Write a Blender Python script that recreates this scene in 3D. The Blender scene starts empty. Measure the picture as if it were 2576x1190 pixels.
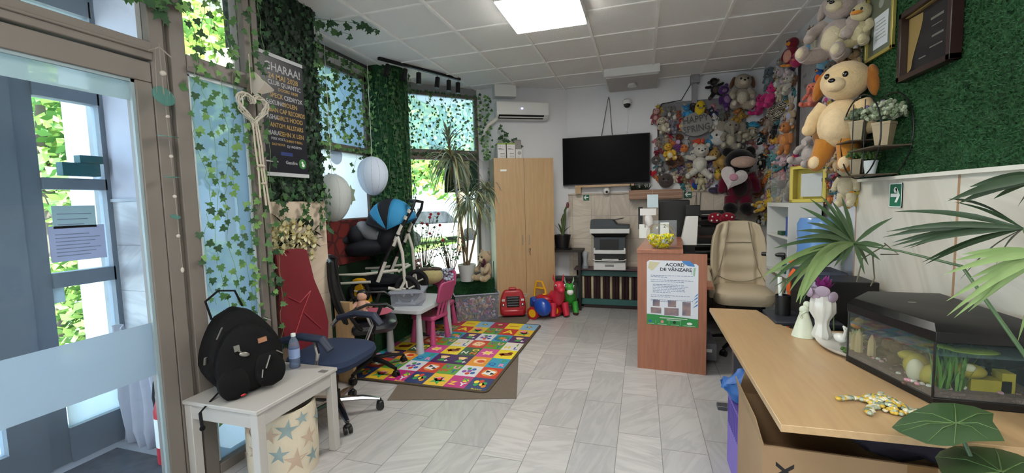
import bpy, bmesh, math, random
from mathutils import Vector, Matrix, Euler, noise

SC = bpy.context.scene
COL = SC.collection
PI = math.pi
# ------------------------------------------------------------------ camera
IW, IH, FPX = 2576.0, 1190.0, 1072.17
YAW, PIT, ROL, CZ = 0.29668, -0.07961, -0.02531, 1.55
CAM = Vector((0, 0, CZ))
_f = Vector((-math.sin(YAW) * math.cos(PIT), math.cos(YAW) * math.cos(PIT), math.sin(PIT)))
_r = Vector((math.cos(YAW), math.sin(YAW), 0))
_u = _r.cross(_f)
RIGHT = _r * math.cos(ROL) + _u * math.sin(ROL)
UP = -_r * math.sin(ROL) + _u * math.cos(ROL)
FWD = _f
cd = bpy.data.cameras.new('camera')
cd.sensor_width = 36.0
cd.lens = FPX / IW * 36.0
cd.clip_start = 0.02
cd.clip_end = 200
cam = bpy.data.objects.new('camera', cd)
COL.objects.link(cam)
m = Matrix((RIGHT, UP, -FWD)).transposed().to_4x4()
m.translation = CAM
cam.matrix_world = m
SC.camera = cam
# ------------------------------------------------------------------ colour management, world, sun
SC.view_settings.view_transform = 'Standard'
SC.view_settings.look = 'None'
SC.view_settings.gamma = 1.0
SC.view_settings.use_curve_mapping = False
SC.view_settings.exposure = 0.80
w = bpy.data.worlds.new('sky')
SC.world = w
w.use_nodes = True
nt = w.node_tree
bg = nt.nodes['Background']
sky = nt.nodes.new('ShaderNodeTexSky')
sky.sky_type = 'HOSEK_WILKIE'
sky.turbidity = 4.0
sky.ground_albedo = 0.4
sky.sun_direction = Vector((0.45, -0.25, 0.75)).normalized()
mx = nt.nodes.new('ShaderNodeMixRGB')
mx.blend_type = 'MIX'
mx.inputs[0].default_value = 0.55
mx.inputs[2].default_value = (0.85, 0.95, 1.0, 1)
nt.links.new(sky.outputs[0], mx.inputs[1])
nt.links.new(mx.outputs[0], bg.inputs[0])
bg.inputs[1].default_value = 7.5
sd = bpy.data.lights.new('sun', 'SUN')
sd.energy = 13.0
sd.angle = 0.02
sd.color = (1, 0.95, 0.86)
sun = bpy.data.objects.new('sun', sd)
COL.objects.link(sun)
sun.rotation_euler = Vector((0.55, -0.3, 0.75)).to_track_quat('Z', 'Y').to_euler()
SC.cycles.max_bounces = 8
SC.cycles.transparent_max_bounces = 24
SC.cycles.sample_clamp_indirect = 4.0
SC.cycles.caustics_reflective = False
SC.cycles.caustics_refractive = False
LAMP_FILL = 15.0      # diffusers of unseen lamps added behind the camera as fill light
LAMP_SEEN = 24.0       # diffuser of the lamp in view

# ------------------------------------------------------------------ pixel rays met with real planes
def ray(px, py):
    return RIGHT * ((px - IW / 2) / FPX) - UP * ((py - IH / 2) / FPX) + FWD
def onz(px, py, z):
    d = ray(px, py); return CAM + d * ((z - CZ) / d.z)
def onx(px, py, x):
    d = ray(px, py); return CAM + d * (x / d.x)
def ony(px, py, y):
    d = ray(px, py); return CAM + d * (y / d.y)
def onp(px, py, A, B, off=0):
    """vertical plane through the ground points A, B, moved `off` to its right-hand side"""
    n = Vector((B[1] - A[1], A[0] - B[0], 0)).normalized()
    d = ray(px, py)
    return CAM + d * ((n.x * A[0] + n.y * A[1] + off - n.dot(Vector((0, 0, 0)))) / n.dot(d))
def ppm(P):
    return FPX / (Vector(P) - CAM).dot(FWD)

# ------------------------------------------------------------------ materials
def lin(c):
    if isinstance(c, str):
        c = c.lstrip('#'); c = [int(c[i:i + 2], 16) for i in (0, 2, 4)]
    out = []
    for v in c[:3]:
        v /= 255.0
        out.append(v / 12.92 if v <= 0.04045 else ((v + 0.055) / 1.055) ** 2.4)
    return out
_M = {}
def newmat(name):
    ma = bpy.data.materials.new(name); ma.use_nodes = True
    nt = ma.node_tree; b = nt.nodes['Principled BSDF']
    return ma, nt, b
def mat(name, col, rough=0.6, metal=0.0, var=0.06, scale=12.0, bump=0.0, bscale=60.0, sheen=0.0, spec=0.4, coat=0.0, emit=None, estr=0.0):
    if name in _M: return _M[name]
    ma, nt, b = newmat(name)
    c = lin(col)
    tc = nt.nodes.new('ShaderNodeTexCoord')
    nz = nt.nodes.new('ShaderNodeTexNoise'); nz.inputs['Scale'].default_value = scale; nz.inputs['Detail'].default_value = 3
    rp = nt.nodes.new('ShaderNodeMix'); rp.data_type = 'RGBA'
    rp.inputs[6].default_value = [max(0, x * (1 - var)) for x in c] + [1]
    rp.inputs[7].default_value = [min(1, x * (1 + var)) for x in c] + [1]
    nt.links.new(tc.outputs['Object'], nz.inputs['Vector'])
    nt.links.new(nz.outputs[0], rp.inputs[0])
    nt.links.new(rp.outputs[2], b.inputs['Base Color'])
    b.inputs['Roughness'].default_value = rough
    b.inputs['Metallic'].default_value = metal
    b.inputs['Specular IOR Level'].default_value = spec
    if sheen: b.inputs['Sheen Weight'].default_value = sheen
    if coat: b.inputs['Coat Weight'].default_value = coat
    if bump:
        n2 = nt.nodes.new('ShaderNodeTexNoise'); n2.inputs['Scale'].default_value = bscale; n2.inputs['Detail'].default_value = 3
        bp = nt.nodes.new('ShaderNodeBump'); bp.inputs['Strength'].default_value = bump; bp.inputs['Distance'].default_value = 0.01
        nt.links.new(tc.outputs['Object'], n2.inputs['Vector'])
        nt.links.new(n2.outputs[0], bp.inputs['Height']); nt.links.new(bp.outputs[0], b.inputs['Normal'])
    if emit:
        b.inputs['Emission Color'].default_value = lin(emit) + [1]; b.inputs['Emission Strength'].default_value = estr
    _M[name] = ma
    return ma
def fur(col, fac=0.1):
    return mat('plush_' + col.strip('#'), col, 0.95, var=0.16, scale=30, bump=0.5, bscale=90, sheen=0.3, spec=0.1)
def plastic(col, rough=0.35):
    return mat('plastic_%s_%d' % (col.strip('#'), rough * 100), col, rough, var=0.04, spec=0.5)
def wood(name, c1, c2, scale=4.0, rough=0.45, axis=(1, 12, 12)):
    if name in _M: return _M[name]
    ma, nt, b = newmat(name)
    tc = nt.nodes.new('ShaderNodeTexCoord'); mp = nt.nodes.new('ShaderNodeMapping')
    mp.inputs['Scale'].default_value = axis
    nz = nt.nodes.new('ShaderNodeTexNoise'); nz.inputs['Scale'].default_value = scale; nz.inputs['Detail'].default_value = 6; nz.inputs['Distortion'].default_value = 0.4
    cr = nt.nodes.new('ShaderNodeValToRGB')
    cr.color_ramp.elements[0].position = 0.3; cr.color_ramp.elements[0].color = lin(c1) + [1]
    cr.color_ramp.elements[1].position = 0.7; cr.color_ramp.elements[1].color = lin(c2) + [1]
    nt.links.new(tc.outputs['Object'], mp.inputs[0]); nt.links.new(mp.outputs[0], nz.inputs['Vector'])
    nt.links.new(nz.outputs[0], cr.inputs[0]); nt.links.new(cr.outputs[0], b.inputs['Base Color'])
    b.inputs['Roughness'].default_value = rough
    _M[name] = ma
    return ma
def clear(name, col=(1, 1, 1), gloss=0.7, tint=0.0, haze=0.0, hazecol='#dfe8f0', trans=False):
    """thin clear sheet: light passes straight through, a little is mirrored, some scattered by haze"""
    if name in _M: return _M[name]
    ma = bpy.data.materials.new(name); ma.use_nodes = True
    nt = ma.node_tree; nt.nodes.clear()
    out = nt.nodes.new('ShaderNodeOutputMaterial')
    tr = nt.nodes.new('ShaderNodeBsdfTransparent'); tr.inputs[0].default_value = list(col) + [1]
    gl = nt.nodes.new('ShaderNodeBsdfGlossy'); gl.inputs['Roughness'].default_value = 0.03
    fr = nt.nodes.new('ShaderNodeFresnel'); fr.inputs[0].default_value = 1.35
    ml = nt.nodes.new('ShaderNodeMath'); ml.operation = 'MULTIPLY'; ml.inputs[1].default_value = gloss
    nt.links.new(fr.outputs[0], ml.inputs[0])
    mx = nt.nodes.new('ShaderNodeMixShader')
    nt.links.new(ml.outputs[0], mx.inputs[0]); nt.links.new(tr.outputs[0], mx.inputs[1]); nt.links.new(gl.outputs[0], mx.inputs[2])
    last = mx
    if haze:
        df = nt.nodes.new('ShaderNodeBsdfDiffuse'); df.inputs[0].default_value = lin(hazecol) + [1]
        src = df
        if trans:
            tl = nt.nodes.new('ShaderNodeBsdfTranslucent'); tl.inputs[0].default_value = lin(hazecol) + [1]
            m3 = nt.nodes.new('ShaderNodeMixShader'); m3.inputs[0].default_value = 0.65
            nt.links.new(df.outputs[0], m3.inputs[1]); nt.links.new(tl.outputs[0], m3.inputs[2]); src = m3
        nz = nt.nodes.new('ShaderNodeTexNoise'); nz.inputs['Scale'].default_value = 2.5
        tc = nt.nodes.new('ShaderNodeTexCoord'); nt.links.new(tc.outputs['Object'], nz.inputs['Vector'])
        mr = nt.nodes.new('ShaderNodeMapRange'); mr.inputs[3].default_value = haze * 0.92; mr.inputs[4].default_value = min(1, haze * 1.08)
        nt.links.new(nz.outputs[0], mr.inputs[0])
        m2 = nt.nodes.new('ShaderNodeMixShader')
        nt.links.new(mr.outputs[0], m2.inputs[0]); nt.links.new(mx.outputs[0], m2.inputs[1]); nt.links.new(src.outputs[0], m2.inputs[2])
        last = m2
    nt.links.new(last.outputs[0], out.inputs[0])
    _M[name] = ma
    return ma

# ------------------------------------------------------------------ mesh builder
class MB:
    def __init__(s): s.v = []; s.f = []; s.mi = []; s.cur = 0
    def add(s, vs, fs):
        o = len(s.v)
        s.v += [tuple(v) for v in vs]
        s.f += [tuple(i + o for i in f) for f in fs]
        s.mi += [s.cur] * len(fs)
        return s
    def m(s, i): s.cur = i; return s
    def box(s, lo, hi, rz=0, pivot=None, M=None):
        x0, y0, z0 = lo; x1, y1, z1 = hi
        vs = [Vector(p) for p in ((x0, y0, z0), (x1, y0, z0), (x1, y1, z0), (x0, y1, z0), (x0, y0, z1), (x1, y0, z1), (x1, y1, z1), (x0, y1, z1))]
        if rz:
            c = Vector(pivot) if pivot else Vector(((x0 + x1) / 2, (y0 + y1) / 2, 0))
            c.z = 0
            R = Matrix.Rotation(rz, 3, 'Z'); vs = [R @ (v - c) + c for v in vs]
        if M: vs = [M @ v for v in vs]
        return s.add(vs, [(0, 3, 2, 1), (4, 5, 6, 7), (0, 1, 5, 4), (1, 2, 6, 5), (2, 3, 7, 6), (3, 0, 4, 7)])
    def cb(s, c, size, M=None, rz=0):
        c = Vector(c); h = Vector(size) / 2
        return s.box(c - h, c + h, rz=rz, M=M)
    def ring(s, pts): pass
    def tube(s, pts, r, n=8, cap=True, flat=1.0):
        pts = [Vector(p) for p in pts]
        if not isinstance(r, (list, tuple)): r = [r] * len(pts)
        vs = []; fs = []
        prev = None
        for i, p in enumerate(pts):
            if i == 0: d = pts[1] - pts[0]
            elif i == len(pts) - 1: d = pts[-1] - pts[-2]
            else: d = (pts[i + 1] - pts[i]).normalized() + (pts[i] - pts[i - 1]).normalized()
            if d.length < 1e-9: d = Vector((0, 0, 1))
            d.normalize()
            if prev is None:
                a = Vector((0, 0, 1)) if abs(d.z) < 0.9 else Vector((1, 0, 0))
                x = d.cross(a).normalized()
            else:
                x = prev - d * prev.dot(d)
                x = x.normalized() if x.length > 1e-6 else d.orthogonal().normalized()
            prev = x; y = d.cross(x)
            for k in range(n):
                t = 2 * PI * k / n
                vs.append(p + x * (math.cos(t) * r[i]) + y * (math.sin(t) * r[i] * flat))
        for i in range(len(pts) - 1):
            for k in range(n):
                a = i * n + k; b = i * n + (k + 1) % n
                fs.append((a, b, b + n, a + n))
        if cap:
            fs.append(tuple(range(n - 1, -1, -1))); fs.append(tuple(range((len(pts) - 1) * n, len(pts) * n)))
        return s.add(vs, fs)
    def cyl(s, c, r, z0, z1, n=24, r1=None):
        return s.tube([(c[0], c[1], z0), (c[0], c[1], z1)], [r, r if r1 is None else r1], n)
    def ell(s, c, rad, R=None, nu=14, nv=9):
        c = Vector(c); vs = []; fs = []
        if not isinstance(rad, (tuple, list)): rad = (rad,) * 3
        for j in range(1, nv):
            ph = PI * j / nv
            for i in range(nu):
                th = 2 * PI * i / nu
                v = Vector((math.sin(ph) * math.cos(th) * rad[0], math.sin(ph) * math.sin(th) * rad[1], math.cos(ph) * rad[2]))
                if R: v = R @ v
                vs.append(c + v)
        t = Vector((0, 0, rad[2])); bt = Vector((0, 0, -rad[2]))
        if R: t = R @ t; bt = R @ bt
        vs += [c + t, c + bt]; T = len(vs) - 2; B = T + 1
        for j in range(nv - 2):
            for i in range(nu):
                a = j * nu + i; b = j * nu + (i + 1) % nu
                fs.append((a, a + nu, b + nu, b))
        for i in range(nu):
            fs.append((T, i, (i + 1) % nu)); k = (nv - 2) * nu
            fs.append((B, k + (i + 1) % nu, k + i))
        return s.add(vs, fs)
    def lathe(s, c, prof, n=28, cap=False, sx=1, sy=1):
        vs = []; fs = []
        for r, z in prof:
            for k in range(n):
                t = 2 * PI * k / n
                vs.append((c[0] + math.cos(t) * r * sx, c[1] + math.sin(t) * r * sy, c[2] + z))
        for i in range(len(prof) - 1):
            for k in range(n):
                a = i * n + k; b = i * n + (k + 1) % n
                fs.append((a, b, b + n, a + n))
        if cap:
            fs.append(tuple(range(n - 1, -1, -1))); fs.append(tuple(range((len(prof) - 1) * n, len(prof) * n)))
        return s.add(vs, fs)
    def prism(s, poly, z0, z1):
        n = len(poly)
        vs = [(p[0], p[1], z0) for p in poly] + [(p[0], p[1], z1) for p in poly]
        fs = [tuple(range(n - 1, -1, -1)), tuple(range(n, 2 * n))] + [(i, (i + 1) % n, n + (i + 1) % n, n + i) for i in range(n)]
        return s.add(vs, fs)
    def poly(s, pts): return s.add(pts, [tuple(range(len(pts)))])
    def slab(s, pts, off):
        """thick plate: polygon `pts` in 3D, extruded by vector off"""
        pts = [Vector(p) for p in pts]; off = Vector(off); n = len(pts)
        vs = pts + [p + off for p in pts]
        fs = [tuple(range(n - 1, -1, -1)), tuple(range(n, 2 * n))] + [(i, (i + 1) % n, n + (i + 1) % n, n + i) for i in range(n)]
        return s.add(vs, fs)
    def xf(s, M, start=0):
        s.v[start:] = [tuple(M @ Vector(v)) for v in s.v[start:]]; return s
    def mk(s, name, mats, smooth=40):
        me = bpy.data.meshes.new(name)
        me.from_pydata(s.v, [], s.f); me.update()
        if not isinstance(mats, (list, tuple)): mats = [mats]
        for a in mats: me.materials.append(a)
        me.polygons.foreach_set('material_index', [min(i, len(mats) - 1) for i in s.mi])
        if smooth:
            me.polygons.foreach_set('use_smooth', [True] * len(me.polygons))
            me.set_sharp_from_angle(angle=math.radians(smooth))
        return me

def tag(o, label=None, cat=None, group=None, kind=None):
    if label: o['label'] = label
    if cat: o['category'] = cat
    if group: o['group'] = group
    if kind: o['kind'] = kind
    return o
def thing(name, label, cat, loc=(0, 0, 0), rz=0, group=None):
    o = bpy.data.objects.new(name, None); o.empty_display_size = 0.05
    COL.objects.link(o); o.location = loc
    if isinstance(rz, Matrix):
        o.rotation_euler = rz.to_euler()
    else: o.rotation_euler = (0, 0, rz)
    return tag(o, label, cat, group)
def wmat(o):
    M = Matrix.Translation(o.location) @ o.rotation_euler.to_matrix().to_4x4()
    if o.scale != Vector((1, 1, 1)): M = M @ Matrix.Diagonal(o.scale).to_4x4()
    return wmat(o.parent) @ M if o.parent else M
def part(name, mb, mats, parent=None, smooth=40, bevel=0, world=False, segs=2, label=None, sub=0):
    if world and parent: mb.xf(wmat(parent).inverted())
    o = bpy.data.objects.new(name, mb.mk(name, mats, smooth)); COL.objects.link(o)
    if parent: o.parent = parent
    if bevel:
        b = o.modifiers.new('bevel', 'BEVEL'); b.width = bevel; b.segments = segs; b.limit_method = 'ANGLE'; b.angle_limit = math.radians(40)
        b.harden_normals = False
    if sub:
        b = o.modifiers.new('sub', 'SUBSURF'); b.levels = sub; b.render_levels = sub
    if label: o['label'] = label
    return o
def single(name, mb, mats, label, cat, group=None, **k):
    """a thing that is one mesh: origin moved to its base centre"""
    c = [sum(v[i] for v in mb.v) / len(mb.v) for i in range(3)]; c[2] = min(v[2] for v in mb.v)
    mb.xf(Matrix.Translation(-Vector(c)))
    o = part(name, mb, mats, **k); o.location = c
    return tag(o, label, cat, group)
def struct(name, mb, mats, **k):
    return tag(part(name, mb, mats, **k), kind='structure')
def crumple(mb, amp, fr, seed=0):
    for i, v in enumerate(mb.v):
        v = Vector(v); mb.v[i] = tuple(v + Vector(noise.noise_vector(v * fr + Vector((seed, seed * 2, 0)))) * amp + Vector(noise.noise_vector(v * fr * 2.7)) * amp * .45)
    return mb
def copytree(o, loc, rz=None, label=None, parent=None):
    c = o.copy(); COL.objects.link(c)
    if parent: c.parent = parent
    else:
        c.location = loc
        if rz is not None: c.rotation_euler = (0, 0, rz)
        if label: c['label'] = label
    for ch in list(o.children):
        if ch != c: copytree(ch, None, parent=c)
    return c
def frame(o, xdir, ydir, zdir=None):
    """matrix with origin o and given local axes"""
    x = Vector(xdir).normalized(); y = Vector(ydir).normalized(); z = x.cross(y) if zdir is None else Vector(zdir)
    M = Matrix((x, y, z)).transposed().to_4x4(); M.translation = Vector(o); return M
_TX = {}
def text(mb, s, M, size, ext=0.0005, align='CENTER', sx=1.0, bold=0.0):
    """lettering laid in the local XY plane of M, centred on the origin"""
    key = (s, align, bold)
    if key not in _TX:
        cu = bpy.data.curves.new('t', 'FONT'); cu.body = s; cu.size = 1.0; cu.align_x = align; cu.align_y = 'CENTER'
        cu.extrude = 0.02; cu.resolution_u = 2; cu.offset = bold
        ob = bpy.data.objects.new('t', cu); COL.objects.link(ob)
        dg = bpy.context.evaluated_depsgraph_get()
        me = bpy.data.meshes.new_from_object(ob.evaluated_get(dg))
        _TX[key] = ([v.co.copy() for v in me.vertices], [tuple(p.vertices) for p in me.polygons])
        bpy.data.objects.remove(ob); bpy.data.curves.remove(cu); bpy.data.meshes.remove(me)
    vs, fs = _TX[key]
    mb.add([M @ Vector((v.x * size * sx, v.y * size, v.z * ext / 0.02)) for v in vs], fs)
    return mb
def rect(mb, M, x0, y0, x1, y1, t=0.001):
    vs = [M @ Vector(p) for p in ((x0, y0, 0), (x1, y0, 0), (x1, y1, 0), (x0, y1, 0), (x0, y0, t), (x1, y0, t), (x1, y1, t), (x0, y1, t))]
    return mb.add(vs, [(0, 3, 2, 1), (4, 5, 6, 7), (0, 1, 5, 4), (1, 2, 6, 5), (2, 3, 7, 6), (3, 0, 4, 7)])
def disc(mb, M, cx, cy, r, n=16, t=0.001, ry=None):
    ry = ry or r
    vs = [M @ Vector((cx + r * math.cos(2 * PI * k / n), cy + ry * math.sin(2 * PI * k / n), t)) for k in range(n)]
    return mb.add(vs, [tuple(range(n))])
def flatpoly(mb, M, pts, t=0.001):
    return mb.add([M @ Vector((p[0], p[1], t)) for p in pts], [tuple(range(len(pts)))])
rnd = random.Random(7)
# ------------------------------------------------------------------ tiled stone
def tilemat(name, U, V, wu, wv, u0, v0, c1, c2, vein, grout, rough=0.3, stag=0.0, g=0.004, vs=1.0, uonly=False):
    ma, nt, b = newmat(name)
    N = nt.nodes.new; L = nt.links.new
    def M(op, a, bb=None, c=None):
        n = N('ShaderNodeMath'); n.operation = op
        for i, x in enumerate((a, bb, c)):
            if x is None: continue
            if isinstance(x, (int, float)): n.inputs[i].default_value = x
            else: L(x, n.inputs[i])
        return n.outputs[0]
    def VM(op, a, bb=None, out=0):
        n = N('ShaderNodeVectorMath'); n.operation = op
        for i, x in enumerate((a, bb)):
            if x is None: continue
            if isinstance(x, (tuple, list)): n.inputs[i].default_value = x
            else: L(x, n.inputs[i])
        return n.outputs[out]
    tc = N('ShaderNodeTexCoord').outputs['Object']
    u = M('DIVIDE', M('SUBTRACT', VM('DOT_PRODUCT', tc, U, 1), u0), wu)
    v = M('DIVIDE', M('SUBTRACT', VM('DOT_PRODUCT', tc, V, 1), v0), wv)
    cu = M('FLOOR', u)
    if stag:
        w1 = N('ShaderNodeTexWhiteNoise'); w1.noise_dimensions = '1D'; L(cu, w1.inputs['W'])
        v = M('ADD', v, M('MULTIPLY', w1.outputs[0], stag))
    cv = M('FLOOR', v)
    cmb = N('ShaderNodeCombineXYZ'); L(cu, cmb.inputs[0]); L(cv, cmb.inputs[1])
    wn = N('ShaderNodeTexWhiteNoise'); wn.noise_dimensions = '3D'; L(cmb.outputs[0], wn.inputs['Vector'])
    rv = wn.outputs[0]
    # veins: stretched noise in a direction chosen per slab
    ang = M('ADD', M('MULTIPLY', rv, 2.4), -0.4)
    du = M('FRACT', u); dv = M('FRACT', v)
    gu = M('LESS_THAN', M('MINIMUM', du, M('SUBTRACT', 1.0, du)), g / wu)
    gv = M('LESS_THAN', M('MINIMUM', dv, M('SUBTRACT', 1.0, dv)), g / wv)
    gr = M('MAXIMUM', gu, gv)
    pu = M('MULTIPLY', u, wu); pv = M('MULTIPLY', v, wv)
    ca = M('COSINE', ang); sa = M('SINE', ang)
    a = M('ADD', M('MULTIPLY', pu, ca), M('MULTIPLY', pv, sa))
    c = M('SUBTRACT', M('MULTIPLY', pv, ca), M('MULTIPLY', pu, sa))
    cc = N('ShaderNodeCombineXYZ'); L(M('MULTIPLY', a, 2.0 * vs), cc.inputs[0]); L(M('MULTIPLY', c, 12.0 * vs), cc.inputs[1]); L(M('MULTIPLY', rv, 50), cc.inputs[2])
    n1 = N('ShaderNodeTexNoise'); n1.inputs['Scale'].default_value = 1.0; n1.inputs['Detail'].default_value = 5; n1.inputs['Distortion'].default_value = 0.7
    L(cc.outputs[0], n1.inputs['Vector'])
    cr = N('ShaderNodeValToRGB'); e = cr.color_ramp.elements
    e[0].position = 0.40; e[0].color = (0, 0, 0, 1); e[1].position = 0.62; e[1].color = (0, 0, 0, 1)
    k = cr.color_ramp.elements.new(0.5); k.color = (1, 1, 1, 1)
    L(n1.outputs[0], cr.inputs[0])
    base = N('ShaderNodeMix'); base.data_type = 'RGBA'; base.inputs[6].default_value = lin(c1) + [1]; base.inputs[7].default_value = lin(c2) + [1]
    L(rv, base.inputs[0])
    n2 = N('ShaderNodeTexNoise'); n2.inputs['Scale'].default_value = 3.0; n2.inputs['Detail'].default_value = 4; L(tc, n2.inputs['Vector'])
    ve = N('ShaderNodeMix'); ve.data_type = 'RGBA'; ve.inputs[7].default_value = lin(vein) + [1]
    L(M('MULTIPLY', M('MULTIPLY', cr.outputs[0], 0.75), n2.outputs[0]), ve.inputs[0]); L(base.outputs[2], ve.inputs[6])
    fn = N('ShaderNodeMix'); fn.data_type = 'RGBA'; fn.inputs[7].default_value = lin(grout) + [1]
    L(M('MULTIPLY', gr, 0.8), fn.inputs[0]); L(ve.outputs[2], fn.inputs[6]); L(fn.outputs[2], b.inputs['Base Color'])
    b.inputs['Roughness'].default_value = rough
    return ma
FLOOR = tilemat('marble_floor', (1, 0, 0), (0, 1, 0), 0.268, 0.6, -0.42, 0.08, '#c2c0be', '#a8a7a7', '#8e8c8e', '#67635f', 0.32, stag=3.0, g=0.0022)
MARB_B = tilemat('marble_wall_back', (1, 0, 0), (0, 0, 1), 0.272, 0.33, -1.25, 0.005, '#cfc4b4', '#c2b6a6', '#a09080', '#93887c', 0.3, g=0.003)
MARB_L = tilemat('marble_pillar', (0.7, 0.7, 0), (0, 0, 1), 0.36, 0.41, -0.03, 0.0, '#d3c3b0', '#c9b9a6', '#b09d88', '#9b8d7c', 0.35, g=0.002, vs=.5)
MARB_R = tilemat('marble_right', (0, 1, 0), (0, 0, 1), 1.02, 3.3, 2.6, -0.01, '#d6d1c5', '#cbc6ba', '#b0a898', '#9a6a3c', 0.3, g=0.009, vs=0.5)
MARB_V = tilemat('marble_vestibule', (1, 0, 0), (0, 0, 1), 0.45, 0.31, -2.6, 0.09, '#c9cbd0', '#babcc2', '#9a9ca4', '#8e9098', 0.4, g=0.003)
PLASTER = mat('white_plaster', '#dcdde1', 0.85, var=0.03, scale=3, bump=0.15, bscale=40)
CEILM = mat('ceiling_board', '#e8e7e5', 0.9, var=0.03, scale=2, bump=0.5, bscale=140)
FRAMEM = mat('painted_frame', '#756e68', 0.5, var=0.05, scale=5)
FRAMED = mat('painted_frame_grey', '#7c8692', 0.55, var=0.06, scale=5)
DARK = mat('dark_void', '#17191a', 0.8)
BLACK = mat('black_plastic', '#141416', 0.45, var=0.1)
BLACKM = mat('black_metal', '#1b1b1d', 0.4, metal=0.3)
WHITE = mat('white_plastic', '#dcdcda', 0.4, var=0.02)
CHROME = mat('chrome', '#c8c8ca', 0.18, metal=1.0)
BEECH = wood('beech_laminate', '#ab8c66', '#b69972', 3, 0.4, (14, 14, 1))
TABLEW = wood('desk_laminate', '#a98b66', '#b39670', 3, 0.32, (12, 1, 12))
CHERRY = wood('cherry_laminate', '#96604a', '#a56e54', 3, 0.35, (14, 14, 1))
GLASS = clear('window_glass', (0.97, 1, 1))
HC = 3.17
# floor and ceiling
struct('floor', MB().poly([(-2.5, -3, 0), (1.75, -3, 0), (1.75, 6.5, 0), (-3.3, 6.5, 0), (-3.3, 2.4, 0), (-2.5, 2.4, 0)]), FLOOR)
vwall('wall_window_side', (-2.27, 5.84), (-2.10, 6.02), 0, HC, FRAMEM, th=0.1) if 0 else None
struct('floor_vestibule', MB().box((-3.9, -3, -0.12), (-2.5, 2.0, -0.001)), mat('vestibule_floor', '#b9bcc4', 0.4, var=0.08, scale=3))
struct('ceiling', MB().box((-3.3, -3, HC), (1.75, 6.5, HC + 0.12)), CEILM)
g = MB()
for k in range(-6, 4):
    x = 0.134 + 0.601 * k
    if -3.15 < x < 1.48: g.box((x - 0.013, -3, HC - 0.012), (x + 0.013, 6.3, HC + 0.004))
for k in range(-12, 4):
    y = 4.42 + 0.6 * k
    g.box((-3.1, y - 0.009, HC - 0.009), (1.48, y + 0.009, HC + 0.004))
struct('ceiling_grid', g, mat('ceiling_tbar', '#f2f1ee', 0.6))
# back wall, angled wall with the air conditioner, return
def vwall(name, A, B, z0, z1, mats, th=0.12, off=0.0):
    A = Vector((A[0], A[1], 0)); B = Vector((B[0], B[1], 0)); n = Vector((B.y - A.y, A.x - B.x, 0)).normalized()
    p = [A + n * off, B + n * off, B + n * (off - th), A + n * (off - th)]
    return struct(name, MB().prism([(q.x, q.y) for q in p], z0, z1), mats)
vwall('wall_back', (-1.04, 6.31), (1.75, 6.31), 1.64, HC, PLASTER)
vwall('wall_back_marble', (-1.04, 6.31), (1.75, 6.31), 0, 1.64, MARB_B, off=0.012)
struct('trim_1', MB().box((-1.04, 6.27, 1.635), (1.5, 6.31, 1.655)), mat('stone_trim', '#b5ab9d', 0.5))
WA, WB = (-1.95, 5.80), (-1.04, 6.31)
vwall('wall_angled', WA, WB, 0, HC, PLASTER)
vwall('wall_return', (-2.24, 5.87), (-1.95, 5.80), 0, HC, PLASTER, th=0.1)
# right: plush wall, marble and turf wall
struct('wall_right_rear', MB().box((1.5, 3.5, 0), (1.62, 6.4, HC)), mat('right_plaster', '#d0d1d4', 0.85, var=0.04, scale=3))
struct('wall_right_marble', MB().box((1.46, -3, 0), (1.6, 3.63, 1.63)), MARB_R)
struct('trim_2', MB().box((1.435, -3, 1.63), (1.6, 3.66, 1.65)), mat('marble_ledge', '#d9d5cb', 0.35))
def turfmat(name, c1, c2, c3, sc=90):
    ma, nt, b = newmat(name); N = nt.nodes.new; L = nt.links.new
    tc = N('ShaderNodeTexCoord').outputs['Object']
    v = N('ShaderNodeTexVoronoi'); v.inputs['Scale'].default_value = sc; L(tc, v.inputs['Vector'])
    nz = N('ShaderNodeTexNoise'); nz.inputs['Scale'].default_value = sc * 0.7; nz.inputs['Detail'].default_value = 4; nz.inputs['Distortion'].default_value = 1.5; L(tc, nz.inputs['Vector'])
    n3 = N('ShaderNodeTexNoise'); n3.inputs['Scale'].default_value = 5; L(tc, n3.inputs['Vector'])
    cr = N('ShaderNodeValToRGB'); e = cr.color_ramp.elements
    e[0].position = 0.32; e[0].color = lin(c1) + [1]; e[1].position = 0.72; e[1].color = lin(c3) + [1]
    k = e.new(0.52); k.color = lin(c2) + [1]
    ad = N('ShaderNodeMath'); ad.operation = 'MULTIPLY_ADD'; ad.inputs[1].default_value = 0.3; L(n3.outputs[0], ad.inputs[0]); 
    sb = N('ShaderNodeMath'); sb.operation = 'SUBTRACT'; L(nz.outputs[0], sb.inputs[0]); sb.inputs[1].default_value = 0.15
    L(sb.outputs[0], ad.inputs[2]); L(ad.outputs[0], cr.inputs[0]); L(cr.outputs[0], b.inputs['Base Color'])
    bp = N('ShaderNodeBump'); bp.inputs['Strength'].default_value = 1.0; bp.inputs['Distance'].default_value = 0.02
    L(nz.outputs[0], bp.inputs['Height']); L(bp.outputs[0], b.inputs['Normal']); b.inputs['Roughness'].default_value = 0.75
    b.inputs['Specular IOR Level'].default_value = 0.25
    return ma
TURF = turfmat('artificial_turf', '#16311c', '#26502c', '#3c6e42')
TURFD = turfmat('dark_turf', '#0f2a1a', '#1d4a2a', '#2f6c3e')
struct('wall_right', MB().box((1.49, -3, 1.65), (1.6, 3.60, HC)), PLASTER)
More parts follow.
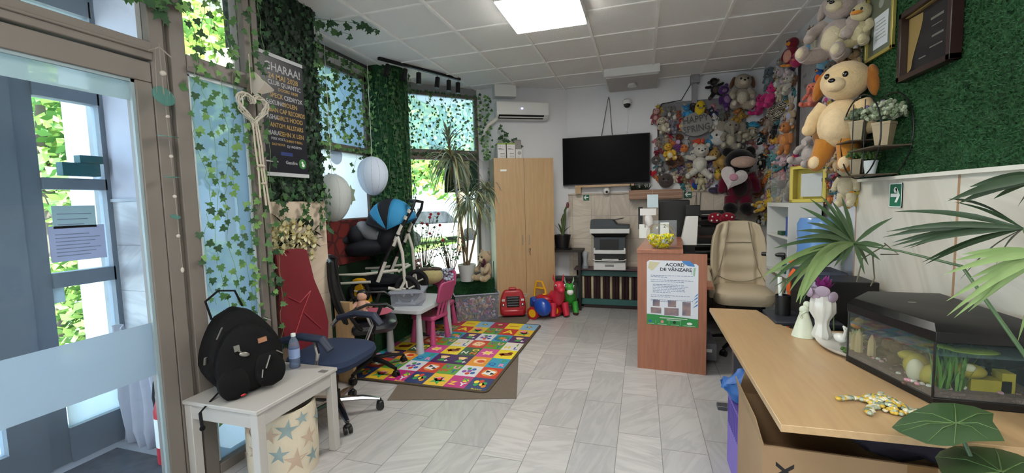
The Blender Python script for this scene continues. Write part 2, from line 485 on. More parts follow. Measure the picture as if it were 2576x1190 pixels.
def turf_panel(name, o, ux, uz, nrm, W, H, n, seed, ma, mb2):
    """sheet of grass carpet with short curled blades standing out of it"""
    r = random.Random(seed); mb = MB()
    o = Vector(o); ux = Vector(ux); uz = Vector(uz); nrm = Vector(nrm)
    mb.slab([o, o + ux * W, o + ux * W + uz * H, o + uz * H], -nrm * 0.03)
    mb.m(1)
    for i in range(n):
        p = o + ux * r.uniform(0, W) + uz * r.uniform(0, H)
        a = r.uniform(0, 2 * PI); d = ux * math.cos(a) + uz * math.sin(a); s = nrm.cross(d)
        l = r.uniform(0.010, 0.022); wd = 0.0022
        q = p + d * l * 0.5 + nrm * l * 0.55; t = p + d * l + nrm * l * 0.25
        mb.add([p - s * wd, p + s * wd, q + s * wd, t, q - s * wd], [(0, 1, 2, 3, 4)])
    return mb
tp = turf_panel('turf', (1.462, 3.62, 1.65), (0, -1, 0), (0, 0, 1), (-1, 0, 0), 2.7, HC - 1.65, 22000, 3, None, None)
gp = single('turf_wall_panel', tp, [TURF, mat('turf_blade', '#2b5732', 0.6, var=0.4, scale=6)], 'green artificial grass carpet covering the wall above the marble', 'grass panel', smooth=0)
struct('wall_rear', MB().box((-2.5, -3.1, 0), (1.6, -3, HC)), PLASTER)
# ------------------------------------------------------------------ left: poster pillar, display bay, round pillar
b = MB(); b.box((-2.72, 2.36, 0), (-2.59, 3.03, 1.60)); b.box((-3.25, 2.95, 0), (-2.721, 3.03, 1.60)); struct('pillar_marble', b, MARB_L)
b = MB(); b.box((-2.71, 2.37, 1.60), (-2.60, 3.02, HC)); b.box((-3.24, 2.96, 1.60), (-2.711, 3.02, HC)); struct('pillar', b, mat('pillar_dark', '#10241a', 0.8))
struct('wall_bay', MB().box((-3.25, 3.03, 0), (-3.1, 4.7, 1.40)), mat('bay_green', '#18301f', 0.8))
struct('wall_bay_top', MB().box((-3.25, 3.03, 3.05), (-3.1, 4.7, HC)), PLASTER)
PC = (-2.965, 4.632)
struct('pillar_round', MB().cyl(PC, 0.255, 0.0, HC, 40), TURFD)
# display platform covered with grass carpet
plat = [(-3.1, 3.70), (-2.64, 3.70), (-2.64, 4.75), (-2.47, 5.22), (-1.95, 5.54), (-2.22, 5.83), (-3.0, 5.06), (-3.1, 5.0)]
struct('display_platform', MB().prism(plat, 0, 0.5), TURFD)
# windows -------------------------------------------------------------------
FB = mat('window_frame_brown', '#6b635e', 0.5)
def bar(mb, A, B, s0, s1, z0, z1, th=0.06, off=0.0):
    """box along the line A->B from s0 to s1 (metres), z0..z1"""
    A = Vector((A[0], A[1], 0)); B = Vector((B[0], B[1], 0)); u = (B - A).normalized(); n = Vector((u.y, -u.x, 0))
    p = [A + u * s0 + n * (off - th / 2), A + u * s1 + n * (off - th / 2), A + u * s1 + n * (off + th / 2), A + u * s0 + n * (off + th / 2)]
    return mb.prism([(q.x, q.y) for q in p], z0, z1)
FILM = clear('blue_window_film', (0.9, 0.97, 1.0), haze=0.55, hazecol='#98b4d0', trans=True)
FILMW = clear('white_window_film', (1, 1, 1), haze=0.93, hazecol='#e4ecf6', trans=True)
FILMC = clear('aqua_window_film', (0.88, 0.97, 1), haze=0.78, hazecol='#9fb6c9', trans=True)
FROST = clear('frosted_band', (1, 1, 1), haze=0.88, hazecol='#b7c2cb', trans=True)
def window(name, A, B, spans, zs, kinds, th=0.05, fm=FB, fw=0.045):
    """spans: list of (s0,s1); zs: list of (z0,z1); kinds[i][j]: pane material"""
    L = (Vector(B) - Vector(A)).length
    root = thing(name, None, None); root['kind'] = 'structure'
    fr = MB()
    z0 = zs[0][0] - fw; z1 = zs[-1][1] + fw
    bar(fr, A, B, spans[0][0] - fw, spans[-1][1] + fw, z0, zs[0][0], th); bar(fr, A, B, spans[0][0] - fw, spans[-1][1] + fw, zs[-1][1], z1, th)
    for j in range(len(zs) - 1): bar(fr, A, B, spans[0][0] - fw, spans[-1][1] + fw, zs[j][1], zs[j + 1][0], th)
    bar(fr, A, B, spans[0][0] - fw, spans[0][0], z0, z1, th); bar(fr, A, B, spans[-1][1], spans[-1][1] + fw, z0, z1, th)
    for j in range(len(spans) - 1): bar(fr, A, B, spans[j][1], spans[j + 1][0], z0, z1, th * 0.9)
    part('window_frame', fr, fm, root)
    for i, (s0, s1) in enumerate(spans):
        for j, (a, b) in enumerate(zs):
            g = MB(); bar(g, A, B, s0, s1, a, b, 0.004); part('pane', g, kinds[i][j], root, smooth=0)
    return root
A2, B2 = (-3.12, 3.0), (-3.12, 4.7)
window('window_2', A2, B2, [(0.05, 1.36)], [(1.42, 2.14), (2.22, 3.0)], [[FILMW, FILM]], th=0.07)
A3, B3 = (-3.02, 5.08), (-2.24, 5.87)
window('window_3', A3, B3, [(0.06, 1.02)], [(0.55, 2.16), (2.30, 3.02)], [[GLASS, FILM]], th=0.07)
vwall('wall_window', (-3.35, 4.74), (-2.2, 5.91), 0, 0.5, PLASTER, th=0.1)
vwall('wall_window_top', (-3.35, 4.74), (-2.2, 5.91), 3.06, HC, mat('head_grey', '#8d9093', 0.8), th=0.08)
struct('wall_pillar_back', MB().box((-3.5, 4.42, 0), (-3.12, 5.0, HC)), mat('pillar_dark', '#10241a', 0.8))
bb_ = MB(); bar(bb_, A3, B3, 1.065, 1.25, 0, HC, .05); struct('wall_window_side', bb_, PLASTER)
# near storefront at x = -2.42 ------------------------------------------------
X0 = -2.42
st = MB()
def fb(y0, y1, z0, z1, d0=-0.05, d1=0.05): st.box((X0 + d0, y0, z0), (X0 + d1, y1, z1))
fb(1.60, 1.67, 0, HC, -0.04, 0.045); fb(1.67, 1.70, 0, HC, -0.03, 0.02); fb(1.70, 1.78, 0, HC, -0.04, 0.045)      # grooved post
fb(2.15, 2.20, 0, HC); fb(2.20, 2.23, 0, HC, -0.03, 0.02); fb(2.23, 2.27, 0, HC, -0.06, 0.03); fb(2.27, 2.36, 0, HC, -.2, -.06)
fb(-3, 1.60, 2.31, 2.40, -0.04, 0.06); fb(-3, 1.60, 2.345, 2.36, -0.04, 0.07)     # head beam
fb(1.78, 2.15, 2.31, 2.40); fb(1.78, 2.15, 0, 0.06)
fb(-3, 2.36, 3.1, HC)
fb(0.38, 0.46, 0, HC); fb(-1.1, -1.02, 0, HC)
struct('storefront_frame', st, FRAMEM, bevel=0.004)
struct('wall_storefront_return', MB().box((-2.70, 2.3, 0), (-2.60, 2.359, HC)), mat('pillar_dark', '#10241a', 0.8))
wn = thing('window_1', None, None); wn['kind'] = 'structure'
part('pane', MB().box((X0 - 0.003, 1.78, 2.40), (X0 + 0.003, 2.15, 3.1)), GLASS, wn, smooth=0)
part('pane', MB().box((X0 - 0.003, 1.78, 0.06), (X0 + 0.003, 2.15, 2.31)), FILMC, wn, smooth=0)
for y0, y1 in ((0.46, 1.60), (-1.02, 0.38), (-3, -1.1)):
    part('pane', MB().box((X0 - 0.003, y0, 2.40), (X0 + 0.003, y1, 3.1)), GLASS, wn, smooth=0)
part('pane', MB().box((X0 - 0.003, -1.02, 0.06), (X0 + 0.003, 0.38, 2.31)), GLASS, wn, smooth=0)
part('pane', MB().box((X0 - 0.003, -3, 0.06), (X0 + 0.003, -1.1, 2.31)), GLASS, wn, smooth=0)
gk = MB(); gk.box((X0 + 0.02, 1.79, 0.07), (X0 + 0.03, 1.80, 2.3)); gk.box((X0 + 0.02, 2.13, 0.07), (X0 + 0.03, 2.145, 2.3)); gk.box((X0 + 0.02, 1.79, 2.29), (X0 + 0.03, 2.14, 2.31))
part('glazing_strip', gk, mat('strip_white', '#c9d3d6', 0.4), wn)
dr = thing('door_1', None, None); dr['kind'] = 'structure'
d = MB(); d.box((X0 - 0.03, 0.47, 2.20), (X0 + 0.045, 1.595, 2.30)); d.box((X0 - 0.03, 1.52, 0.01), (X0 + 0.045, 1.595, 2.199)); d.box((X0 - 0.03, 0.47, 0.01), (X0 + 0.045, 0.55, 2.199)); d.box((X0 - 0.03, 0.551, 0.01), (X0 + 0.045, 1.519, 0.10))
part('door_frame', d, FRAMEM, dr, bevel=0.004)
d = MB(); d.box((X0 + 0.02, 1.505, 0.1), (X0 + 0.035, 1.52, 2.2)); d.box((X0 + 0.02, 0.55, 2.185), (X0 + 0.035, 1.52, 2.2))
part('seal', d, mat('strip_grey', '#8fa0a5', 0.5), dr)
part('pane', MB().box((X0 - 0.003, 0.55, 0.1), (X0 + 0.003, 1.52, 2.2)), clear('door_glass', (0.93, 0.97, 1.0)), dr, smooth=0)
part('frosted_film', MB().box((X0 + 0.0035, 0.55, 0.705), (X0 + 0.0045, 1.52, 0.98)), FROST, dr, smooth=0)
part('frosted_film', MB().box((X0 + 0.0035, 0.55, 2.10), (X0 + 0.0045, 1.52, 2.2)), clear('top_strip', (1, 1, 1), haze=.75, hazecol='#bccaca', trans=True), dr, smooth=0)
# vestibule: outer storefront at x = -3.44, side wall at y = 1.97
X1 = -3.44
st = MB()
def ob(y0, y1, z0, z1, d0=-0.04, d1=0.04): st.box((X1 + d0, y0, z0), (X1 + d1, y1, z1))
ob(1.43, 1.53, 0, 2.9); ob(1.53, 1.63, 0, 2.9, -0.03, 0.02); ob(1.94, 2.05, 0, 2.9)
ob(1.63, 1.95, 2.25, 2.34); ob(1.63, 1.95, 1.70, 1.77); ob(1.63, 1.95, 1.10, 1.19); ob(1.63, 1.95, 0, 0.22)
ob(0.2, 1.43, 2.40, 2.9); ob(0.2, 1.43, 0, 0.2); ob(0.1, 0.2, 0, 2.9); ob(1.36, 1.43, 0.2, 2.9); ob(1.63, 1.95, 2.8, 2.9)
struct('storefront_outer', st, FRAMED)
struct('pane_outer', MB().box((X1 - 0.003, 0.2, 0.2), (X1 + 0.003, 1.95, 2.9)), clear('outer_glass', (0.9, 0.97, 1)))
struct('frosted_strip_outer', MB().box((X1 + 0.004, 0.3, 1.005), (X1 + 0.006, 1.69, 1.10)), FROST)
struct('frosted_strip_outer_low', MB().box((X1 + 0.05, 1.62, 0.24), (X1 + 0.052, 1.9, 0.62)), clear('milk', (1, 1, 1), haze=0.6, hazecol='#dfe9ee', trans=True))
struct('wall_vestibule_marble', MB().box((-3.48, 1.97, 0), (-2.88, 2.07, 1.63)), MARB_V)
struct('wall_vestibule', MB().box((-3.48, 1.97, 1.63), (-2.88, 2.07, 3.3)), mat('vestibule_plaster', '#c8ccdc', 0.85))
struct('trim_3', MB().box((-3.40, 1.955, 1.62), (-2.88, 1.97, 1.64)), mat('ledge_v', '#aab0bb', 0.5))
struct('ceiling_vestibule', MB().box((-3.6, -3, 3.3), (-2.88, 2.07, 3.4)), mat('vest_ceiling', '#9ea6ae', 0.8))
ofr = MB(); ofr.box((-3.47, 0.3, 2.9), (-3.4, 2.0, 3.3)); struct('lintel_vestibule', ofr, FRAMED)
# outdoors ---------------------------------------------------------------------
struct('street_paving', MB().box((-16, -12, -0.25), (-3.55, 30, -0.13)), mat('paving', '#b8b4ad', 0.9, var=0.12, scale=1.2))
struct('lawn', MB().box((-15, 6.5, -0.13), (-7.0, 30, -0.08)), mat('lawn', '#7f9a4e', 0.95, var=0.3, scale=3))
struct('road', MB().box((-60, -20, -0.3), (-16, 60, -0.2)), mat('road', '#8f9092', 0.9))
struct('kerb_stone', MB().box((-7.1, 6.4, -0.13), (-6.95, 30, -0.02)), mat('kerb', '#c8c5be', 0.9))
# ================================================================== ceiling and wall fittings
def ceiling_lamp(x0, y0, w, l, strength, label, cat='ceiling light'):
    t = thing('ceiling_lamp', label, cat, (x0 + w / 2, y0 + l / 2, HC))
    b = MB(); b.box((-w / 2, -l / 2, -0.085), (w / 2, l / 2, -0.001)); part('lamp_housing', b, WHITE, t, bevel=0.012)
    ma, nt, bs = newmat('diffuser_%d' % int(strength * 10)); N = nt.nodes.new; L = nt.links.new
    tc = N('ShaderNodeTexCoord'); sp = N('ShaderNodeSeparateXYZ'); L(tc.outputs['Object'], sp.inputs[0])
    a = N('ShaderNodeMath'); a.operation = 'MULTIPLY'; a.inputs[1].default_value = 4 * PI / l * 1.0; L(sp.outputs[1], a.inputs[0])
    c = N('ShaderNodeMath'); c.operation = 'COSINE'; L(a.outputs[0], c.inputs[0])
    mr = N('ShaderNodeMapRange'); mr.inputs[1].default_value = -1; mr.inputs[2].default_value = 1; mr.inputs[3].default_value = strength * 1.35; mr.inputs[4].default_value = strength * 0.72
    L(c.outputs[0], mr.inputs[0])
    bs.inputs['Emission Color'].default_value = (1.0, 0.96, 0.89, 1); L(mr.outputs[0], bs.inputs['Emission Strength']); bs.inputs['Base Color'].default_value = (0.8, 0.8, 0.78, 1)
    d = MB(); d.box((-w / 2 + 0.008, -l / 2 + 0.008, -0.092), (w / 2 - 0.008, l / 2 - 0.008, -0.086)); part('diffuser', d, ma, t, bevel=0.003)
    return t
ceiling_lamp(-1.09, 3.22, 0.64, 0.66, LAMP_SEEN, 'glowing square ceiling lamp with a milky diffuser')
for x, y in ((-1.1, -0.25), (0.5, -0.25), (-1.1, -2.0), (0.5, -2.0)):  # extra lamps added out of view to brighten the room
    o = ceiling_lamp(x, y, 0.64, 0.66, LAMP_FILL, None, None); o['kind'] = 'structure'; o.name = 'fill_lamp'
# boxes against ceiling and back wall
t = thing('ceiling_box', 'white boxed-in cover under the ceiling above the television', 'box', (0, 0, 0))
b = MB(); b.box((-0.45, 5.55, 3.075), (0.21, 6.30, HC - 0.001)); part('cover', b, WHITE, t)
b = MB(); b.box((-0.43, 5.60, 3.06), (0.20, 6.30, 3.075)); part('lower_cover', b, mat('boxgrey', '#b4b2b0', 0.6), t)
b = MB(); b.cyl((-0.12, 5.95), 0.06, 3.025, 3.06, 20, 0.05); part('smoke_sensor', b, WHITE, t)
# air conditioner, parallel to the angled wall
ua = (Vector((WB[0] - WA[0], WB[1] - WA[1], 0))).normalized(); na = Vector((ua.y, -ua.x, 0))
def aw(s, n, z): return Vector((WA[0], WA[1], 0)) + ua * s + na * n + Vector((0, 0, z))
MA = frame(aw(0, 0, 0), ua, (0, 0, 1), na)      # local x along the wall, y up, z into the room
t = thing('air_conditioner', 'white wall-mounted air conditioner with a small lit display', 'air conditioner', aw(0.33, 0.01, 2.70), math.atan2(ua.y, ua.x))
prof = [(0.0, 0.03), (0.02, 0.0), (0.12, 0.0), (0.19, 0.05), (0.20, 0.10), (0.195, 0.22), (0.18, 0.235), (0.0, 0.235)]
b = MB()
w2 = 0.37
b.add([(s * w2, -p[0], p[1]) for s in (-1, 1) for p in prof], [tuple(range(7, -1, -1)), tuple(range(8, 16))] + [(i, (i + 1) % 8, 8 + (i + 1) % 8, 8 + i) for i in range(8)])
part('casing', b, WHITE, t, bevel=0.006)
b = MB(); b.slab([(-0.34, -0.135, 0.008), (0.30, -0.135, 0.008), (0.30, -0.195, 0.05), (-0.34, -0.195, 0.05)], (0, -0.003, -0.004)); part('air_outlet', b, BLACK, t)
b = MB(); b.slab([(-0.33, -0.162, 0.020), (0.34, -0.162, 0.020), (0.34, -0.172, 0.030), (-0.33, -0.172, 0.030)], (0, -0.005, -0.006)); part('louvre', b, WHITE, t)
b = MB(); b.box((-0.03, -0.2045, 0.125), (0.0, -0.199, 0.145)); part('display', b, mat('lcd', '#8fa0ff', 0.4, emit='#a8a8ff', estr=1.5), t)
pp = [aw(0.0, 0.10, 2.76), aw(-0.05, 0.11, 2.66), onz(1225, 335, 2.50), onz(1213, 345, 2.44)]
p1 = aw(-0.02, 0.12, 2.72); p2 = onp(1228, 315, (-1.98, 5.70), (-1.07, 6.2)); p3 = onp(1212, 345, (-2.10, 5.72), (-1.2, 6.2))
b = MB(); b.tube([p1, (p1 + p2) / 2 + Vector((0.01, 0, 0)), p2, p3], 0.028, 10)
single('insulated_pipe', b, mat('pipe_wrap', '#d8d5cc', 0.7), 'cream wrapped pipe running down from the air conditioner', 'pipe')
b = MB(); b.box((0, 0, 0), (0.30, 0.30, 0.16)); b.xf(frame(aw(-0.05, 0.16, HC - 0.165), ua, -na)); single('cable_box', b, WHITE, 'white boxed duct between ceiling and air conditioner', 'duct')
# television
t = thing('television', 'large black flat television on the white wall', 'television', (-0.495, 6.24, 1.775))
b = MB(); b.box((-0.605, -0.03, 0), (0.605, 0.02, 0.68)); part('casing', b, BLACK, t, bevel=0.004)
b = MB(); b.box((-0.595, -0.0325, 0.012), (0.595, -0.0305, 0.67)); part('screen', b, mat('screen', '#050508', 0.3, spec=0.04), t)
b = MB(); b.box((-0.2, 0.02, 0.2), (0.2, 0.06, 0.45)); part('wall_bracket', b, BLACKM, t)
sh = thing('wall_shelf', 'narrow beech shelf board under the television', 'shelf', (-0.5, 6.24, 1.74))
b = MB(); b.box((-0.42, -0.06, 0.0), (0.4, 0.06, 0.03)); part('board', b, BEECH, sh)
b = MB(); b.box((-0.42, -0.05, -0.09), (-0.34, 0.06, 0.0)); part('bracket', b, BEECH, sh)
b = MB(); b.tube([(-0.55, 6.29, 2.46), (-0.455, 6.29, 2.97), (-0.435, 6.29, 2.97), (-0.40, 6.29, 2.46)], 0.006, 6); b.tube([(-0.445, 6.31, 3.0), (-0.445, 6.28, 2.97)], 0.008, 6)
single('hanging_cord', b, mat('cord_grey', '#6d6f72', 0.7), 'grey cord looped over a nail above the television', 'cord')
# cameras
t = thing('dome_camera', 'white ceiling-style dome camera with black glass on the wall', 'camera', (-0.193, 6.23, 2.86))
b = MB(); b.ell((0, 0, 0.03), (0.06, 0.06, 0.05)); b.cyl((0, 0), 0.062, 0.02, 0.05); b.box((-0.03, 0, 0.02), (0.03, 0.08, 0.06)); part('housing', b, WHITE, t)
b = MB(); b.ell((0, -0.005, 0.0), 0.048); part('dome', b, BLACK, t)
b = MB(); b.tube([(0, 0.07, -0.0), (0.01, 0.075, -0.2), (-0.005, 0.07, -0.36)], 0.004, 6); b.cyl((-0.005, 0.065), 0.01, -0.40, -0.36, 8); part('cable', b, WHITE, t)
t = thing('bullet_camera', 'small white eyeball camera beneath the television shelf', 'camera', (-0.48, 6.24, 1.68))
b = MB(); b.ell((0, 0, 0), 0.052); b.cyl((0, 0.03), 0.04, 0.0, 0.055); part('housing', b, WHITE, t)
b = MB(); b.ell((0.005, -0.044, -0.012), 0.018); part('lens', b, BLACK, t)
# green arrow signs
GREEN = mat('sign_green', '#1f6a50', 0.5); SW = mat('sign_white', '#e6ece8', 0.5)
def arrow_sign(M, w, h, left, label, pict=False):
    t = thing('exit_sign', label, 'sign', M.translation, M.to_3x3())
    I = Matrix.Identity(4)
    b = MB(); rect(b, I, -w / 2, -h / 2, w / 2, h / 2, 0.004); part('board', b, GREEN, t)
    b = MB(); s = -1 if left else 1; k = w * 0.38; T = 0.0055
    e = 0.004
    if pict: rect(b, I, -w / 2, h / 2 - 0.006, w / 2, h / 2, 0.005); rect(b, I, -w / 2, -h / 2, -w / 2 + e, h / 2, 0.005); rect(b, I, w / 2 - e, -h / 2, w / 2, h / 2, 0.005); rect(b, I, -w / 2, -h / 2, w / 2, -h / 2 + 0.006, 0.005)
    flatpoly(b, I, [(-k * s, -k * .2), (k * .35 * s, -k * .2), (-k * .1 * s, -k * .85), (k * .4 * s, -k * .85), (k * s, 0), (k * .4 * s, k * .85), (-k * .1 * s, k * .85), (k * .35 * s, k * .2), (-k * s, k * .2)][::s], T)
    if pict: disc(b, I, 0.0, h * 0.22, 0.018, 12, T)
    part('arrow', b, SW, t)
    return t
FB_ = lambda x, z, y=6.296: frame((x, y, z), (1, 0, 0), (0, 0, 1), (0, -1, 0))
arrow_sign(FB_(-0.775, 1.595, 6.29), 0.085, 0.085, True, 'green sign with white left arrow below the television')
arrow_sign(FB_(0.60, 1.60, 6.29), 0.10, 0.10, True, 'green left-arrow sign above the desk trays')
arrow_sign(frame((1.457, 3.12, 1.535), (0, -1, 0), (0, 0, 1), (-1, 0, 0)), 0.13, 0.145, False, 'green sign with right arrow on the near marble wall', True)
# ================================================================== cabinet
CW, CD, CHt = 0.82, 0.40, 2.14
t = thing('cabinet', 'tall beech double-door cabinet with a key in the lock', 'cabinet', aw(0.27, 0.02, 0), math.atan2(ua.y, ua.x))
b = MB(); b.box((-CW / 2, -CD + 0.02, 0), (CW / 2, 0, CHt)); part('body', b, mat('cab_side', '#cfcabc', 0.5), t, bevel=0.002)
for s, nm in ((-1, 0), (1, 1)):
    b = MB(); x0, x1 = (-CW / 2, -0.002) if s < 0 else (0.002, CW / 2)
    b.box((x0, -CD, 0.04), (x1, -CD + 0.019, CHt - 0.001)); dd = part('door', b, BEECH, t, bevel=0.0015)
    b = MB(); xx = s * 0.045; b.tube([(xx, -CD, 0.98), (xx, -CD - 0.02, 0.98), (xx, -CD - 0.02, 1.10), (xx, -CD, 1.10)], 0.005, 8); part('handle', b, CHROME, dd)
    if s > 0:
        b = MB(); b.cyl((0.05, -CD - 0.004), 0.011, 0.885, 0.905, 10); b.box((0.046, -CD - 0.03, 0.90), (0.062, -CD - 0.001, 0.925)); b.box((0.05, -CD - 0.03, 0.83), (0.056, -CD - 0.026, 0.90)); part('key', b, CHROME, dd)
    else:
        b = MB(); b.box((-0.325, -CD - 0.001, 1.965), (-0.24, -CD - 0.0002, 1.99)); part('label_strip', b, SW, dd)
CABM = Matrix.Translation(aw(0.27, 0.02, 0)) @ Matrix.Rotation(math.atan2(ua.y, ua.x), 4, 'Z')
def cabtop(x, y): return CABM @ Vector((x, y, CHt))
def product_box(x, w, d, h, label, green, dy=0):
    p = cabtop(x, -0.16 + dy); t = thing('cardboard_box', label, 'box', p, math.atan2(ua.y, ua.x))
    b = MB(); b.box((-w / 2, -d / 2, 0), (w / 2, d / 2, h)); part('carton', b, mat('carton_white', '#d5d3d3', 0.6), t, bevel=0.002)
    if green:
        b = MB(); b.box((-w / 2 - 0.0005, -d / 2 - 0.0008, h - 0.02), (w / 2 + 0.0005, d / 2, h + 0.0006)); part('green_band', b, mat('carton_green', '#7f9a3a', 0.6), t)
        b = MB(); M = frame((0, -d / 2 - 0.0006, 0), (1, 0, 0), (0, 0, 1), (0, -1, 0))
        for k in range(4): text(b, 'AMYJ'[k], M @ Matrix.Translation((-0.04 + 0.026 * k, h - 0.045, 0)), 0.02)
        rect(b, M, -0.045, h - 0.085, 0.03, h - 0.079); rect(b, M, -0.045, h - 0.075, -0.0, h - 0.070)
        rect(b, M, -0.02, 0.07, 0.04, 0.078); rect(b, M, -0.02, 0.052, 0.055, 0.056); rect(b, M, -0.02, 0.03, 0.045, 0.034)
        part('print', b, mat('print_grey', '#5a5a58', 0.7), t)
    else:
        b = MB(); M = frame((0, -d / 2 - 0.0006, 0), (1, 0, 0), (0, 0, 1), (0, -1, 0)); disc(b, M, 0.01, h * .62, 0.025); rect(b, M, -0.02, 0.03, 0.01, 0.034); part('print', b, mat('print_light', '#9a9a98', 0.7), t)
product_box(-0.27, 0.115, 0.2, 0.215, 'white carton with green top edge, left one on the cabinet', True)
product_box(-0.14, 0.115, 0.2, 0.215, 'white carton with green top edge, right one on the cabinet', True)
product_box(-0.03, 0.085, 0.1, 0.135, 'small cream carton printed with a ring on the cabinet', False, -0.03)
b = MB(); b.box((-0.05, -0.04, 0), (0.05, 0.04, 0.12)); b.box((-0.04, -0.03, 0.12), (0.05, 0.03, 0.135)); o = single('folded_cloth', b, mat('cloth_grey', '#8d8b88', 0.9, bump=0.5), 'grey folded bag on the small cream carton', 'cloth', bevel=0.015)
o.location = cabtop(-0.03, -0.17) + Vector((0, 0, 0.136)); o.rotation_euler = (0, 0, 0.5)
# ================================================================== television-side corner: stool, orchid, radiator, printer
t = thing('plant_stand', 'dark wooden stand with two shelves beside the cabinet', 'stand', (-1.07, 6.1, 0))
DW = mat('dark_wood', '#221c1a', 0.5)
b = MB(); b.box((-0.21, -0.16, 0.83), (0.27, 0.15, 0.86)); part('top', b, DW, t)
b = MB(); b.box((-0.18, -0.13, 0.42), (0.24, 0.13, 0.445)); part('shelf', b, DW, t)
for x in (-0.18, 0.23):
    for y in (-0.13, 0.12):
        b = MB(); b.box((x - 0.018, y - 0.018, 0), (x + 0.018, y + 0.018, 0.83)); part('leg', b, DW, t)
t = thing('potted_orchid', 'orchid with thick green stems in a black pot on the stand', 'plant', (-1.10, 6.08, 0.862))
b = MB(); b.lathe((0, 0, 0), [(0.0, 0), (0.10, 0), (0.14, 0.005), (0.14, 0.012), (0.09, 0.014)], 24); b.lathe((0, 0, 0), [(0.09, 0.005), (0.12, 0.19), (0.125, 0.19), (0.125, 0.205), (0.11, 0.205), (0.105, 0.17), (0, 0.17)], 24); part('pot', b, BLACK, t)
GLEAF = mat('orchid_green', '#4a5a34', 0.5, var=0.25)
def blade(mb, p0, d, l, w, droop=0.3, n=7, up=Vector((0, 0, 1)), fold=0.0, curl=0.0, jag=0):
    """strap leaf: grows from p0 in direction d, droops by gravity"""
    d = Vector(d).normalized(); p = Vector(p0); s = d.cross(up)
    if s.length < 1e-3: s = Vector((1, 0, 0))
    s.normalize(); vs = []; fs = []
    for i in range(n + 1):
        t = i / n; ww = w * (math.sin(PI * min(1, 0.12 + t * 0.88)) ** 0.7 if not jag else (1 - t) ** 0.6 * min(1, t * 6 + .35))
        nn = s.cross(d).normalized()
        vs += [p - s * ww / 2 + nn * fold * ww, p, p + s * ww / 2 + nn * fold * ww]
        d = (d + Vector((0, 0, -droop / n))).normalized(); p = p + d * (l / n)
    for i in range(n):
        a = i * 3; fs += [(a, a + 1, a + 4, a + 3), (a + 1, a + 2, a + 5, a + 4)]
    mb.add(vs, fs); return p
b = MB(); b.tube([(0, 0, .17), (0.02, 0, .3), (0.0, 0, .42), (0.03, 0.0, .5)], [0.022, .025, .02, .015]); b.tube([(0.02, 0, .3), (0.04, 0, .42), (0.045, 0, .55), (0.075, 0, .62)], [0.022, .02, .018, .012]); part('stem', b, GLEAF, t)
b = MB()
for a in ((-0.4, 0, 1), (0.5, -.2, 1), (-.1, -.3, 1), (-.9, 0, .5), (.8, 0, .4)): blade(b, (0, 0, .2), a, .22, .035, 1.0)
for a in ((-0.9, 0, .5), (.3, 0, 1)): blade(b, (0.06, 0, .58), a, .14, .03, .8)
part('leaf', b, GLEAF, t)
b = MB(); b.ell((0.085, 0, .63), (.022, .022, .045)); part('flower_bud', b, mat('bud', '#7a4248', .6), t)
# radiator with shelf
t = thing('radiator', 'brown ribbed radiator in a green metal surround under the printer', 'radiator', (-0.30, 6.12, 0))
GM = mat('green_metal', '#35605c', 0.45, var=0.1); RB = mat('rad_brown', '#3a2528', 0.45); CR = mat('cream_strip', '#cbbd9b', 0.6, var=0.2, scale=30)
b = MB(); b.box((-0.60, -0.02, 0.06), (-0.53, 0.02, 0.55)); b.box((-0.60, -0.02, 0.475), (0.52, 0.02, 0.55)); b.box((-0.60, -0.02, 0.06), (0.52, 0.02, 0.14)); b.box((-0.60, -0.02, 0), (-0.55, 0.02, 0.1)); b.box((0.45, -0.02, 0.0), (0.52, 0.02, 0.55))
part('surround', b, GM, t, bevel=0.003)
for k in range(22):
    x = -0.515 + k * 0.044
    b = MB(); b.tube([(x, 0.05, 0.13), (x, 0.02, 0.17), (x, 0.02, 0.45), (x, 0.05, 0.48)], 0.017, 8)
    part('rib', b, CR if k in (0, 3, 6, 9, 12) or k == 15 else RB, t)
b = MB(); b.box((-0.50, 0.04, 0.0), (0.45, 0.17, 0.47)); part('core', b, RB, t)
b = MB(); b.box((-0.63, -0.08, 0.565), (0.54, 0.17, 0.59)); b.box((-0.1, 0.0, 0.545), (0.0, 0.05, 0.566)); part('shelf_board', b, mat('plum_board', '#4b3238', 0.4), t)
# printer
t = thing('printer', 'grey and white office laser printer with an open scanner feeder', 'printer', (-0.425, 6.08, 0.592))
DG = mat('printer_grey', '#3c4248', 0.5); LG = mat('printer_white', '#cfd0d0', 0.45)
b = MB(); b.box((-0.215, -0.16, 0), (0.215, 0.15, 0.105)); part('paper_drawer', b, LG, t, bevel=0.006)
b = MB(); b.box((-0.06, -0.163, 0.045), (0.06, -0.159, 0.075)); part('drawer_handle', b, mat('hgrey', '#7d7f80', .5), t, bevel=0.006)
b = MB(); b.box((-0.20, -0.12, 0.105), (0.20, 0.15, 0.20)); part('tray_bay', b, BLACK, t)
b = MB(); b.tube([(-0.22, -0.17, .15), (-.19, -.19, .135), (0, -.20, .13), (.19, -.19, .135), (.22, -.17, .15)], .008, 6); b.box((-0.10, -0.18, 0.14), (0.12, -0.1, 0.152)); part('tray_lip', b, LG, t)
b = MB(); b.box((-0.215, -0.175, 0.225), (0.215, -0.13, 0.275)); b.box((-0.215, -0.17, 0.27), (-0.19, -0.14, 0.305)); b.box((0.19, -0.17, 0.27), (0.215, -0.14, 0.305)); part('front_panel', b, LG, t, bevel=0.006)
b = MB(); b.box((-0.21, -0.12, 0.2), (0.21, 0.15, 0.45)); part('body', b, DG, t, bevel=0.005)
b = MB(); b.box((-0.13, -0.14, 0.275), (0.12, -0.12, 0.42)); part('toner_door', b, BLACK, t)
b = MB(); b.prism([(-0.26, -0.2), (0.27, -0.2), (0.27, .14), (-0.26, .14)], 0.505, 0.57); part('scanner_base', b, LG, t, bevel=0.008)
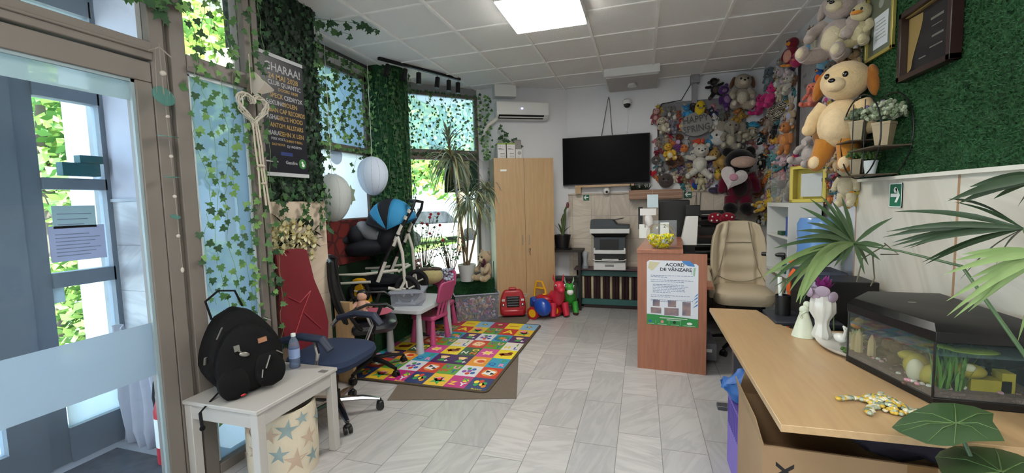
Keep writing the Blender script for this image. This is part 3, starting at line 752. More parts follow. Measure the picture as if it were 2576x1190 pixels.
b = MB(); b.add([(-.2, -.12, .45), (.2, -.12, .45), (.2, .14, .45), (-.2, .14, .45), (-.25, -.18, .505), (.26, -.18, .505), (.26, .14, .505), (-.25, .14, .505)], [(0, 3, 2, 1), (4, 5, 6, 7), (0, 1, 5, 4), (1, 2, 6, 5), (2, 3, 7, 6), (3, 0, 4, 7)]); part('scanner_underside', b, BLACK, t)
b = MB(); Mx = frame((0, -0.19, 0), (1, 0, 0), (0, 0, 1), (0, -1, 0))
b.slab([(-.255, -.19, .572), (.265, -.19, .572), (.265, -.19, .615), (.10, -.19, .625), (.05, -.19, .69), (-.245, -.19, .695)], (0, .31, 0)); part('document_feeder', b, DG, t, bevel=0.008)
b = MB(); b.slab([(0.03, -.1, .675), (.18, -.1, .70), (.18, .1, .70), (.03, .1, .675)], (0, 0, .008)); part('feeder_tray', b, BLACK, t)
t = thing('glass_vase', 'clear glass vase left of the printer on the radiator shelf', 'vase', (-0.77, 6.05, 0.592))
b = MB(); b.lathe((0, 0, 0), [(0, 0), (0.04, 0), (0.045, 0.04), (0.028, 0.10), (0.05, 0.235), (0.047, 0.235), (0.024, 0.10), (0.04, 0.04), (0, 0.012)], 20)
part('vase_body', b, clear('vase_glass', (.85, .88, .88), haze=.25), t)
# ================================================================== cherry counter with poster
CA = Vector((-0.039, 3.989, 0)); CB = Vector((0.536, 3.945, 0))
uc = (CB - CA).normalized(); nc = Vector((uc.y, -uc.x, 0)); bk = -nc
rc = math.atan2(uc.y, uc.x)
t = thing('reception_counter', 'cherry wood reception counter end panel facing the door', 'counter', CA, rc)
b = MB(); b.box((0, 0, 0), (0.577, 0.025, 1.065)); part('end_panel', b, CHERRY, t, bevel=0.002)
b = MB(); b.box((-0.005, -0.006, 1.065), (0.385, 1.75, 1.10)); part('counter_top', b, CHERRY, t, bevel=0.003)
b = MB(); b.box((0.0, 0.025, 0), (0.025, 1.7, 1.065)); part('front_panel', b, CHERRY, t)
b = MB(); b.box((0.025, 0.3, 0.70), (0.65, 2.1, 0.728)); part('desk_top', b, CHERRY, t)
b = MB(); b.box((0.30, 0.05, 0.0), (0.55, 0.4, 0.5)); part('pedestal', b, BLACK, t)
# poster on the panel
pm = Matrix.Translation(CA) @ Matrix.Rotation(rc, 4, 'Z') @ frame((0, -0.001, 0), (1, 0, 0), (0, 0, 1), (0, -1, 0))
pt = thing('notice_poster', 'white sale agreement poster with green footer on the counter panel', 'poster', CA + Vector((0, 0, 0)), rc)
PWm = frame((0, -0.0015, 0), (1, 0, 0), (0, 0, 1), (0, -1, 0))
px0, px1, pz0, pz1 = 0.082, 0.508, 0.42, 1.005
def pr(u, v): return (px0 + (px1 - px0) * u, pz0 + (pz1 - pz0) * v)
b = MB(); pts = [pr(.0, 0), pr(1, 0), pr(1, .93), pr(.96, .955), pr(.90, .96), pr(.84, 1), pr(.05, 1), pr(0, .97)]
b.slab([PWm @ Vector((p[0], p[1], 0)) for p in pts], (0, -0.0015, 0)); part('sheet', b, mat('paper_white', '#dfe4ec', .5, var=.02), pt, smooth=0)
T = 0.0022
b = MB(); flatpoly(b, PWm, [pr(0, 0), pr(1, 0), pr(1, .125), pr(.5, .15), pr(0, .165)], T); part('green_footer', b, mat('foot_green', '#2f8a46', .5), pt, smooth=0)
b = MB()
def lnp(u0, v0, u1, v1): 
    a = pr(u0, v0); c = pr(u1, v1); rect(b, PWm, a[0], a[1], c[0], c[1], T)
r = random.Random(3)
v = 0.765
for blk in ((2, .8), (2, .8), (6, .62), (2, .75), (2, .8)):
    for i in range(blk[0]):
        u = .08 if blk[0] != 6 else .12
        end = u + (blk[1] if i < blk[0] - 1 else blk[1] * r.uniform(.3, .8))
        while u < end:
            w_ = r.uniform(.02, .07); lnp(u, v, min(u + w_, .9), v + .007); u += w_ + .012
        v -= .024
    v -= .022
part('small_print', b, mat('print_blue', '#6b7fa8', .7), pt, smooth=0)
b = MB()
def TP(s, u, v, size, sx=1.0): a = pr(u, v); text(b, s, PWm @ Matrix.Translation((a[0], a[1], T)), size, 0.0004, sx=sx, bold=.02)
TP('ACORD', .555, .935, .040, 1.1); TP('DE VÂNZARE', .57, .862, .040, 1.1)
part('heading', b, mat('print_black', '#33363a', .6), pt, smooth=0)
b = MB()
for (u0, v0, u1, v1) in ((.12, .29, .26, .39), (.42, .29, .58, .39), (.08, .18, .29, .27), (.35, .16, .63, .275), (.70, .17, .86, .38)):
    lnp(u0, v0, u1, v1)
part('photograph', b, wood('photo_mix', '#5a6078', '#b08f84', 3, .5, (4, 4, 5)), pt, smooth=0)
b = MB()
lnp(.26, .108, .80, .122); lnp(.40, .082, .68, .095)
for u in (.18, .44, .67): lnp(u, .02, u + .004, .07)
lnp(.02, .012, .15, .018); lnp(.22, .012, .4, .018); lnp(.48, .012, .64, .018); lnp(.72, .012, .95, .018); 
a = pr(.84, .05); disc(b, PWm, a[0], a[1], .022, t=T + .0002, ry=.012)
part('footer_text', b, SW, pt, smooth=0)
for (u, cc) in ((.07, '#2a5f9e'), (.31, '#d88a8f'), (.55, '#15301f')):
    b = MB(); a = pr(u, .055); disc(b, PWm, a[0], a[1], .013, t=T + .0003); part('social_icon', b, mat('icon' + cc[1:], cc, .5), pt, smooth=0)
b = MB(); flatpoly(b, PWm, [pr(.68, 1), pr(.84, 1), pr(.92, .95), pr(.93, .915), pr(.8, .925), pr(.72, .96)][::-1], T)
for k, (u, v) in enumerate(((.98, .50), (.97, .45), (.985, .40), (.98, .34))): flatpoly(b, PWm, [pr(.92 - .03 * k % .06, v - .05), pr(.99, v - .01), pr(.99, v + .02)], T + .0001 * k)
part('blue_strokes', b, mat('stroke_blue', '#4d86c6', .5), pt, smooth=0)
b = MB(); flatpoly(b, PWm, [pr(.02, .88), pr(.10, .84), pr(.14, .86), pr(.22, .93), pr(.26, .97), pr(.05, .98)], T); part('shell_print', b, mat('shell_print', '#cfc9a8', .6), pt, smooth=0)
b = MB(); flatpoly(b, PWm, [pr(.9, .78), pr(.93, .77), pr(.95, .90), pr(.91, .90)], T); flatpoly(b, PWm, [pr(.86, .80), pr(.88, .80), pr(.87, .84)], T); part('seaweed_print', b, mat('weed_print', '#9cc0a8', .6), pt, smooth=0)
# sweets bowl on the counter
bc = onz(1662, 612, 1.101); bc = Vector((0.165, 4.10, 1.101))
t = thing('candy_bowl', 'round glass bowl full of yellow wrapped sweets on the counter', 'bowl', bc)
R = 0.128
prf = [(0.0, 0.0)] + [(R * math.sin(a), R * 0.95 - R * 0.95 * math.cos(a)) for a in [0.5 + k * 0.14 for k in range(15)]]
b = MB(); b.lathe((0, 0, 0), [(0.0, 0.003), (0.06, 0.0)] + prf[2:], 32); part('bowl_glass', b, clear('bowl_glass', (1, 1, 1), haze=.02, gloss=.35), t)
SWT = [mat('sweet_y', '#f0e020', .35), mat('sweet_g', '#b8d040', .35), mat('sweet_s', '#c4cfd6', .25), mat('sweet_y2', '#e0c020', .4)]
b = MB(); r = random.Random(5)
for k in range(420):
    z = r.uniform(0.02, 0.118); rr = math.sqrt(max(0, 1 - ((z - R * .95) / (R * .95)) ** 2)) * R * 0.88
    a = r.uniform(0, 2 * PI); q = rr * math.sqrt(r.uniform(0.3, 1))
    b.m(r.choice((0, 0, 0, 1, 2, 3)))
    b.cb((0, 0, 0), (.032, .014, .009)); M = Matrix.Translation((q * math.cos(a), q * math.sin(a), z)) @ Euler((r.uniform(0, 6), r.uniform(0, 6), r.uniform(0, 6))).to_matrix().to_4x4(); b.xf(M, len(b.v) - 8)
o = single('wrapped_sweets', b, SWT, 'yellow and silver wrapped sweets heaped inside the glass bowl', 'sweets'); tag(o, kind='stuff'); o.location = Vector(o.location) + bc
t = thing('card_stand', 'clear stand with a question mark card behind the sweets bowl', 'sign', (0.21, 4.36, 1.101))
b = MB(); b.box((-.11, 0, 0), (.11, .004, .24)); part('stand', b, clear('acrylic', haze=.15), t)
b = MB(); b.box((-.04, -.006, .10), (.04, -.002, .22)); part('card', b, SW, t)
b = MB(); text(b, '2', frame((0, -.0065, .185), (1, 0, 0), (0, 0, 1), (0, -1, 0)), .05); part('numeral', b, BLACK, t)
# counter-top and rear desk clutter
t = thing('computer_monitor', 'black computer monitor seen from behind on the counter', 'monitor', (0.36, 5.35, 0.73))
b = MB(); b.box((-.17, -.02, .30), (.17, .03, .80)); part('screen_back', b, BLACK, t, bevel=.01)
b = MB(); b.box((-.03, .0, .0), (.03, .03, .4)); b.box((-.12, -.08, 0), (.12, .1, .015)); part('stand', b, BLACK, t)
t = thing('paper_dispenser', 'white upright dispenser with black top beside the monitor', 'dispenser', (0.50, 5.1, 0.73))
b = MB(); b.slab([(-.09, -.06, .30), (.08, -.06, .30), (.09, -.06, .62), (-.03, -.06, .62)], (0, .12, 0)); part('body', b, WHITE, t, bevel=.006)
b = MB(); b.box((-.04, -.05, .62), (.11, .06, .74)); part('top', b, BLACK, t, bevel=.006)
b = MB(); b.box((-.06, -.05, 0), (.06, .05, .30)); part('base', b, BLACK, t)
t = thing('desk_gadget', 'white rounded desk gadget leaning beside the black monitor', 'gadget', (0.06, 5.2, 1.101))
b = MB(); b.ell((0.02, 0, .20), (.05, .04, .10), Matrix.Rotation(-.2, 3, 'Y')); b.box((-.08, -.03, .26), (.10, .03, .34)); b.cyl((0, 0), .02, 0, .15, 10); part('body', b, WHITE, t, bevel=.004)
b = MB(); b.box((-.1, -.02, .1), (-.05, .02, .36)); part('back', b, BLACK, t)
b = MB(); b.box((0.0, -.02, .35), (.12, .0, .50)); part('paper', b, mat('paper_blue', '#bcd0d8', .6), t)
b = MB(); b.box((-.09, -.055, 0), (-.03, -.05, .16)); b.box((-.03, -.055, 0), (.03, -.05, .12)); part('note', b, SW, t)
def tray_stack(name, x, y, z, w, h, n, label, frame_col):
    t = thing(name, label, 'tray', (x, y, z)); dz = h / n
    for k in range(n):
        b = MB(); b.box((-w / 2, -.15, k * dz), (w / 2, .12, k * dz + .006)); b.box((-w / 2, -.15, k * dz), (-w / 2 + .006, .12, k * dz + dz * .8)); b.box((w / 2 - .006, -.15, k * dz), (w / 2, .12, k * dz + dz * .8)); b.box((-w / 2, .115, k * dz), (w / 2, .12, k * dz + dz))
        b.box((-w / 2, -.155, k * dz), (w / 2, -.15, k * dz + dz * .3))
        dd = part('tray', b, BLACK, t)
        b = MB(); b.box((-w / 2 + .02, -.14, k * dz + .008), (w / 2 - .02, .1, k * dz + .014 + .008 * (k % 2))); part('papers', b, SW, dd)
    return t
tray_stack('letter_tray', 0.90, 6.12, 1.08, 0.34, 0.30, 4, 'black letter tray stack standing on the desk hutch', BLACK)
tray_stack('letter_tray', 0.66, 5.55, 0.80, 0.34, 0.26, 3, 'black letter tray stack inside the hutch below the shelf', BLACK)
t = thing('desk_hutch', 'brown hutch board carrying the upper letter trays', 'shelf', (0.78, 6.0, 0))
b = MB(); b.box((-.30, -.22, 1.05), (.42, .25, 1.075)); part('board', b, wood('walnut', '#5e4034', '#6e4c3c', 3, .5), t)
b = MB(); b.box((-.30, -.20, .73), (-.28, .25, 1.05)); b.box((.40, -.20, .73), (.42, .25, 1.05)); part('side', b, wood('walnut', '#5e4034', '#6e4c3c'), t)
b = MB(); b.box((-.32, -.55, .70), (.62, .28, .728)); part('desk_top', b, mat('desk_grey', '#8d8b8c', .5), t)
b = MB(); b.box((-.30, -.35, 0), (-.02, .25, .70)); b.box((.5, -.3, 0), (.6, .25, .70)); part('drawer_unit', b, mat('navy_dark', '#1d2434', .5), t)
b = MB(); b.tube([(.58, 6.28, 1.56), (.70, 6.27, 1.58), (.68, 6.27, 1.40), (.56, 6.27, 1.30), (.60, 6.27, 1.15), (.50, 6.27, 1.08)], .004, 5); b.tube([(.76, 6.28, 1.62), (.74, 6.28, 1.2)], .006, 5); b.tube([(.71, 6.28, 1.62), (.70, 6.28, 1.1)], .004, 5)
single('wall_cables', b, mat('cable_grey', '#77787a', .6), 'thin grey cables on the marble below the left-arrow sign', 'cable')
t = thing('wall_planter', 'long brown cardboard box shelf under the plush toys', 'shelf', (0.14, 6.18, 1.55))
b = MB(); b.box((-.31, -.12, 0), (.37, .12, .125)); part('box', b, wood('carton_brown', '#8a6a58', '#9c7b66', 6, .8), t, bevel=.004)
b = MB(); b.box((-.312, -.124, .03), (.372, -.12, .034)); b.box((-.312, -.124, .085), (.372, -.12, .089)); b.box((-.005, -.125, 0), (.0, -.12, .125)); part('seam', b, mat('seam_light', '#c0a892', .8), t)
b = MB()
rr = random.Random(9)
for k in range(110):
    p = (rr.uniform(-.28, -.05), rr.uniform(-.1, .08), .125); blade(b, p, (rr.uniform(-1, 1), rr.uniform(-1, .3), 1.2), rr.uniform(.05, .12), .02, .6, 3)
part('greenery', b, mat('green_dark', '#2c3624', .8, var=.3), t)
# desk drawers under/behind counter
t = thing('drawer_tower', 'grey plastic drawers behind the reception counter panel', 'drawers', (0.56, 4.35, 0))
for k in range(1):
    b = MB(); b.box((-.08, -.14, .04), (.10, .25, .20)); part('drawer', b, mat('drawer_grey', '#6f7078', .4), t, bevel=.006)
b = MB(); b.box((-.05, -.145, .12), (.06, -.14, .15)); part('label', b, SW, t)
# ================================================================== office chairs
def castor_base(t, R=0.30, z=0.06, m=BLACK, spoke=None, rot=0.3, col=None):
    for k in range(5):
        a = rot + k * 2 * PI / 5
        e = Vector((math.cos(a), math.sin(a), 0))
        b = MB(); b.tube([(0, 0, .13), e * R * .6 + Vector((0, 0, .115)), e * R + Vector((0, 0, .085))], [.032, .026, .018], 8, flat=.7)
        sp = part('base_arm', b, spoke or m, t)
        b = MB(); s = Vector((-e.y, e.x, 0)); c = e * R + Vector((0, 0, .03))
        for q in (-1, 1): b.tube([c + s * q * .008, c + s * q * .026], .029, 12)
        b.tube([c + Vector((0, 0, .03)), c + Vector((0, 0, .055))], .012, 8)
        b.ell(c + Vector((0, 0, .028)), (.026, .026, .014))
        part('castor', b, BLACK, t)
    b = MB(); b.cyl((0, 0), .035, .09, .2); b.cyl((0, 0), .022, .2, .42); part('gas_column', b, BLACK, t)
def surf(fn, nu, nv, th):
    """closed cushion from a front surface fn(u,v)->Vector, thickness th(u,v) along +y"""
    mb = MB(); vs = []; 
    for j in range(nv + 1):
        for i in range(nu + 1): vs.append(fn(i / nu, j / nv))
    n1 = len(vs)
    for j in range(nv + 1):
        for i in range(nu + 1):
            p = fn(i / nu, j / nv); vs.append(p + th(i / nu, j / nv))
    fs = []; W = nu + 1
    for j in range(nv):
        for i in range(nu):
            a = j * W + i; fs.append((a, a + 1, a + W + 1, a + W)); fs.append((n1 + a, n1 + a + W, n1 + a + W + 1, n1 + a + 1))
    for i in range(nu):
        fs.append((i, n1 + i, n1 + i + 1, i + 1)); a = nv * W + i; fs.append((a, a + 1, n1 + a + 1, n1 + a))
    for j in range(nv):
        a = j * W; fs.append((a, a + W, n1 + a + W, n1 + a)); a = j * W + nu; fs.append((a, n1 + a, n1 + a + W, a + W))
    mb.add(vs, fs); return mb
def seatpad(w, d, h, z, dome=.03, round_=.35):
    """rounded seat pad, front is -y"""
    prof = []
    n = 40; mb = MB(); rings = [(0.0, z), (.9, z + .0), (1.0, z + h * .45), (.97, z + h * .8), (.85, z + h), (.5, z + h + dome * .5), (0.02, z + h + dome * .5)]
    vs = []; fs = []
    for s_, zz in rings:
        for k in range(n):
            t = 2 * PI * k / n; c, s = math.cos(t), math.sin(t); e = round_
            x = math.copysign(abs(c) ** e, c) * w / 2; y = math.copysign(abs(s) ** e, s) * d / 2
            vs.append((x * max(s_, .02), y * max(s_, .02), zz))
    for i in range(len(rings) - 1):
        for k in range(n): a = i * n + k; b = i * n + (k + 1) % n; fs.append((a, b, b + n, a + n))
    fs.append(tuple(range(n - 1, -1, -1))); fs.append(tuple(range((len(rings) - 1) * n, len(rings) * n)))
    return mb.add(vs, fs)
# red and navy chair against the pillar
REDL = mat('red_leatherette', '#6c1f28', .45, var=.12, scale=6, bump=.25, bscale=8); NAVY = mat('navy_fabric', '#26344f', .85, var=.1, scale=60)
t = thing('office_chair', 'high-backed office chair with red back and navy seat by the pillar', 'office chair', (-2.17, 2.53, 0), PI / 2 + .04)
def redback(u, v):
    w = .135 + .0 * v
    prof = [(0, .16), (.25, .225), (.45, .22), (.7, .165), (.85, .16), (1, .15)]
    for (a, x), (b_, y) in zip(prof, prof[1:]):
        if a <= v <= b_: w = x + (y - x) * (v - a) / (b_ - a); break
    x = (u - .5) * 2 * w
    return Vector((x, .20 + .13 * v + .03 * math.sin(PI * v) * 0 + .05 * abs(2 * u - 1) ** 2 * -.6, .47 + .775 * v - .02 * abs(2 * u - 1) ** 4))
b = surf(redback, 16, 24, lambda u, v: Vector((0, .02 + .035 * math.sin(PI * u) ** .5 * (1 if 0 < v < 1 else .6), 0))); part('backrest', b, REDL, t)
b = MB()
for q in (((-.16, .62), (.0, .78), (.14, .93)), ((.16, .62), (.02, .78)), ((-.12, .93), (0, .86), (.14, .93))): b.tube([redback(.5 + p[0] / .45, (p[1] - .47) / .8 if p[1] > .47 else 0) + Vector((0, -.003, 0)) for p in q], .0035, 5)
part('seam', b, mat('red_seam', '#a03a44', .5), t)
part('seat', seatpad(.54, .52, .10, .42, .02, .55), NAVY, t)
for s in (-1, 1):
    b = MB(); b.tube([(s * .29, .16, .66), (s * .30, .0, .70), (s * .30, -.16, .69), (s * .30, -.22, .62)], [.03, .032, .034, .03], 10, flat=.8); ar = part('armrest', b, mat('navy_plastic', '#232c40', .5), t)
    b = MB(); b.tube([(s * .30, -.10, .69), (s * .31, -.13, .60), (s * .28, -.08, .46), (s * .2, -.05, .43)], [.016, .014, .014, .016], 8); b.tube([(s * .29, .16, .66), (s * .26, .2, .6)], .018, 8); part('arm_bracket', b, CHROME, ar)
castor_base(t, .31, spoke=CHROME, rot=.25)
# black mesh chair
t = thing('office_chair', 'black swivel chair with mesh back and glossy black seat', 'office chair', (-2.42, 3.34, 0), PI / 2 + .62)
def blkback(u, v):
    w = .20 + .03 * math.sin(PI * min(1, v * 1.1)); x = (u - .5) * 2 * w
    return Vector((x, .24 + .10 * v - .05 * (2 * u - 1) ** 2 + .03 * math.sin(PI * v), .56 + .54 * v - .03 * abs(2 * u - 1) ** 3))
b = surf(blkback, 14, 14, lambda u, v: Vector((0, .03, 0))); part('backrest', b, mat('black_mesh', '#18181b', .8, var=.2, scale=200), t)
b = MB(); b.tube([blkback(0, k / 8) for k in range(9)] + [blkback(k / 6, 1) for k in range(1, 7)] + [blkback(1, 1 - k / 8) for k in range(1, 9)], .018, 8); part('back_frame', b, BLACK, t)
b = MB(); b.tube([blkback(k / 6, 1.0) + Vector((0, .012, .012)) for k in range(7)], .012, 6); part('top_edge', b, mat('gloss_edge', '#7f95a8', .3), t)
part('seat', seatpad(.50, .48, .09, .42, .03, .6), mat('black_leather', '#181c24', .28, spec=.6), t)
for s in (-1, 1):
    b = MB(); b.tube([(s * .27, .18, .64), (s * .28, .02, .70), (s * .29, -.14, .69), (s * .29, -.20, .64)], [.018, .022, .024, .016], 8, flat=.6); ar = part('armrest', b, BLACK, t)
    b = MB(); b.tube([(s * .285, -.1, .69), (s * .28, -.04, .55), (s * .25, -.02, .45), (s * .1, 0, .43)], .016, 8); b.tube([(s * .27, .18, .64), (s * .27, .1, .5), (s * .2, .05, .44)], .016, 8); part('arm_bracket', b, BLACK, ar)
b = MB(); b.tube([(0, .1, .40), (0, .30, .42), (0, .31, .7)], .025, 8, flat=.5); part('back_support', b, BLACK, t)
castor_base(t, .31, spoke=BLACK, rot=.05)
# pink pad + doll on black chair
b = MB(); b.ell((0, 0, .012), (.19, .16, .012), nu=28); o = single('seat_pad', b, mat('dusty_pink', '#b0566a', .7), 'flat round dusty pink pad on the black chair seat', 'cushion'); o.location = (-2.40, 3.33, .56); o.rotation_euler = (0, 0, .3)
# beige executive chair
BEIGE = mat('beige_leather', '#b5a78e', .5, var=.08, scale=5, bump=.2, bscale=12)
t = thing('office_chair', 'beige leather executive chair behind the desk', 'office chair', (0.96, 4.72, 0), -.03)
def bb(u, v):
    w = .235 + .035 * math.sin(PI * min(1, v * .9 + .15)) - .03 * max(0, v - .8) / .2; x = (u - .5) * 2 * w
    edge = abs(2 * u - 1); yb = .17 + .10 * v
    cush = .03 * math.sin(PI * v * 4.2) ** 2 * (edge < .62) * .5
    z = .60 + .70 * v - .05 * edge ** 4 * v
    return Vector((x, yb - .07 * edge ** 2 + (.02 if .55 < edge < .7 else 0) - cush, z))
b = surf(bb, 26, 30, lambda u, v: Vector((0, .11, 0))); part('backrest', b, BEIGE, t, smooth=70, sub=1)
b = MB()
for s in (-1, 1): b.tube([bb(.5 + s * .22, .99) + Vector((0, -.012, 0)), bb(.5 + s * .25, .6) + Vector((0, -.012, 0)), bb(.5 + s * .33, .3) + Vector((0, -.012, 0)), bb(.5 + s * .45, .12) + Vector((0, -.006, 0))], .004, 5)
b.tube([bb(.5 + k * .045, .68 + .0 * k) + Vector((0, -.012, 0)) for k in range(-5, 6)], .004, 5)
b.tube([bb(.5 + k * .08, .10 + .004 * k * k) + Vector((0, -.015, 0)) for k in range(-5, 6)], .004, 5)
part('seam', b, mat('beige_seam', '#8c806a', .7), t)
o = part('seat', seatpad(.56, .52, .14, .50, .03, .5), BEIGE, t)
for s in (-1, 1):
    b = MB(); b.tube([(s * .29, .18, .80), (s * .33, .02, .80), (s * .33, -.14, .76), (s * .30, -.18, .66), (s * .28, -.1, .56)], [.04, .04, .04, .032, .03], 10, flat=.8); part('armrest', b, BEIGE, t)
castor_base(t, .32, spoke=BLACK)
b = MB(); b.box((-.14, -.14, .44), (.14, .14, .51)); part('seat_plate', b, BLACK, t)
b = MB(); b.tube([(1.18, 4.9, .96), (1.35, 4.78, .965)], .022, 8); b.tube([(1.34, 4.79, .95), (1.36, 4.8, .80)], .018, 8); b.tube([(1.36, 4.8, .8), (1.38, 4.9, .0)], .018, 8)
single('armrest_post', b, BLACK, 'black chair armrest sticking out behind the beige chair', 'armrest')
# ================================================================== white side table with backpack
WT = mat('white_paint', '#b0ada9', .5, var=.05, scale=4)
bx0, bx1, by0, by1, BZ = -2.375, -1.86, 1.60, 2.20, .53
t = thing('side_table', 'white painted wooden side table by the glass door', 'table', ((bx0 + bx1) / 2, (by0 + by1) / 2, 0))
cx, cy = (bx0 + bx1) / 2, (by0 + by1) / 2
b = MB(); b.box((bx0 - cx, by0 - cy, BZ - .022), (bx1 - cx, by1 - cy, BZ)); part('tabletop', b, WT, t, bevel=.004)
for s, tt in ((0, 0), (0, 1), (1, 0), (1, 1)):
    x = (bx0 + .03, bx1 - .03)[s] - cx; y = (by0 + .03, by1 - .03)[tt] - cy
    b = MB(); b.box((x - .024, y - .024, 0), (x + .024, y + .024, BZ - .022)); part('leg', b, WT, t, bevel=.003)
b = MB(); b.box((bx0 + .02 - cx, by0 + .012 - cy, BZ - .10), (bx1 - .02 - cx, by0 + .03 - cy, BZ - .022)); b.box((bx1 - .03 - cx, by0 + .02 - cy, BZ - .10), (bx1 - .012 - cx, by1 - .02 - cy, BZ - .022)); b.box((bx0 + .012 - cx, by0 + .02 - cy, BZ - .10), (bx0 + .03 - cx, by1 - .02 - cy, BZ - .022)); b.box((bx0 + .02 - cx, by1 - .03 - cy, BZ - .10), (bx1 - .02 - cx, by1 - .012 - cy, BZ - .022)); part('apron', b, WT, t)
b = MB()
for q in ((bx1 - .004, by0 + .015), (bx1 - .004, by0 + .04), (bx1 - .004, by1 - .04)): b.tube([(q[0] - cx - .01, q[1] - cy, BZ - .06), (q[0] - cx - .003, q[1] - cy, BZ - .06)], .006, 8)
part('screw', b, mat('screw_grey', '#77777a', .5), t)
# backpack
t = thing('backpack', 'black backpack with metal zip pulls standing on the white side table', 'backpack', (-2.14, 1.82, BZ), PI / 2 - 0.42)
t.scale = (1.10, 1.1, 1.05); t.rotation_euler = (0, -.10, PI / 2 - .42)
BP = mat('black_nylon', '#0b0b0d', .8, var=.2, scale=40, bump=.25, bscale=120, spec=.2)
# local: front -y, width x ±.17, height .42, lean back
def blob(w, d, h, z0, e=.5, yoff=0, lean=0, taper=.8, nseg=32):
    mb = MB(); vs = []; fs = []; R_ = 12
    for j in range(R_ + 1):
        v = j / R_; ang = PI * v; sc = min(1, (math.sin(ang) + 1e-3) ** .35)
        tp = 1 - (1 - taper) * max(0, v - .4) / .6
        for k in range(nseg):
            t_ = 2 * PI * k / nseg; c, s = math.cos(t_), math.sin(t_)
            vs.append((math.copysign(abs(c) ** e, c) * w / 2 * sc * tp, yoff + math.copysign(abs(s) ** e, s) * d / 2 * sc + lean * v, z0 + h * v))
    for j in range(R_):
        for k in range(nseg): a = j * nseg + k; b2 = j * nseg + (k + 1) % nseg; fs.append((a, b2, b2 + nseg, a + nseg))
    fs.append(tuple(range(nseg - 1, -1, -1))); fs.append(tuple(range(R_ * nseg, (R_ + 1) * nseg)))
    return mb.add(vs, fs)
part('main_bag', blob(.37, .19, .45, 0, .36, .03, .04, .60), BP, t)
part('front_compartment', blob(.31, .12, .36, .01, .30, -.06, .035, .74), BP, t)
part('front_pocket', blob(.15, .06, .20, .012, .3, -.098, .014, .85).xf(Matrix.Translation((.07, 0, 0))), BP, t)
part('front_pocket', blob(.14, .055, .18, .012, .3, -.096, .014, .85).xf(Matrix.Translation((-.09, 0, 0))), BP, t)
b = MB(); b.tube([(-.10, .03, .42), (-.11, .03, .52), (-.05, .03, .56), (.02, .03, .54), (.04, .03, .45)], .009, 6, flat=.6); part('grab_handle', b, BP, t)
ZP = mat('zip_metal', '#8f8c86', .35, metal=.7)
def onfront(x, z, y=-.155): return Vector((x, y, z))
b = MB()
for (p, q) in (((-.12, -.085, .345), (-.095, -.105, .40)), ((.09, -.09, .385), (.12, -.09, .36)), ((.045, -.135, .13), (.075, -.13, .19)), ((.02, -.138, .09), (.03, -.137, .13)), ((.11, -.125, .20), (.135, -.125, .175)), ((-.175, -.03, .22), (-.172, -.05, .26))): b.tube([p, q], .0065, 6, flat=.5)
b.ell((-.03, -.118, .235), (.024, .006, .012), Matrix.Rotation(.5, 3, 'Y')); b.box((-.068, -.118, .262), (-.044, -.110, .292)); b.tube([(-.055, -.115, .27), (-.035, -.118, .24)], .004, 5); part('zip_pull', b, ZP, t)
b = MB(); b.box((.040, -.114, .265), (.080, -.106, .29)); part('badge', b, mat('copper_badge', '#c08a6a', .3, metal=.6), t)
b = MB(); b.ell((-.07, -.130, .035), (.012, .004, .006)); part('red_logo', b, mat('red_dot', '#b02430', .5), t)
b = MB(); b.tube([(-.13, .0, .05), (-.2, -.02, .01), (-.24, -.08, .012), (-.25, -.12, -.04)], .008, 6, flat=.35); b.ell((-.25, -.12, -.05), (.012, .006, .014)); part('strap', b, BP, t)
t = thing('water_bottle', 'clear plastic water bottle with white cap on the side table', 'bottle', (-2.13, 2.135, BZ + .001))
b = MB(); b.lathe((0, 0, 0), [(0, 0), (.028, 0), (.032, .01), (.031, .04), (.033, .06), (.033, .13), (.031, .15), (.024, .175), (.012, .195), (.012, .205)], 20); part('bottle_body', b, clear('pet', (.75, .85, .95), haze=.22, hazecol='#b8c8e0'), t)
b = MB(); b.cyl((0, 0), .031, .004, .12, 20); part('water', b, clear('bluewater', (.7, .8, .95), haze=.15, hazecol='#8fb0e0'), t)
b = MB(); b.lathe((0, 0, 0), [(.0335, .065), (.0335, .125)], 20); part('label_wrap', b, mat('label_blue', '#8fa5cf', .4), t)
b = MB(); b.cyl((0, 0), .0145, .203, .222, 14); part('cap', b, SW, t)
b = MB(); b.cb((0, 0, 0.0015), (.05, .035, .002)); o = single('small_tag', b, mat('tag_mix', '#6a6664', .5), 'tiny printed tag lying on the side table corner', 'tag'); o.location = (-1.90, 2.12, BZ + .001)
# starfish basket under the table
t = thing('laundry_basket', 'cream fabric basket with blue and pink starfish print under the table', 'basket', (-2.05, 1.93, 0))
CRM = mat('cream_fabric', '#cfc5b0', .9, var=.08, scale=9, bump=.2)
BR = .185
b = MB(); b.lathe((0, 0, 0), [(0, 0), (BR, 0), (BR + .006, .1), (BR + .004, .3), (BR, .40), (BR - .012, .40), (BR - .012, .02), (0, .02)], 40); part('drum', b, CRM, t)
def star(mb, ang, z, r, rot, R=BR + .0075):
    pts = []
    for k in range(10):
        a = rot + k * PI / 5; q = r if k % 2 == 0 else r * .34
        pts.append((q * math.cos(a), q * math.sin(a)))
    ctr = (0, 0); vs = [(ctr)] + pts
    V = [((R + .0008) * math.cos(ang + p[0] / R), (R + .0008) * math.sin(ang + p[0] / R), z + p[1]) for p in vs]
    mb.add(V, [(0, 1 + k, 1 + (k + 1) % 10) for k in range(10)])
b1, b2 = MB(), MB()
aim = math.atan2(-1.93, 2.05)
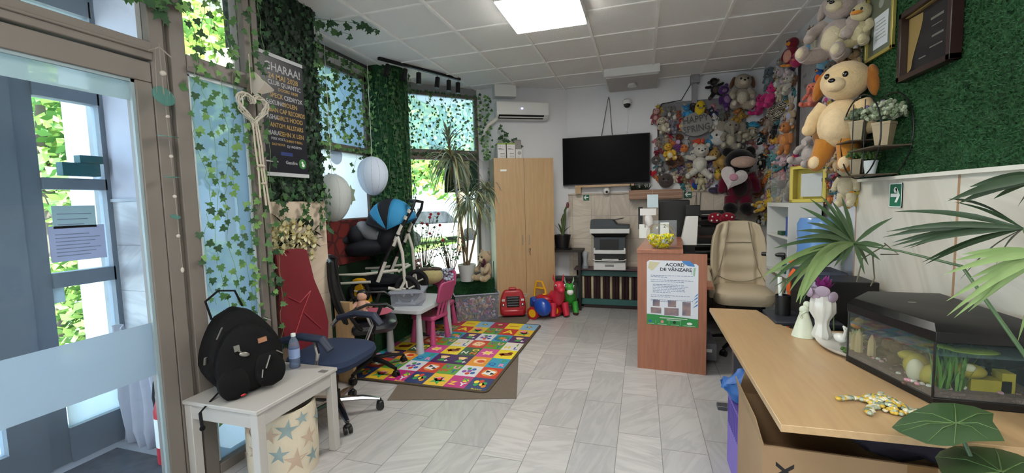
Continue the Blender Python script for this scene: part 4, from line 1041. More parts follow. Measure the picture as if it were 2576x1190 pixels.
for k, (da, z, r, c) in enumerate(((-.85, .2, .06, 1), (-.35, .30, .06, 1), (.1, .31, .075, 0), (-.15, .18, .065, 0), (.3, .12, .085, 1), (.75, .22, .07, 1), (.85, .10, .06, 0), (-.6, .07, .06, 0), (-1.1, .33, .06, 1), (.55, .35, .05, 0), (1.3, .3, .07, 0), (-1.5, .15, .08, 1), (2, .2, .08, 0), (2.8, .25, .08, 1), (-2.4, .2, .08, 0))):
    star((b1, b2)[c], aim + da, z, r * .88, k * 1.3)
part('blue_starfish', b1, mat('star_blue', '#869a9c', .9, var=.2), t); part('pink_starfish', b2, mat('star_pink', '#b8a390', .9, var=.2), t)
# fire extinguisher and draped cloth in the vestibule
t = thing('fire_extinguisher', 'red fire extinguisher seen through the glass door', 'fire extinguisher', (-2.80, 1.79, 0))
b = MB(); b.lathe((0, 0, 0), [(0, 0), (.055, 0), (.06, .02), (.06, .34), (.045, .40), (.02, .43), (.02, .45)], 20); part('cylinder', b, mat('ext_red', '#b8323c', .35), t)
b = MB(); b.lathe((0, 0, 0), [(.0605, .12), (.0605, .30)], 20); part('label_wrap', b, SW, t)
b = MB(); b.box((-.03, -.02, .45), (.03, .02, .48)); b.tube([(0, 0, .46), (-.08, 0, .50), (-.10, 0, .40), (-.07, 0, .2)], .008, 6); part('valve_hose', b, BLACK, t)
b = MB(); vs = []; n = 40
for j, z in enumerate((0, .12, .3, .55, .8)):
    for k in range(n + 1):
        u = k / n; vs.append((-3.36 + .42 * u + .02 * math.sin(j * 2.1 + u * 5), 1.88 + .035 * math.sin(u * 26 + j * .4) * (1 - .12 * j) - .02 * j * .3, z + .02 * math.sin(u * 9)))
fs = [(j * (n + 1) + k, j * (n + 1) + k + 1, (j + 1) * (n + 1) + k + 1, (j + 1) * (n + 1) + k) for j in range(4) for k in range(n)]
b.add(vs, fs); o = single('draped_cloth', b, mat('cloth_lilac', '#b9bcc9', .8, var=.1), 'pale grey cloth hanging in folds in the vestibule corner', 'cloth')
so = o.modifiers.new('s', 'SOLIDIFY'); so.thickness = .01
b = MB(); b.box((-3.30, .6, 0.0), (-2.56, 1.80, .012))
single('door_mat', b, mat('mat_pattern', '#4c4f58', .9, var=.6, scale=14), 'dark patterned door mat inside the vestibule', 'mat')
def onglass(nm, y0, y1, z0, z1, m, label, lines=0):
    t = thing(nm, label, 'paper' if nm != 'flower_box' else 'box', (X1 + .015, (y0 + y1) / 2, z0)); b = MB(); b.box((0, -(y1 - y0) / 2, 0), (.004 if nm != 'flower_box' else .06, (y1 - y0) / 2, z1 - z0)); part('sheet' if nm != 'flower_box' else 'box', b, m, t)
    if lines:
        b = MB(); h = z1 - z0
        for k in range(lines): b.box((.0042, -(y1 - y0) * .4, h * (.15 + .7 * k / lines)), (.005, (y1 - y0) * (.2 + .2 * (k % 3 / 2)), h * (.15 + .7 * k / lines) + .005))
        part('printed_lines', b, mat('lines_grey', '#8a90a8', .8), t)
onglass('flower_box', 1.71, 1.90, 1.785, 1.865, mat('box_teal', '#2f6468', .6), 'dark teal box on the outer glass ledge, longer one', 0)
onglass('flower_box', 1.80, 1.92, 1.868, 1.915, mat('box_teal', '#2f6468', .6), 'dark teal box on top of the longer teal box', 0)
onglass('paper_notice', 1.665, 1.88, 1.46, 1.60, mat('paper_pale', '#bcd6d8', .8), 'small pale paper notice on the outer door glass, upper one', 3)
onglass('paper_notice', 1.64, 1.92, 1.255, 1.475, mat('paper_lilac', '#c4c8e6', .8), 'larger lilac paper notice below the small one', 7)
# ================================================================== play corner
b = MB(); u_ = Vector((-.964, -.27, 0)); v_ = Vector((-.26, .965, 0)); p_ = Vector((-.95, 3.12, .001)); b.slab([p_, p_ + v_ * 1.0, p_ + v_ * 1.0 + u_ * 1.03, p_ + u_ * 1.03], (0, 0, .006))
rug = single('floor_rug', b, mat('rug_taupe', '#6f6459', .98, var=.12, scale=60, bump=.6, bscale=200), 'plain taupe rug lying under the alphabet play mat', 'rug')
rug.rotation_euler = (0, 0, 0)
b = MB(); b.box((-1.95, 5.08, .001), (-1.42, 5.62, .006)); single('floor_rug', b, mat('rug_taupe', '#6f6459'), 'small taupe rug end under the red toy truck', 'rug')
t = thing('play_mat', 'colourful alphabet play mat with animal squares on the floor', 'play mat', (-2.01, 4.115, .008))
mx0, mx1, my0, my1 = -.78, .81, -.985, .985
b = MB(); 
def rr_poly(x0, y0, x1, y1, r, n=5):
    p = []
    for cx_, cy_, a0 in ((x1 - r, y0 + r, -PI / 2), (x1 - r, y1 - r, 0), (x0 + r, y1 - r, PI / 2), (x0 + r, y0 + r, PI)):
        for k in range(n + 1): a = a0 + PI / 2 * k / n; p.append((cx_ + r * math.cos(a), cy_ + r * math.sin(a)))
    return p
b.prism(rr_poly(mx0, my0, mx1, my1, .06), 0, .010); part('foam', b, mat('mat_edge', '#4f4334', .6), t)
CELLC = {'n': '#2c3a6a', 'm': '#b8267a', 'y': '#e2bb35', 'r': '#c23a34', 'w': '#d5d6dc', 'g': '#5c9a34', 't': '#3296b4', 'o': '#df9330', 'p': '#4a2a5e', 'k': '#c64a90', 'd': '#35613f', 'l': '#d7d2c8', 'b': '#86b4d4', 'c': '#b02c50', 'Y': '#e8d232'}
rows = ['nmynmynmy', 'rwgrwgrwg', 'topptopto', 'Ykd' * 3, 'lgrlgrlgr', 'ptwptwptw', 'yrgyrgyrg', 'bYcbYcbYc']
keys = list(CELLC); nr = len(rows); nc_ = 8
cw = (mx1 - mx0 - .05) / nc_; chh = (my1 - my0 - .05) / nr
MS = [mat('mat_' + k + ('u' if k.isupper() else ''), CELLC[k], .45, var=.05, spec=.5) for k in keys]
b = MB(); I4 = Matrix.Identity(4)
cells = []
for j in range(nr):
    for i in range(nc_):
        x1 = mx1 - .025 - i * cw; y0 = my0 + .025 + j * chh; c = rows[j][i]
        b.m(keys.index(c)); rect(b, Matrix.Translation((0, 0, .0101)), x1 - cw, y0, x1, y0 + chh, .0006); cells.append((x1 - cw / 2, y0 + chh / 2, c, i, j))
part('printed_square', b, MS, t, smooth=0)
LET = {'n': None, 'm': ['Z', 'X', 'Y'], 'y': None, 'r': None, 'w': None, 'g': ['W', 'U', 'T', 'V'], 't': ['Q', 'P', 'R'], 'o': ['C'], 'p': None, 'k': None, 'd': ['N', 'O', 'M'], 'l': ['H', 'I', 'L'], 'b': None, 'Y': None, 'c': None}
pc = ['#ecd23a', '#3c9a50', '#e0e0e0', '#d0442e', '#e88ab0', '#2a5ea8', '#1c1c20', '#d9843a', '#8a4aa0', '#f0c8a0', '#8a4a2a']
PM = [mat('print_' + c[1:], c, .45) for c in pc]
b = MB(); r = random.Random(11); T = .0112
MT = Matrix.Translation((0, 0, .0))
def star2(x, y, R, n, q, a0=0): flatpoly(b, I4, [(x + (R if k % 2 == 0 else R * q) * math.cos(a0 + k * PI / n), y + (R if k % 2 == 0 else R * q) * math.sin(a0 + k * PI / n)) for k in range(2 * n)], T)
def dk(x, y, rr_, c, ry=None, tt=0.0): b.m(c); disc(b, I4, x, y, rr_, 14, T + tt, ry)
for (x, y, c, i, j) in cells:
    L_ = LET[c]; lc = {'m': (0, 1, 2), 'g': (3, 4, 5, 8), 't': (5, 1, 4), 'o': (9,), 'd': (2, 0, 7), 'l': (0, 1, 5)}
    if c == 'r' and j == 6: L_ = ['A']; 
    if L_:
        for k, s in enumerate(L_):
            b.m(lc.get(c, (0, 1, 2, 3))[k % len(lc.get(c, (0, 1, 2, 3)))])
            dx, dy = ((0, 0),) [0] if len(L_) == 1 else ((-.045, -.04), (.045, .045), (.05, -.05), (-.045, .05))[k]
            text(b, s, Matrix.Translation((x + dx, y + dy, T)), .17 if len(L_) == 1 else .095, .0003, bold=.03)
        if c == 'm': dk(x + .05, y + .03, .03, 0)
        if c == 'o': dk(x + .02, y, .035, 3)
    elif c == 'n':
        for (dx, dy, cc) in ((-.04, .03, 0), (.0, .05, 3), (-.03, -.02, 1), (.04, .01, 1), (.045, -.04, 7), (.02, -.01, 0)): dk(x + dx, y + dy, .022, cc, .03)
    elif c == 'y':
        b.m(1); star2(x, y - .02, .085, 5, .4); b.m(4); star2(x, y + .01, .06, 7, .6); dk(x, y + .01, .02, 3, None, .0004)
        if j == 6: dk(x - .03, y + .05, .03, 4, None, .0008)
    elif c == 'r':
        dk(x, y, .075, 7, .085); b.m(2); T += .0003; star2(x, y, .07, 4, .7, .5); b.m(6); T += .0003; star2(x - .02, y + .02, .03, 3, .6); star2(x + .03, y - .02, .028, 3, .6); T -= .0006
        if j == 4: dk(x, y, .055, 9, .06, .001); dk(x - .02, y + .01, .008, 6, None, .0015); dk(x + .02, y + .01, .008, 6, None, .0015)
    elif c == 'w':
        for (dx, dy, cc) in ((-.045, -.02, 8), (-.02, .05, 1), (.03, .04, 5), (.045, -.04, 5), (.0, -.06, 3), (.0, 0, 8)): dk(x + dx, y + dy, .022, cc, .028)
    elif c == 'p':
        dk(x, y + .03, .035, 9); b.m(1); T += .0004; star2(x, y - .04, .05, 3, .6, PI / 2); T -= .0004; dk(x, y + .055, .05, 0, .018, -.0002); b.m(2); star2(x + .05, y - .05, .03, 4, .4)
    elif c == 't': pass
    elif c == 'k': b.m(9); star2(x, y, .07, 6, .6); dk(x, y, .025, 0, None, .0004)
    elif c == 'Y':
        if j == 3: dk(x, y, .07, 10, .04); dk(x + .04, y + .04, .03, 10); b.m(3); star2(x - .03, y - .02, .04, 4, .5)
        else: b.m(7); rect(b, I4, x - .06, y - .02, x + .06, y + .01, T)
    elif c == 'b': b.m(6); star2(x, y, .05, 5, .4); dk(x, y, .02, 0, None, .0004)
    elif c == 'c': dk(x, y, .055, 10, .07); dk(x, y + .03, .03, 9, None, .0004)
    if c == 't' and j == 5: dk(x, y, .08, 5, .1, -.0003); dk(x, y, .065, 1, .08); b.m(7); T += .0006; star2(x, y, .05, 6, .5); T -= .0006
part('printed_figure', b, PM, t, smooth=0)
b = MB(); 
for xx in (.70, -.02): text(b, 'Babkur', Matrix.Translation((xx, my0 + .037, T + .001)), .035, .0003)
part('lettering', b, PM[0], t, smooth=0)
# kids table -------------------------------------------------------------
TX, TY, TW, TL = -2.37, 4.17, .45, .80
TGREY = mat('kids_table', '#b9bec2', .4, var=.02)
t = thing('kids_table', 'pale grey plastic children table on the play mat', 'table', (TX, TY, .019))
b = MB(); b.prism(rr_poly(-TW / 2, -TL / 2, TW / 2, TL / 2, .05), .42, .462); part('tabletop', b, TGREY, t, bevel=.006)
for s, q in ((-1, -1), (-1, 1), (1, -1), (1, 1)):
    b = MB(); x, y = s * (TW / 2 - .05), q * (TL / 2 - .06); b.cyl((x, y), .042, 0, .42, 20, .025); part('leg', b, TGREY, t)
# plastic lidded box on the table
CLR = clear('clear_plastic', (.93, .95, .98), haze=.30, hazecol='#c9cede')
def tub(name, label, loc, w, d, h, rz, lid=False, M_=CLR, taper=.93, wall=.004):
    t = thing(name, label, 'box', loc, rz)
    b = MB()
    def ring(sx, z): return [(-w / 2 * sx, -d / 2 * sx, z), (w / 2 * sx, -d / 2 * sx, z), (w / 2 * sx, d / 2 * sx, z), (-w / 2 * sx, d / 2 * sx, z)]
    vs = ring(taper, 0) + ring(1, h); b.add(vs, [(3, 2, 1, 0), (0, 1, 5, 4), (1, 2, 6, 5), (2, 3, 7, 6), (3, 0, 4, 7)])
    part('tub', b, M_, t, smooth=0)
    b = MB(); b.box((-w / 2 - .012, -d / 2 - .012, h - .012), (w / 2 + .012, -d / 2, h)); b.box((-w / 2 - .012, d / 2, h - .012), (w / 2 + .012, d / 2 + .012, h)); b.box((-w / 2 - .012, -d / 2, h - .012), (-w / 2, d / 2, h)); b.box((w / 2, -d / 2, h - .012), (w / 2 + .012, d / 2, h)); part('rim', b, clear('rim_plastic', haze=.55, hazecol='#c4c6dc'), t, smooth=0)
    if lid:
        b = MB(); b.box((-w / 2 - .014, -d / 2 - .014, h), (w / 2 + .014, d / 2 + .014, h + .008)); b.box((-w / 2 * .75, -d / 2 * .75, h + .008), (w / 2 * .75, d / 2 * .75, h + .016)); part('lid', b, clear('lid_plastic', haze=.35, hazecol='#c9d2e0'), t, smooth=0)
    return t
tub('storage_box', 'clear lidded plastic box standing on the children table', (TX - .06, TY - .12, .483), .34, .30, .15, .35, True)
b = MB(); b.box((-.12, -.08, 0), (.12, .08, .02)); b.box((-.1, -.06, .02), (.08, .09, .05)); o = single('paper_pile', b, mat('paper_mix', '#b8bdc6', .8, var=.2), 'pile of pale papers inside the clear lidded box', 'paper'); o.location = (TX - .06, TY - .12, .49)
# pink chairs
PINK = mat('pink_plastic', '#b04a78', .42, var=.04)
def pink_chair(loc, rz, label):
    t = thing('kids_chair', label, 'chair', loc, rz)
    b = MB(); b.prism(rr_poly(-.16, -.16, .16, .15, .04), .26, .305); part('seat', b, PINK, t, bevel=.01)
    for s, q in ((-1, -1), (-1, 1), (1, -1), (1, 1)):
        b = MB(); b.tube([(s * .15, q * .13, 0), (s * .125, q * .115, .27)], [.036, .022], 16); part('leg', b, PINK, t)
    for k in (-1, 0, 1):
        b = MB(); b.slab([(k * .07 - .018, .13, .29), (k * .07 + .018, .13, .29), (k * .07 + .016, .185, .47), (k * .07 - .016, .185, .47)], (0, .02, .004)); part('slat', b, PINK, t, bevel=.006)
    pts = rr_poly(-.155, .45, .155, .68, .06)
    b = MB(); b.slab([(p[0], .175 + (p[1] - .45) * .28 - .02 * (1 - (p[0] / .155) ** 2) * 0, p[1]) for p in pts], (0, .028, .0)); part('backrest', b, PINK, t, bevel=.01)
    return t
pink_chair((-2.30, 4.27, .019), -PI / 2 - .12, 'pink plastic child chair tucked in at the near table side')
pink_chair((-2.45, 4.80, .019), .08, 'pink plastic child chair at the far end of the table')
# rag doll on the seat pad
SKIN = mat('doll_skin', '#c39a86', .9, bump=.3); 
t = thing('rag_doll', 'small beige cloth doll lying on the pink seat pad', 'doll', (-2.40, 3.20, .60), .4)
b = MB(); b.ell((0, 0, .05), (.05, .045, .07)); b.tube([(-.03, -.03, .02), (-.05, -.10, .0), (-.05, -.15, .01)], .024, 8); b.tube([(.03, -.03, .02), (.06, -.10, .0), (.07, -.15, .02)], .024, 8); b.tube([(-.04, 0, .09), (-.08, -.05, .05)], .018, 8); b.tube([(.04, 0, .09), (.09, -.04, .06)], .018, 8); part('body', b, SKIN, t)
b = MB(); b.ell((0, .01, .145), (.045, .042, .045)); part('head', b, SKIN, t)
b = MB(); b.ell((0, .025, .16), (.05, .045, .045)); part('hair', b, BLACK, t)
# big toy tub
tr = math.atan2(.29, .50)
tA = Vector((-2.30, 4.95, 0)); ut = Vector((.866, .5, 0)); vt = Vector((-.5, .866, 0))
tc_ = tA + ut * .29 + vt * .20 + Vector((0, 0, .012))
tub('toy_tub', 'large clear plastic tub filled with small toys before the window', tc_, .58, .38, .36, PI / 6, M_=clear('clear_tub', (.95, .95, 1), haze=.24, hazecol='#c6c6dc'))
b = MB(); b.box((-2.25, 4.93, .012), (-1.85, 5.17, .02)); 
r = random.Random(21)
TC = ['#8c2a30', '#2e6a3a', '#c9a53c', '#2d3f7a', '#d6d0c8', '#6a4a34', '#3a3a40', '#c76a9a', '#8f8f9a', '#d8b48a']
b = MB()
for k in range(620):
    b.m(r.randrange(10)); s0 = len(b.v); s = r.uniform(.014, .034)
    if k % 3 == 0: b.ell((0, 0, 0), (s, s * .7, s * .5), nu=8, nv=5)
    elif k % 3 == 1: b.cb((0, 0, 0), (s * 1.7, s, s * .8))
    else: b.tube([(-s, 0, 0), (0, 0, s * .4), (s * 1.2, 0, 0)], s * .35, 6)
    z = r.uniform(.02, .20) if k % 5 else r.uniform(.18, .25)
    b.xf(Matrix.Translation((r.uniform(-.24, .24), r.uniform(-.15, .15), z)) @ Euler((r.uniform(0, 6), r.uniform(0, 6), r.uniform(0, 6))).to_matrix().to_4x4(), s0)
b.xf(Matrix.Translation(tc_) @ Matrix.Rotation(PI / 6, 4, 'Z'))
o = single('small_toys', b, [mat('toy_' + c[1:], c, .5) for c in TC], 'heap of small mixed toys inside the large clear tub', 'toys'); tag(o, kind='stuff')
# red toy truck front --------------------------------------------------------
RED = mat('toy_red', '#a81c2a', .3, var=.04, spec=.6)
tl = (onz(1288, 800, 0)); 
t = thing('ride_on_truck', 'red ride-on toy truck with black grille beside the clear tub', 'toy truck', (-1.66, 5.40, .008), .35)
t.scale = (1.0, 1.0, 1.22)
b = MB()
pf = [(-.17, .02), (.17, .02), (.175, .10), (.165, .20), (.13, .285), (.10, .30), (-.10, .30), (-.13, .285), (-.165, .20), (-.175, .10)]
b.slab([(p[0], 0, p[1]) for p in pf], (0, .30, 0)); part('hood', b, RED, t, bevel=.02, segs=3)
b = MB(); b.box((-.15, -.03, .015), (.15, .02, .09)); part('bumper', b, RED, t, bevel=.02)
b = MB(); b.slab([(-.085, -.004, .11), (.085, -.004, .11), (.09, -.004, .235), (-.09, -.004, .235)], (0, .01, 0)); part('grille', b, BLACK, t, bevel=.01)
b = MB()
for k in range(4): b.tube([(-.075, -.006, .13 + k * .028), (.075, -.006, .13 + k * .028)], .010, 8)
part('grille_bar', b, mat('grille_grey', '#35353a', .35), t)
b = MB(); b.box((-.05, .0, .30), (.05, .1, .325)); part('scoop', b, RED, t, bevel=.01)
for s in (-1, 1):
    b = MB(); b.ell((s * .13, .0, .135), (.022, .012, .018)); b.box((s * .13 - .02, -.006, .18), (s * .13 + .02, .004, .205)); part('headlamp', b, CHROME, t)
    b = MB(); b.tube([(s * .13, .22, .055), (s * .18, .22, .055)], .055, 16); part('wheel', b, BLACK, t)
# wicker basket handle behind the truck
t = thing('gift_basket', 'small white basket with a ribbon-wrapped hoop handle behind the truck', 'basket', (-1.60, 5.68, 0))
b = MB(); b.lathe((0, 0, 0), [(0, 0), (.11, 0), (.15, .28), (.16, .30), (.14, .30)], 20); part('basket_body', b, mat('wicker_white', '#c4bca8', .8, bump=.6), t)
b = MB(); b.tube([(-.10 + .2 * k / 8, 0, .30 + .16 * math.sin(PI * k / 8)) for k in range(9)], .007, 6); part('handle', b, mat('cord_white', '#cfc9bc', .8), t)
b = MB(); 
for k in range(8): b.ell((-.13 + .035 * k, -.05, .32), (.02, .02, .015), nu=8, nv=5)
part('trim_flowers', b, mat('trim_white', '#d6d2ca', .8), t)
# blue-red trike
t = thing('toy_tricycle', 'blue and red toy trike with yellow handle and wheels', 'tricycle', (-1.30, 5.42, 0), -.35)
BLUE = mat('toy_blue', '#1446a8', .28, spec=.6); YEL = mat('toy_yellow', '#e0a81c', .35)
b = MB(); b.lathe((0, 0, 0), [(0, 0)], 4) if 0 else None
b.ell((.06, -.02, .17), (.13, .10, .115), Matrix.Rotation(.5, 3, 'Y')); b.ell((-.06, -.02, .245), (.04, .05, .03)); part('fender', b, BLUE, t)
b = MB(); b.slab([(-.18, .02, .15), (-.05, .02, .10), (-.02, .02, .24), (-.17, .02, .27)], (0, .14, 0)); part('side_body', b, BLUE, t, bevel=.02)
b = MB(); b.ell((.0, .12, .25), (.13, .09, .06)); b.box((-.1, .05, .18), (.12, .2, .24)); part('seat', b, RED, t, bevel=.02)
b = MB(); b.ell((.02, .10, .312), (.03, .03, .012)); part('horn_button', b, YEL, t)
for q, (x, y) in enumerate(((-.055, -.06), (.12, .22), (-.12, .24))):
    b = MB(); b.tube([(x, y - .03, .085), (x, y + .035, .085)], .085, 22); w_ = part('wheel', b, RED, t)
    b = MB(); b.tube([(x, y - .036, .085), (x, y - .02, .085)], .055, 16); part('hubcap', b, YEL, w_)
b = MB(); b.tube([(-.16, .12, .24), (-.15, .12, .36), (-.115, .12, .475), (-.03, .12, .475), (.02, .12, .37), (.03, .12, .27)], .014, 8); b.tube([(-.14, .12, .385), (.015, .12, .385)], .013, 8); part('push_handle', b, YEL, t)
# hopper animals
def hopper(loc, rz, c, label, dark, sc=1.0, white=None):
    t = thing('hopper_animal', label, 'bouncy toy', loc, rz); m = plastic(c, .4)
    b = MB(); s = sc
    b.ell((0, .06 * s, .20 * s), (.10 * s, .16 * s, .10 * s)); b.ell((0, -.05 * s, .24 * s), (.085 * s, .08 * s, .11 * s))
    b.tube([(0, -.07 * s, .26 * s), (0, -.10 * s, .36 * s)], [.075 * s, .06 * s], 12)
    for x in (-.07, .07):
        for y in (-.10, .15): b.tube([(x * s, y * s * .8, .18 * s), (x * 1.15 * s, y * s, .06 * s), (x * 1.2 * s, (y - .02) * s, .02 * s)], [.045 * s, .038 * s, .032 * s], 10)
    b.tube([(0, .2 * s, .25 * s), (0, .27 * s, .33 * s)], [.02 * s, .012 * s], 8)
    part('body', b, m, t)
    b = MB(); b.ell((0, -.11 * s, .38 * s), (.07 * s, .07 * s, .065 * s)); b.ell((0, -.18 * s, .35 * s), (.045 * s, .06 * s, .04 * s)); hd = part('head', b, m, t)
    for x in (-1, 1):
        b = MB(); b.tube([(x * .04 * s, -.08 * s, .42 * s), (x * .06 * s, -.07 * s, .47 * s), (x * .06 * s, -.08 * s, .52 * s)], [.014 * s, .02 * s, .005], 8, flat=.6); part('ear', b, m if not white else mat('ear_mint', '#9fc4a8', .5), t)
        b = MB(); b.ell((x * .055 * s, -.155 * s, .40 * s), (.012 * s, .012 * s, .016 * s)); b.m(1); b.ell((x * .058 * s, -.164 * s, .40 * s), (.007 * s, .007 * s, .010 * s)); part('eye', b, [SW, BLACK], t)
    if white:
        b = MB(); b.ell((0, -.205 * s, .335 * s), (.047 * s, .045 * s, .042 * s)); part('muzzle', b, SW, t)
        b = MB(); b.ell((0, -.11 * s, .445 * s), (.02 * s, .04 * s, .02 * s)); part('forelock', b, mat('plum', '#5a2034', .5), t)
        b = MB()
        for x in (-.08, .08): b.ell((x * s, -.125 * s, .02 * s), (.038 * s, .045 * s, .02 * s))
        part('hoof', b, mat('hoof_brown', '#3a1c18', .5), t)
    return t
hopper((-1.10, 5.62, 0), .45, '#c82a44', 'red rubber hopper animal beside the blue trike', 0, 1.12)
hopper((-.97, 5.80, 0), .25, '#3aa038', 'green rubber hopper donkey with white muzzle by the radiator', 0, 1.0, True)
# plush bear, pot, doll on the platform come with the plush builder
# ================================================================== stroller
t = thing('stroller', 'dark baby stroller with bright blue hood on the display platform', 'stroller', (-2.79, 4.10, .5), .28)
t.scale = (1.12, 1.05, 1.2)
SF = mat('stroller_navy', '#0f131c', .8, var=.2, scale=40); SB = mat('stroller_blue', '#2f86b8', .75, var=.08); SG = mat('stroller_frame', '#c6c3ba', .4)
# local: x along travel (foot = -x, handle = +x), y depth
b = MB()
b.ell((-.12, 0, .50), (.27, .20, .09), Matrix.Rotation(-.12, 3, 'Y')); b.ell((.10, 0, .60), (.11, .19, .18), Matrix.Rotation(.5, 3, 'Y')); b.ell((-.33, 0, .57), (.075, .17, .06)); b.ell((-.20, -.0, .61), (.10, .17, .10)); part('seat_unit', b, SF, t)
b = MB(); hood = MB()
def arc(k0, k1, n, wob=0):
    vs = []
    for i in range(n + 1):
        f = k0 + (k1 - k0) * i / n
        for j in range(13):
            a = PI * j / 12
            R_ = .245; yy = -math.cos(a) * .20; q = math.sin(a) ** .6
            vs.append((.13 + R_ * math.cos(f) * q, yy, .66 + .27 * math.sin(f) * q + .02 * wob * math.sin(i * 3)))
    return vs, [(i * 13 + j, i * 13 + j + 1, (i + 1) * 13 + j + 1, (i + 1) * 13 + j) for i in range(n) for j in range(12)]
for nm, k0, k1, mm in (('hood_panel', 2.55, 2.05, SB), ('hood_front', 2.85, 2.5, SF), ('hood_band', 2.05, 1.45, SF), ('hood_rear', 1.45, .35, SB)):
    h_ = MB(); h_.add(*arc(k0, k1, 6)); o = part(nm, h_, mm, t); m_ = o.modifiers.new('s', 'SOLIDIFY'); m_.thickness = .012
b = MB(); b.tube([(.13 + .25 * math.cos(2.87) * math.sin(PI * j / 12) ** .6, -math.cos(PI * j / 12) * .205, .66 + .275 * math.sin(2.87) * math.sin(PI * j / 12) ** .6) for j in range(13)], .014, 6); part('hood_rim', b, SF, t)
for s in (-1, 1):
    y = s * .21
    b = MB(); b.tube([(.0, y, .20), (.08, y, .36), (.16, y, .5), (.30, y, .72), (.38, y * .95, .84)], .017, 8); part('frame_tube', b, BLACKM, t)
    for (p, q) in (((.02, y, .20), (.10, y, .38)), ((.185, y, .52), (.225, y, .60)), ((.235, y, .62), (.28, y, .70)), ((.31, y, .75), (.325, y, .78)), ((.345, y, .81), (.36, y, .835))):
        b = MB(); b.tube([p, q], .0195, 8); part('frame_sleeve', b, SG, t)
    b = MB(); b.tube([(-.34, y, .42), (-.37, y, .27), (-.10, y, .27), (.22, y, .30)], .014, 8); b.tube([(.23, y, .60), (.27, y, .45), (.28, y, .20), (.23, y, .12), (.12, y, .14)], .016, 8); b.tube([(-.36, y, .19), (-.05, y, .20)], .012, 8); part('chassis', b, SG, t)
b = MB(); b.tube([(.38, -.2, .84), (.40, -.18, .90), (.34, -.12, .915), (.34, .12, .915), (.40, .18, .90), (.38, .2, .84)], .016, 8); part('handlebar', b, BLACK, t)
b = MB(); b.tube([(-.37, -.21, .27), (-.37, .21, .27)], .013, 8); b.tube([(.23, -.21, .29), (.23, .21, .29)], .013, 8); part('cross_bar', b, SG, t)
b = MB(); b.box((-.25, -.17, .12), (.22, .17, .14)); b.ell((0, 0, .18), (.24, .17, .06)); part('basket', b, SF, t)
def wheel(x, y, r_, spokes=5):
    b = MB(); n = 28
    b.tube([(x + (r_ - .02) * math.cos(2 * PI * k / n), y, r_ + (r_ - .02) * math.sin(2 * PI * k / n)) for k in range(n + 1)], .022, 8, cap=False); w_ = part('wheel', b, mat('tyre', '#16161a', .8), t)
    b = MB()
    for k in range(spokes): a = .4 + 2 * PI * k / spokes; b.tube([(x + .015 * math.cos(a), y - .006, r_ + .015 * math.sin(a)), (x + (r_ - .05) * math.cos(a), y - .006, r_ + (r_ - .05) * math.sin(a))], .009, 6)
    part('spoke', b, SG, w_)
    b = MB(); b.tube([(x, y + .012, r_), (x, y + .02, r_)], r_ - .03, 20); part('wheel_disc', b, BLACK, w_)
for s in (-1, 1): wheel(.30, s * .20, .125); wheel(-.17, s * .17, .105)
b = MB(); b.tube([(.30, -.2, .125), (.30, .2, .125)], .012, 8); b.tube([(-.17, -.17, .105), (-.17, .17, .105)], .012, 8); b.tube([(.28, 0, .14), (-.1, 0, .16)], .016, 8); part('axle', b, BLACKM, t)
b = MB(); b.ell((-.08, -.0, .63), (.17, .15, .075), Matrix.Rotation(.55, 3, 'Y')); b.ell((.03, -.05, .60), (.07, .08, .05)); o = part('rain_cover', b, clear('film_wrap', (.9, .9, .93), haze=.4, hazecol='#b9bcc4'), t)
# red brick board and things below window 2
b = MB(); b.box((-3.095, 3.04, .93), (-3.08, 4.30, 1.405)); 
def brick(name):
    ma, nt, bs = newmat(name); N = nt.nodes.new
    tc = N('ShaderNodeTexCoord'); mp = N('ShaderNodeMapping'); mp.inputs['Rotation'].default_value = (0, PI / 2, PI / 2)
    v = N('ShaderNodeTexVoronoi'); v.inputs['Scale'].default_value = 7; v.feature = 'DISTANCE_TO_EDGE'
    nt.links.new(tc.outputs['Object'], v.inputs['Vector'])
    cr = N('ShaderNodeValToRGB'); cr.color_ramp.elements[0].position = 0.0; cr.color_ramp.elements[0].color = lin('#2e1012') + [1]; cr.color_ramp.elements[1].position = .12; cr.color_ramp.elements[1].color = lin('#6e221e') + [1]
    nt.links.new(v.outputs[0], cr.inputs[0]); nt.links.new(cr.outputs[0], bs.inputs['Base Color']); bs.inputs['Roughness'].default_value = .7
    return ma
single('brick_print_board', b, brick('brick_print'), 'dark red stone-pattern board below the white window film', 'board', smooth=0)
# print on the white film
t = thing('window_print', 'mirrored lettering and pale coloured shapes on the white window film', 'sticker', (-3.112, 3.9, 1.9))
MW = frame((0, 0, 0), (0, 1, 0), (0, 0, 1), (1, 0, 0))
MWm = MW @ Matrix.Diagonal((-1, 1, 1, 1))
b = MB(); text(b, 'BOUTIQUE', MWm @ Matrix.Translation((.28, -.03, 0)), .085, sx=1.1); part('lettering', b, mat('film_letters', '#a5adcf', .6), t, smooth=0)
b = MB(); disc(b, MW, -.05, .20, .10, 24); part('blue_dot', b, mat('film_blue', '#c6dcf6', .6), t, smooth=0)
b = MB(); flatpoly(b, MW, [(.16 + (.09 if k % 2 else .05) * math.cos(k * .52), -.22 + (.12 if k % 2 else .08) * math.sin(k * .52)) for k in range(12)]); part('yellow_splash', b, mat('film_yellow', '#e8eec0', .6), t, smooth=0)
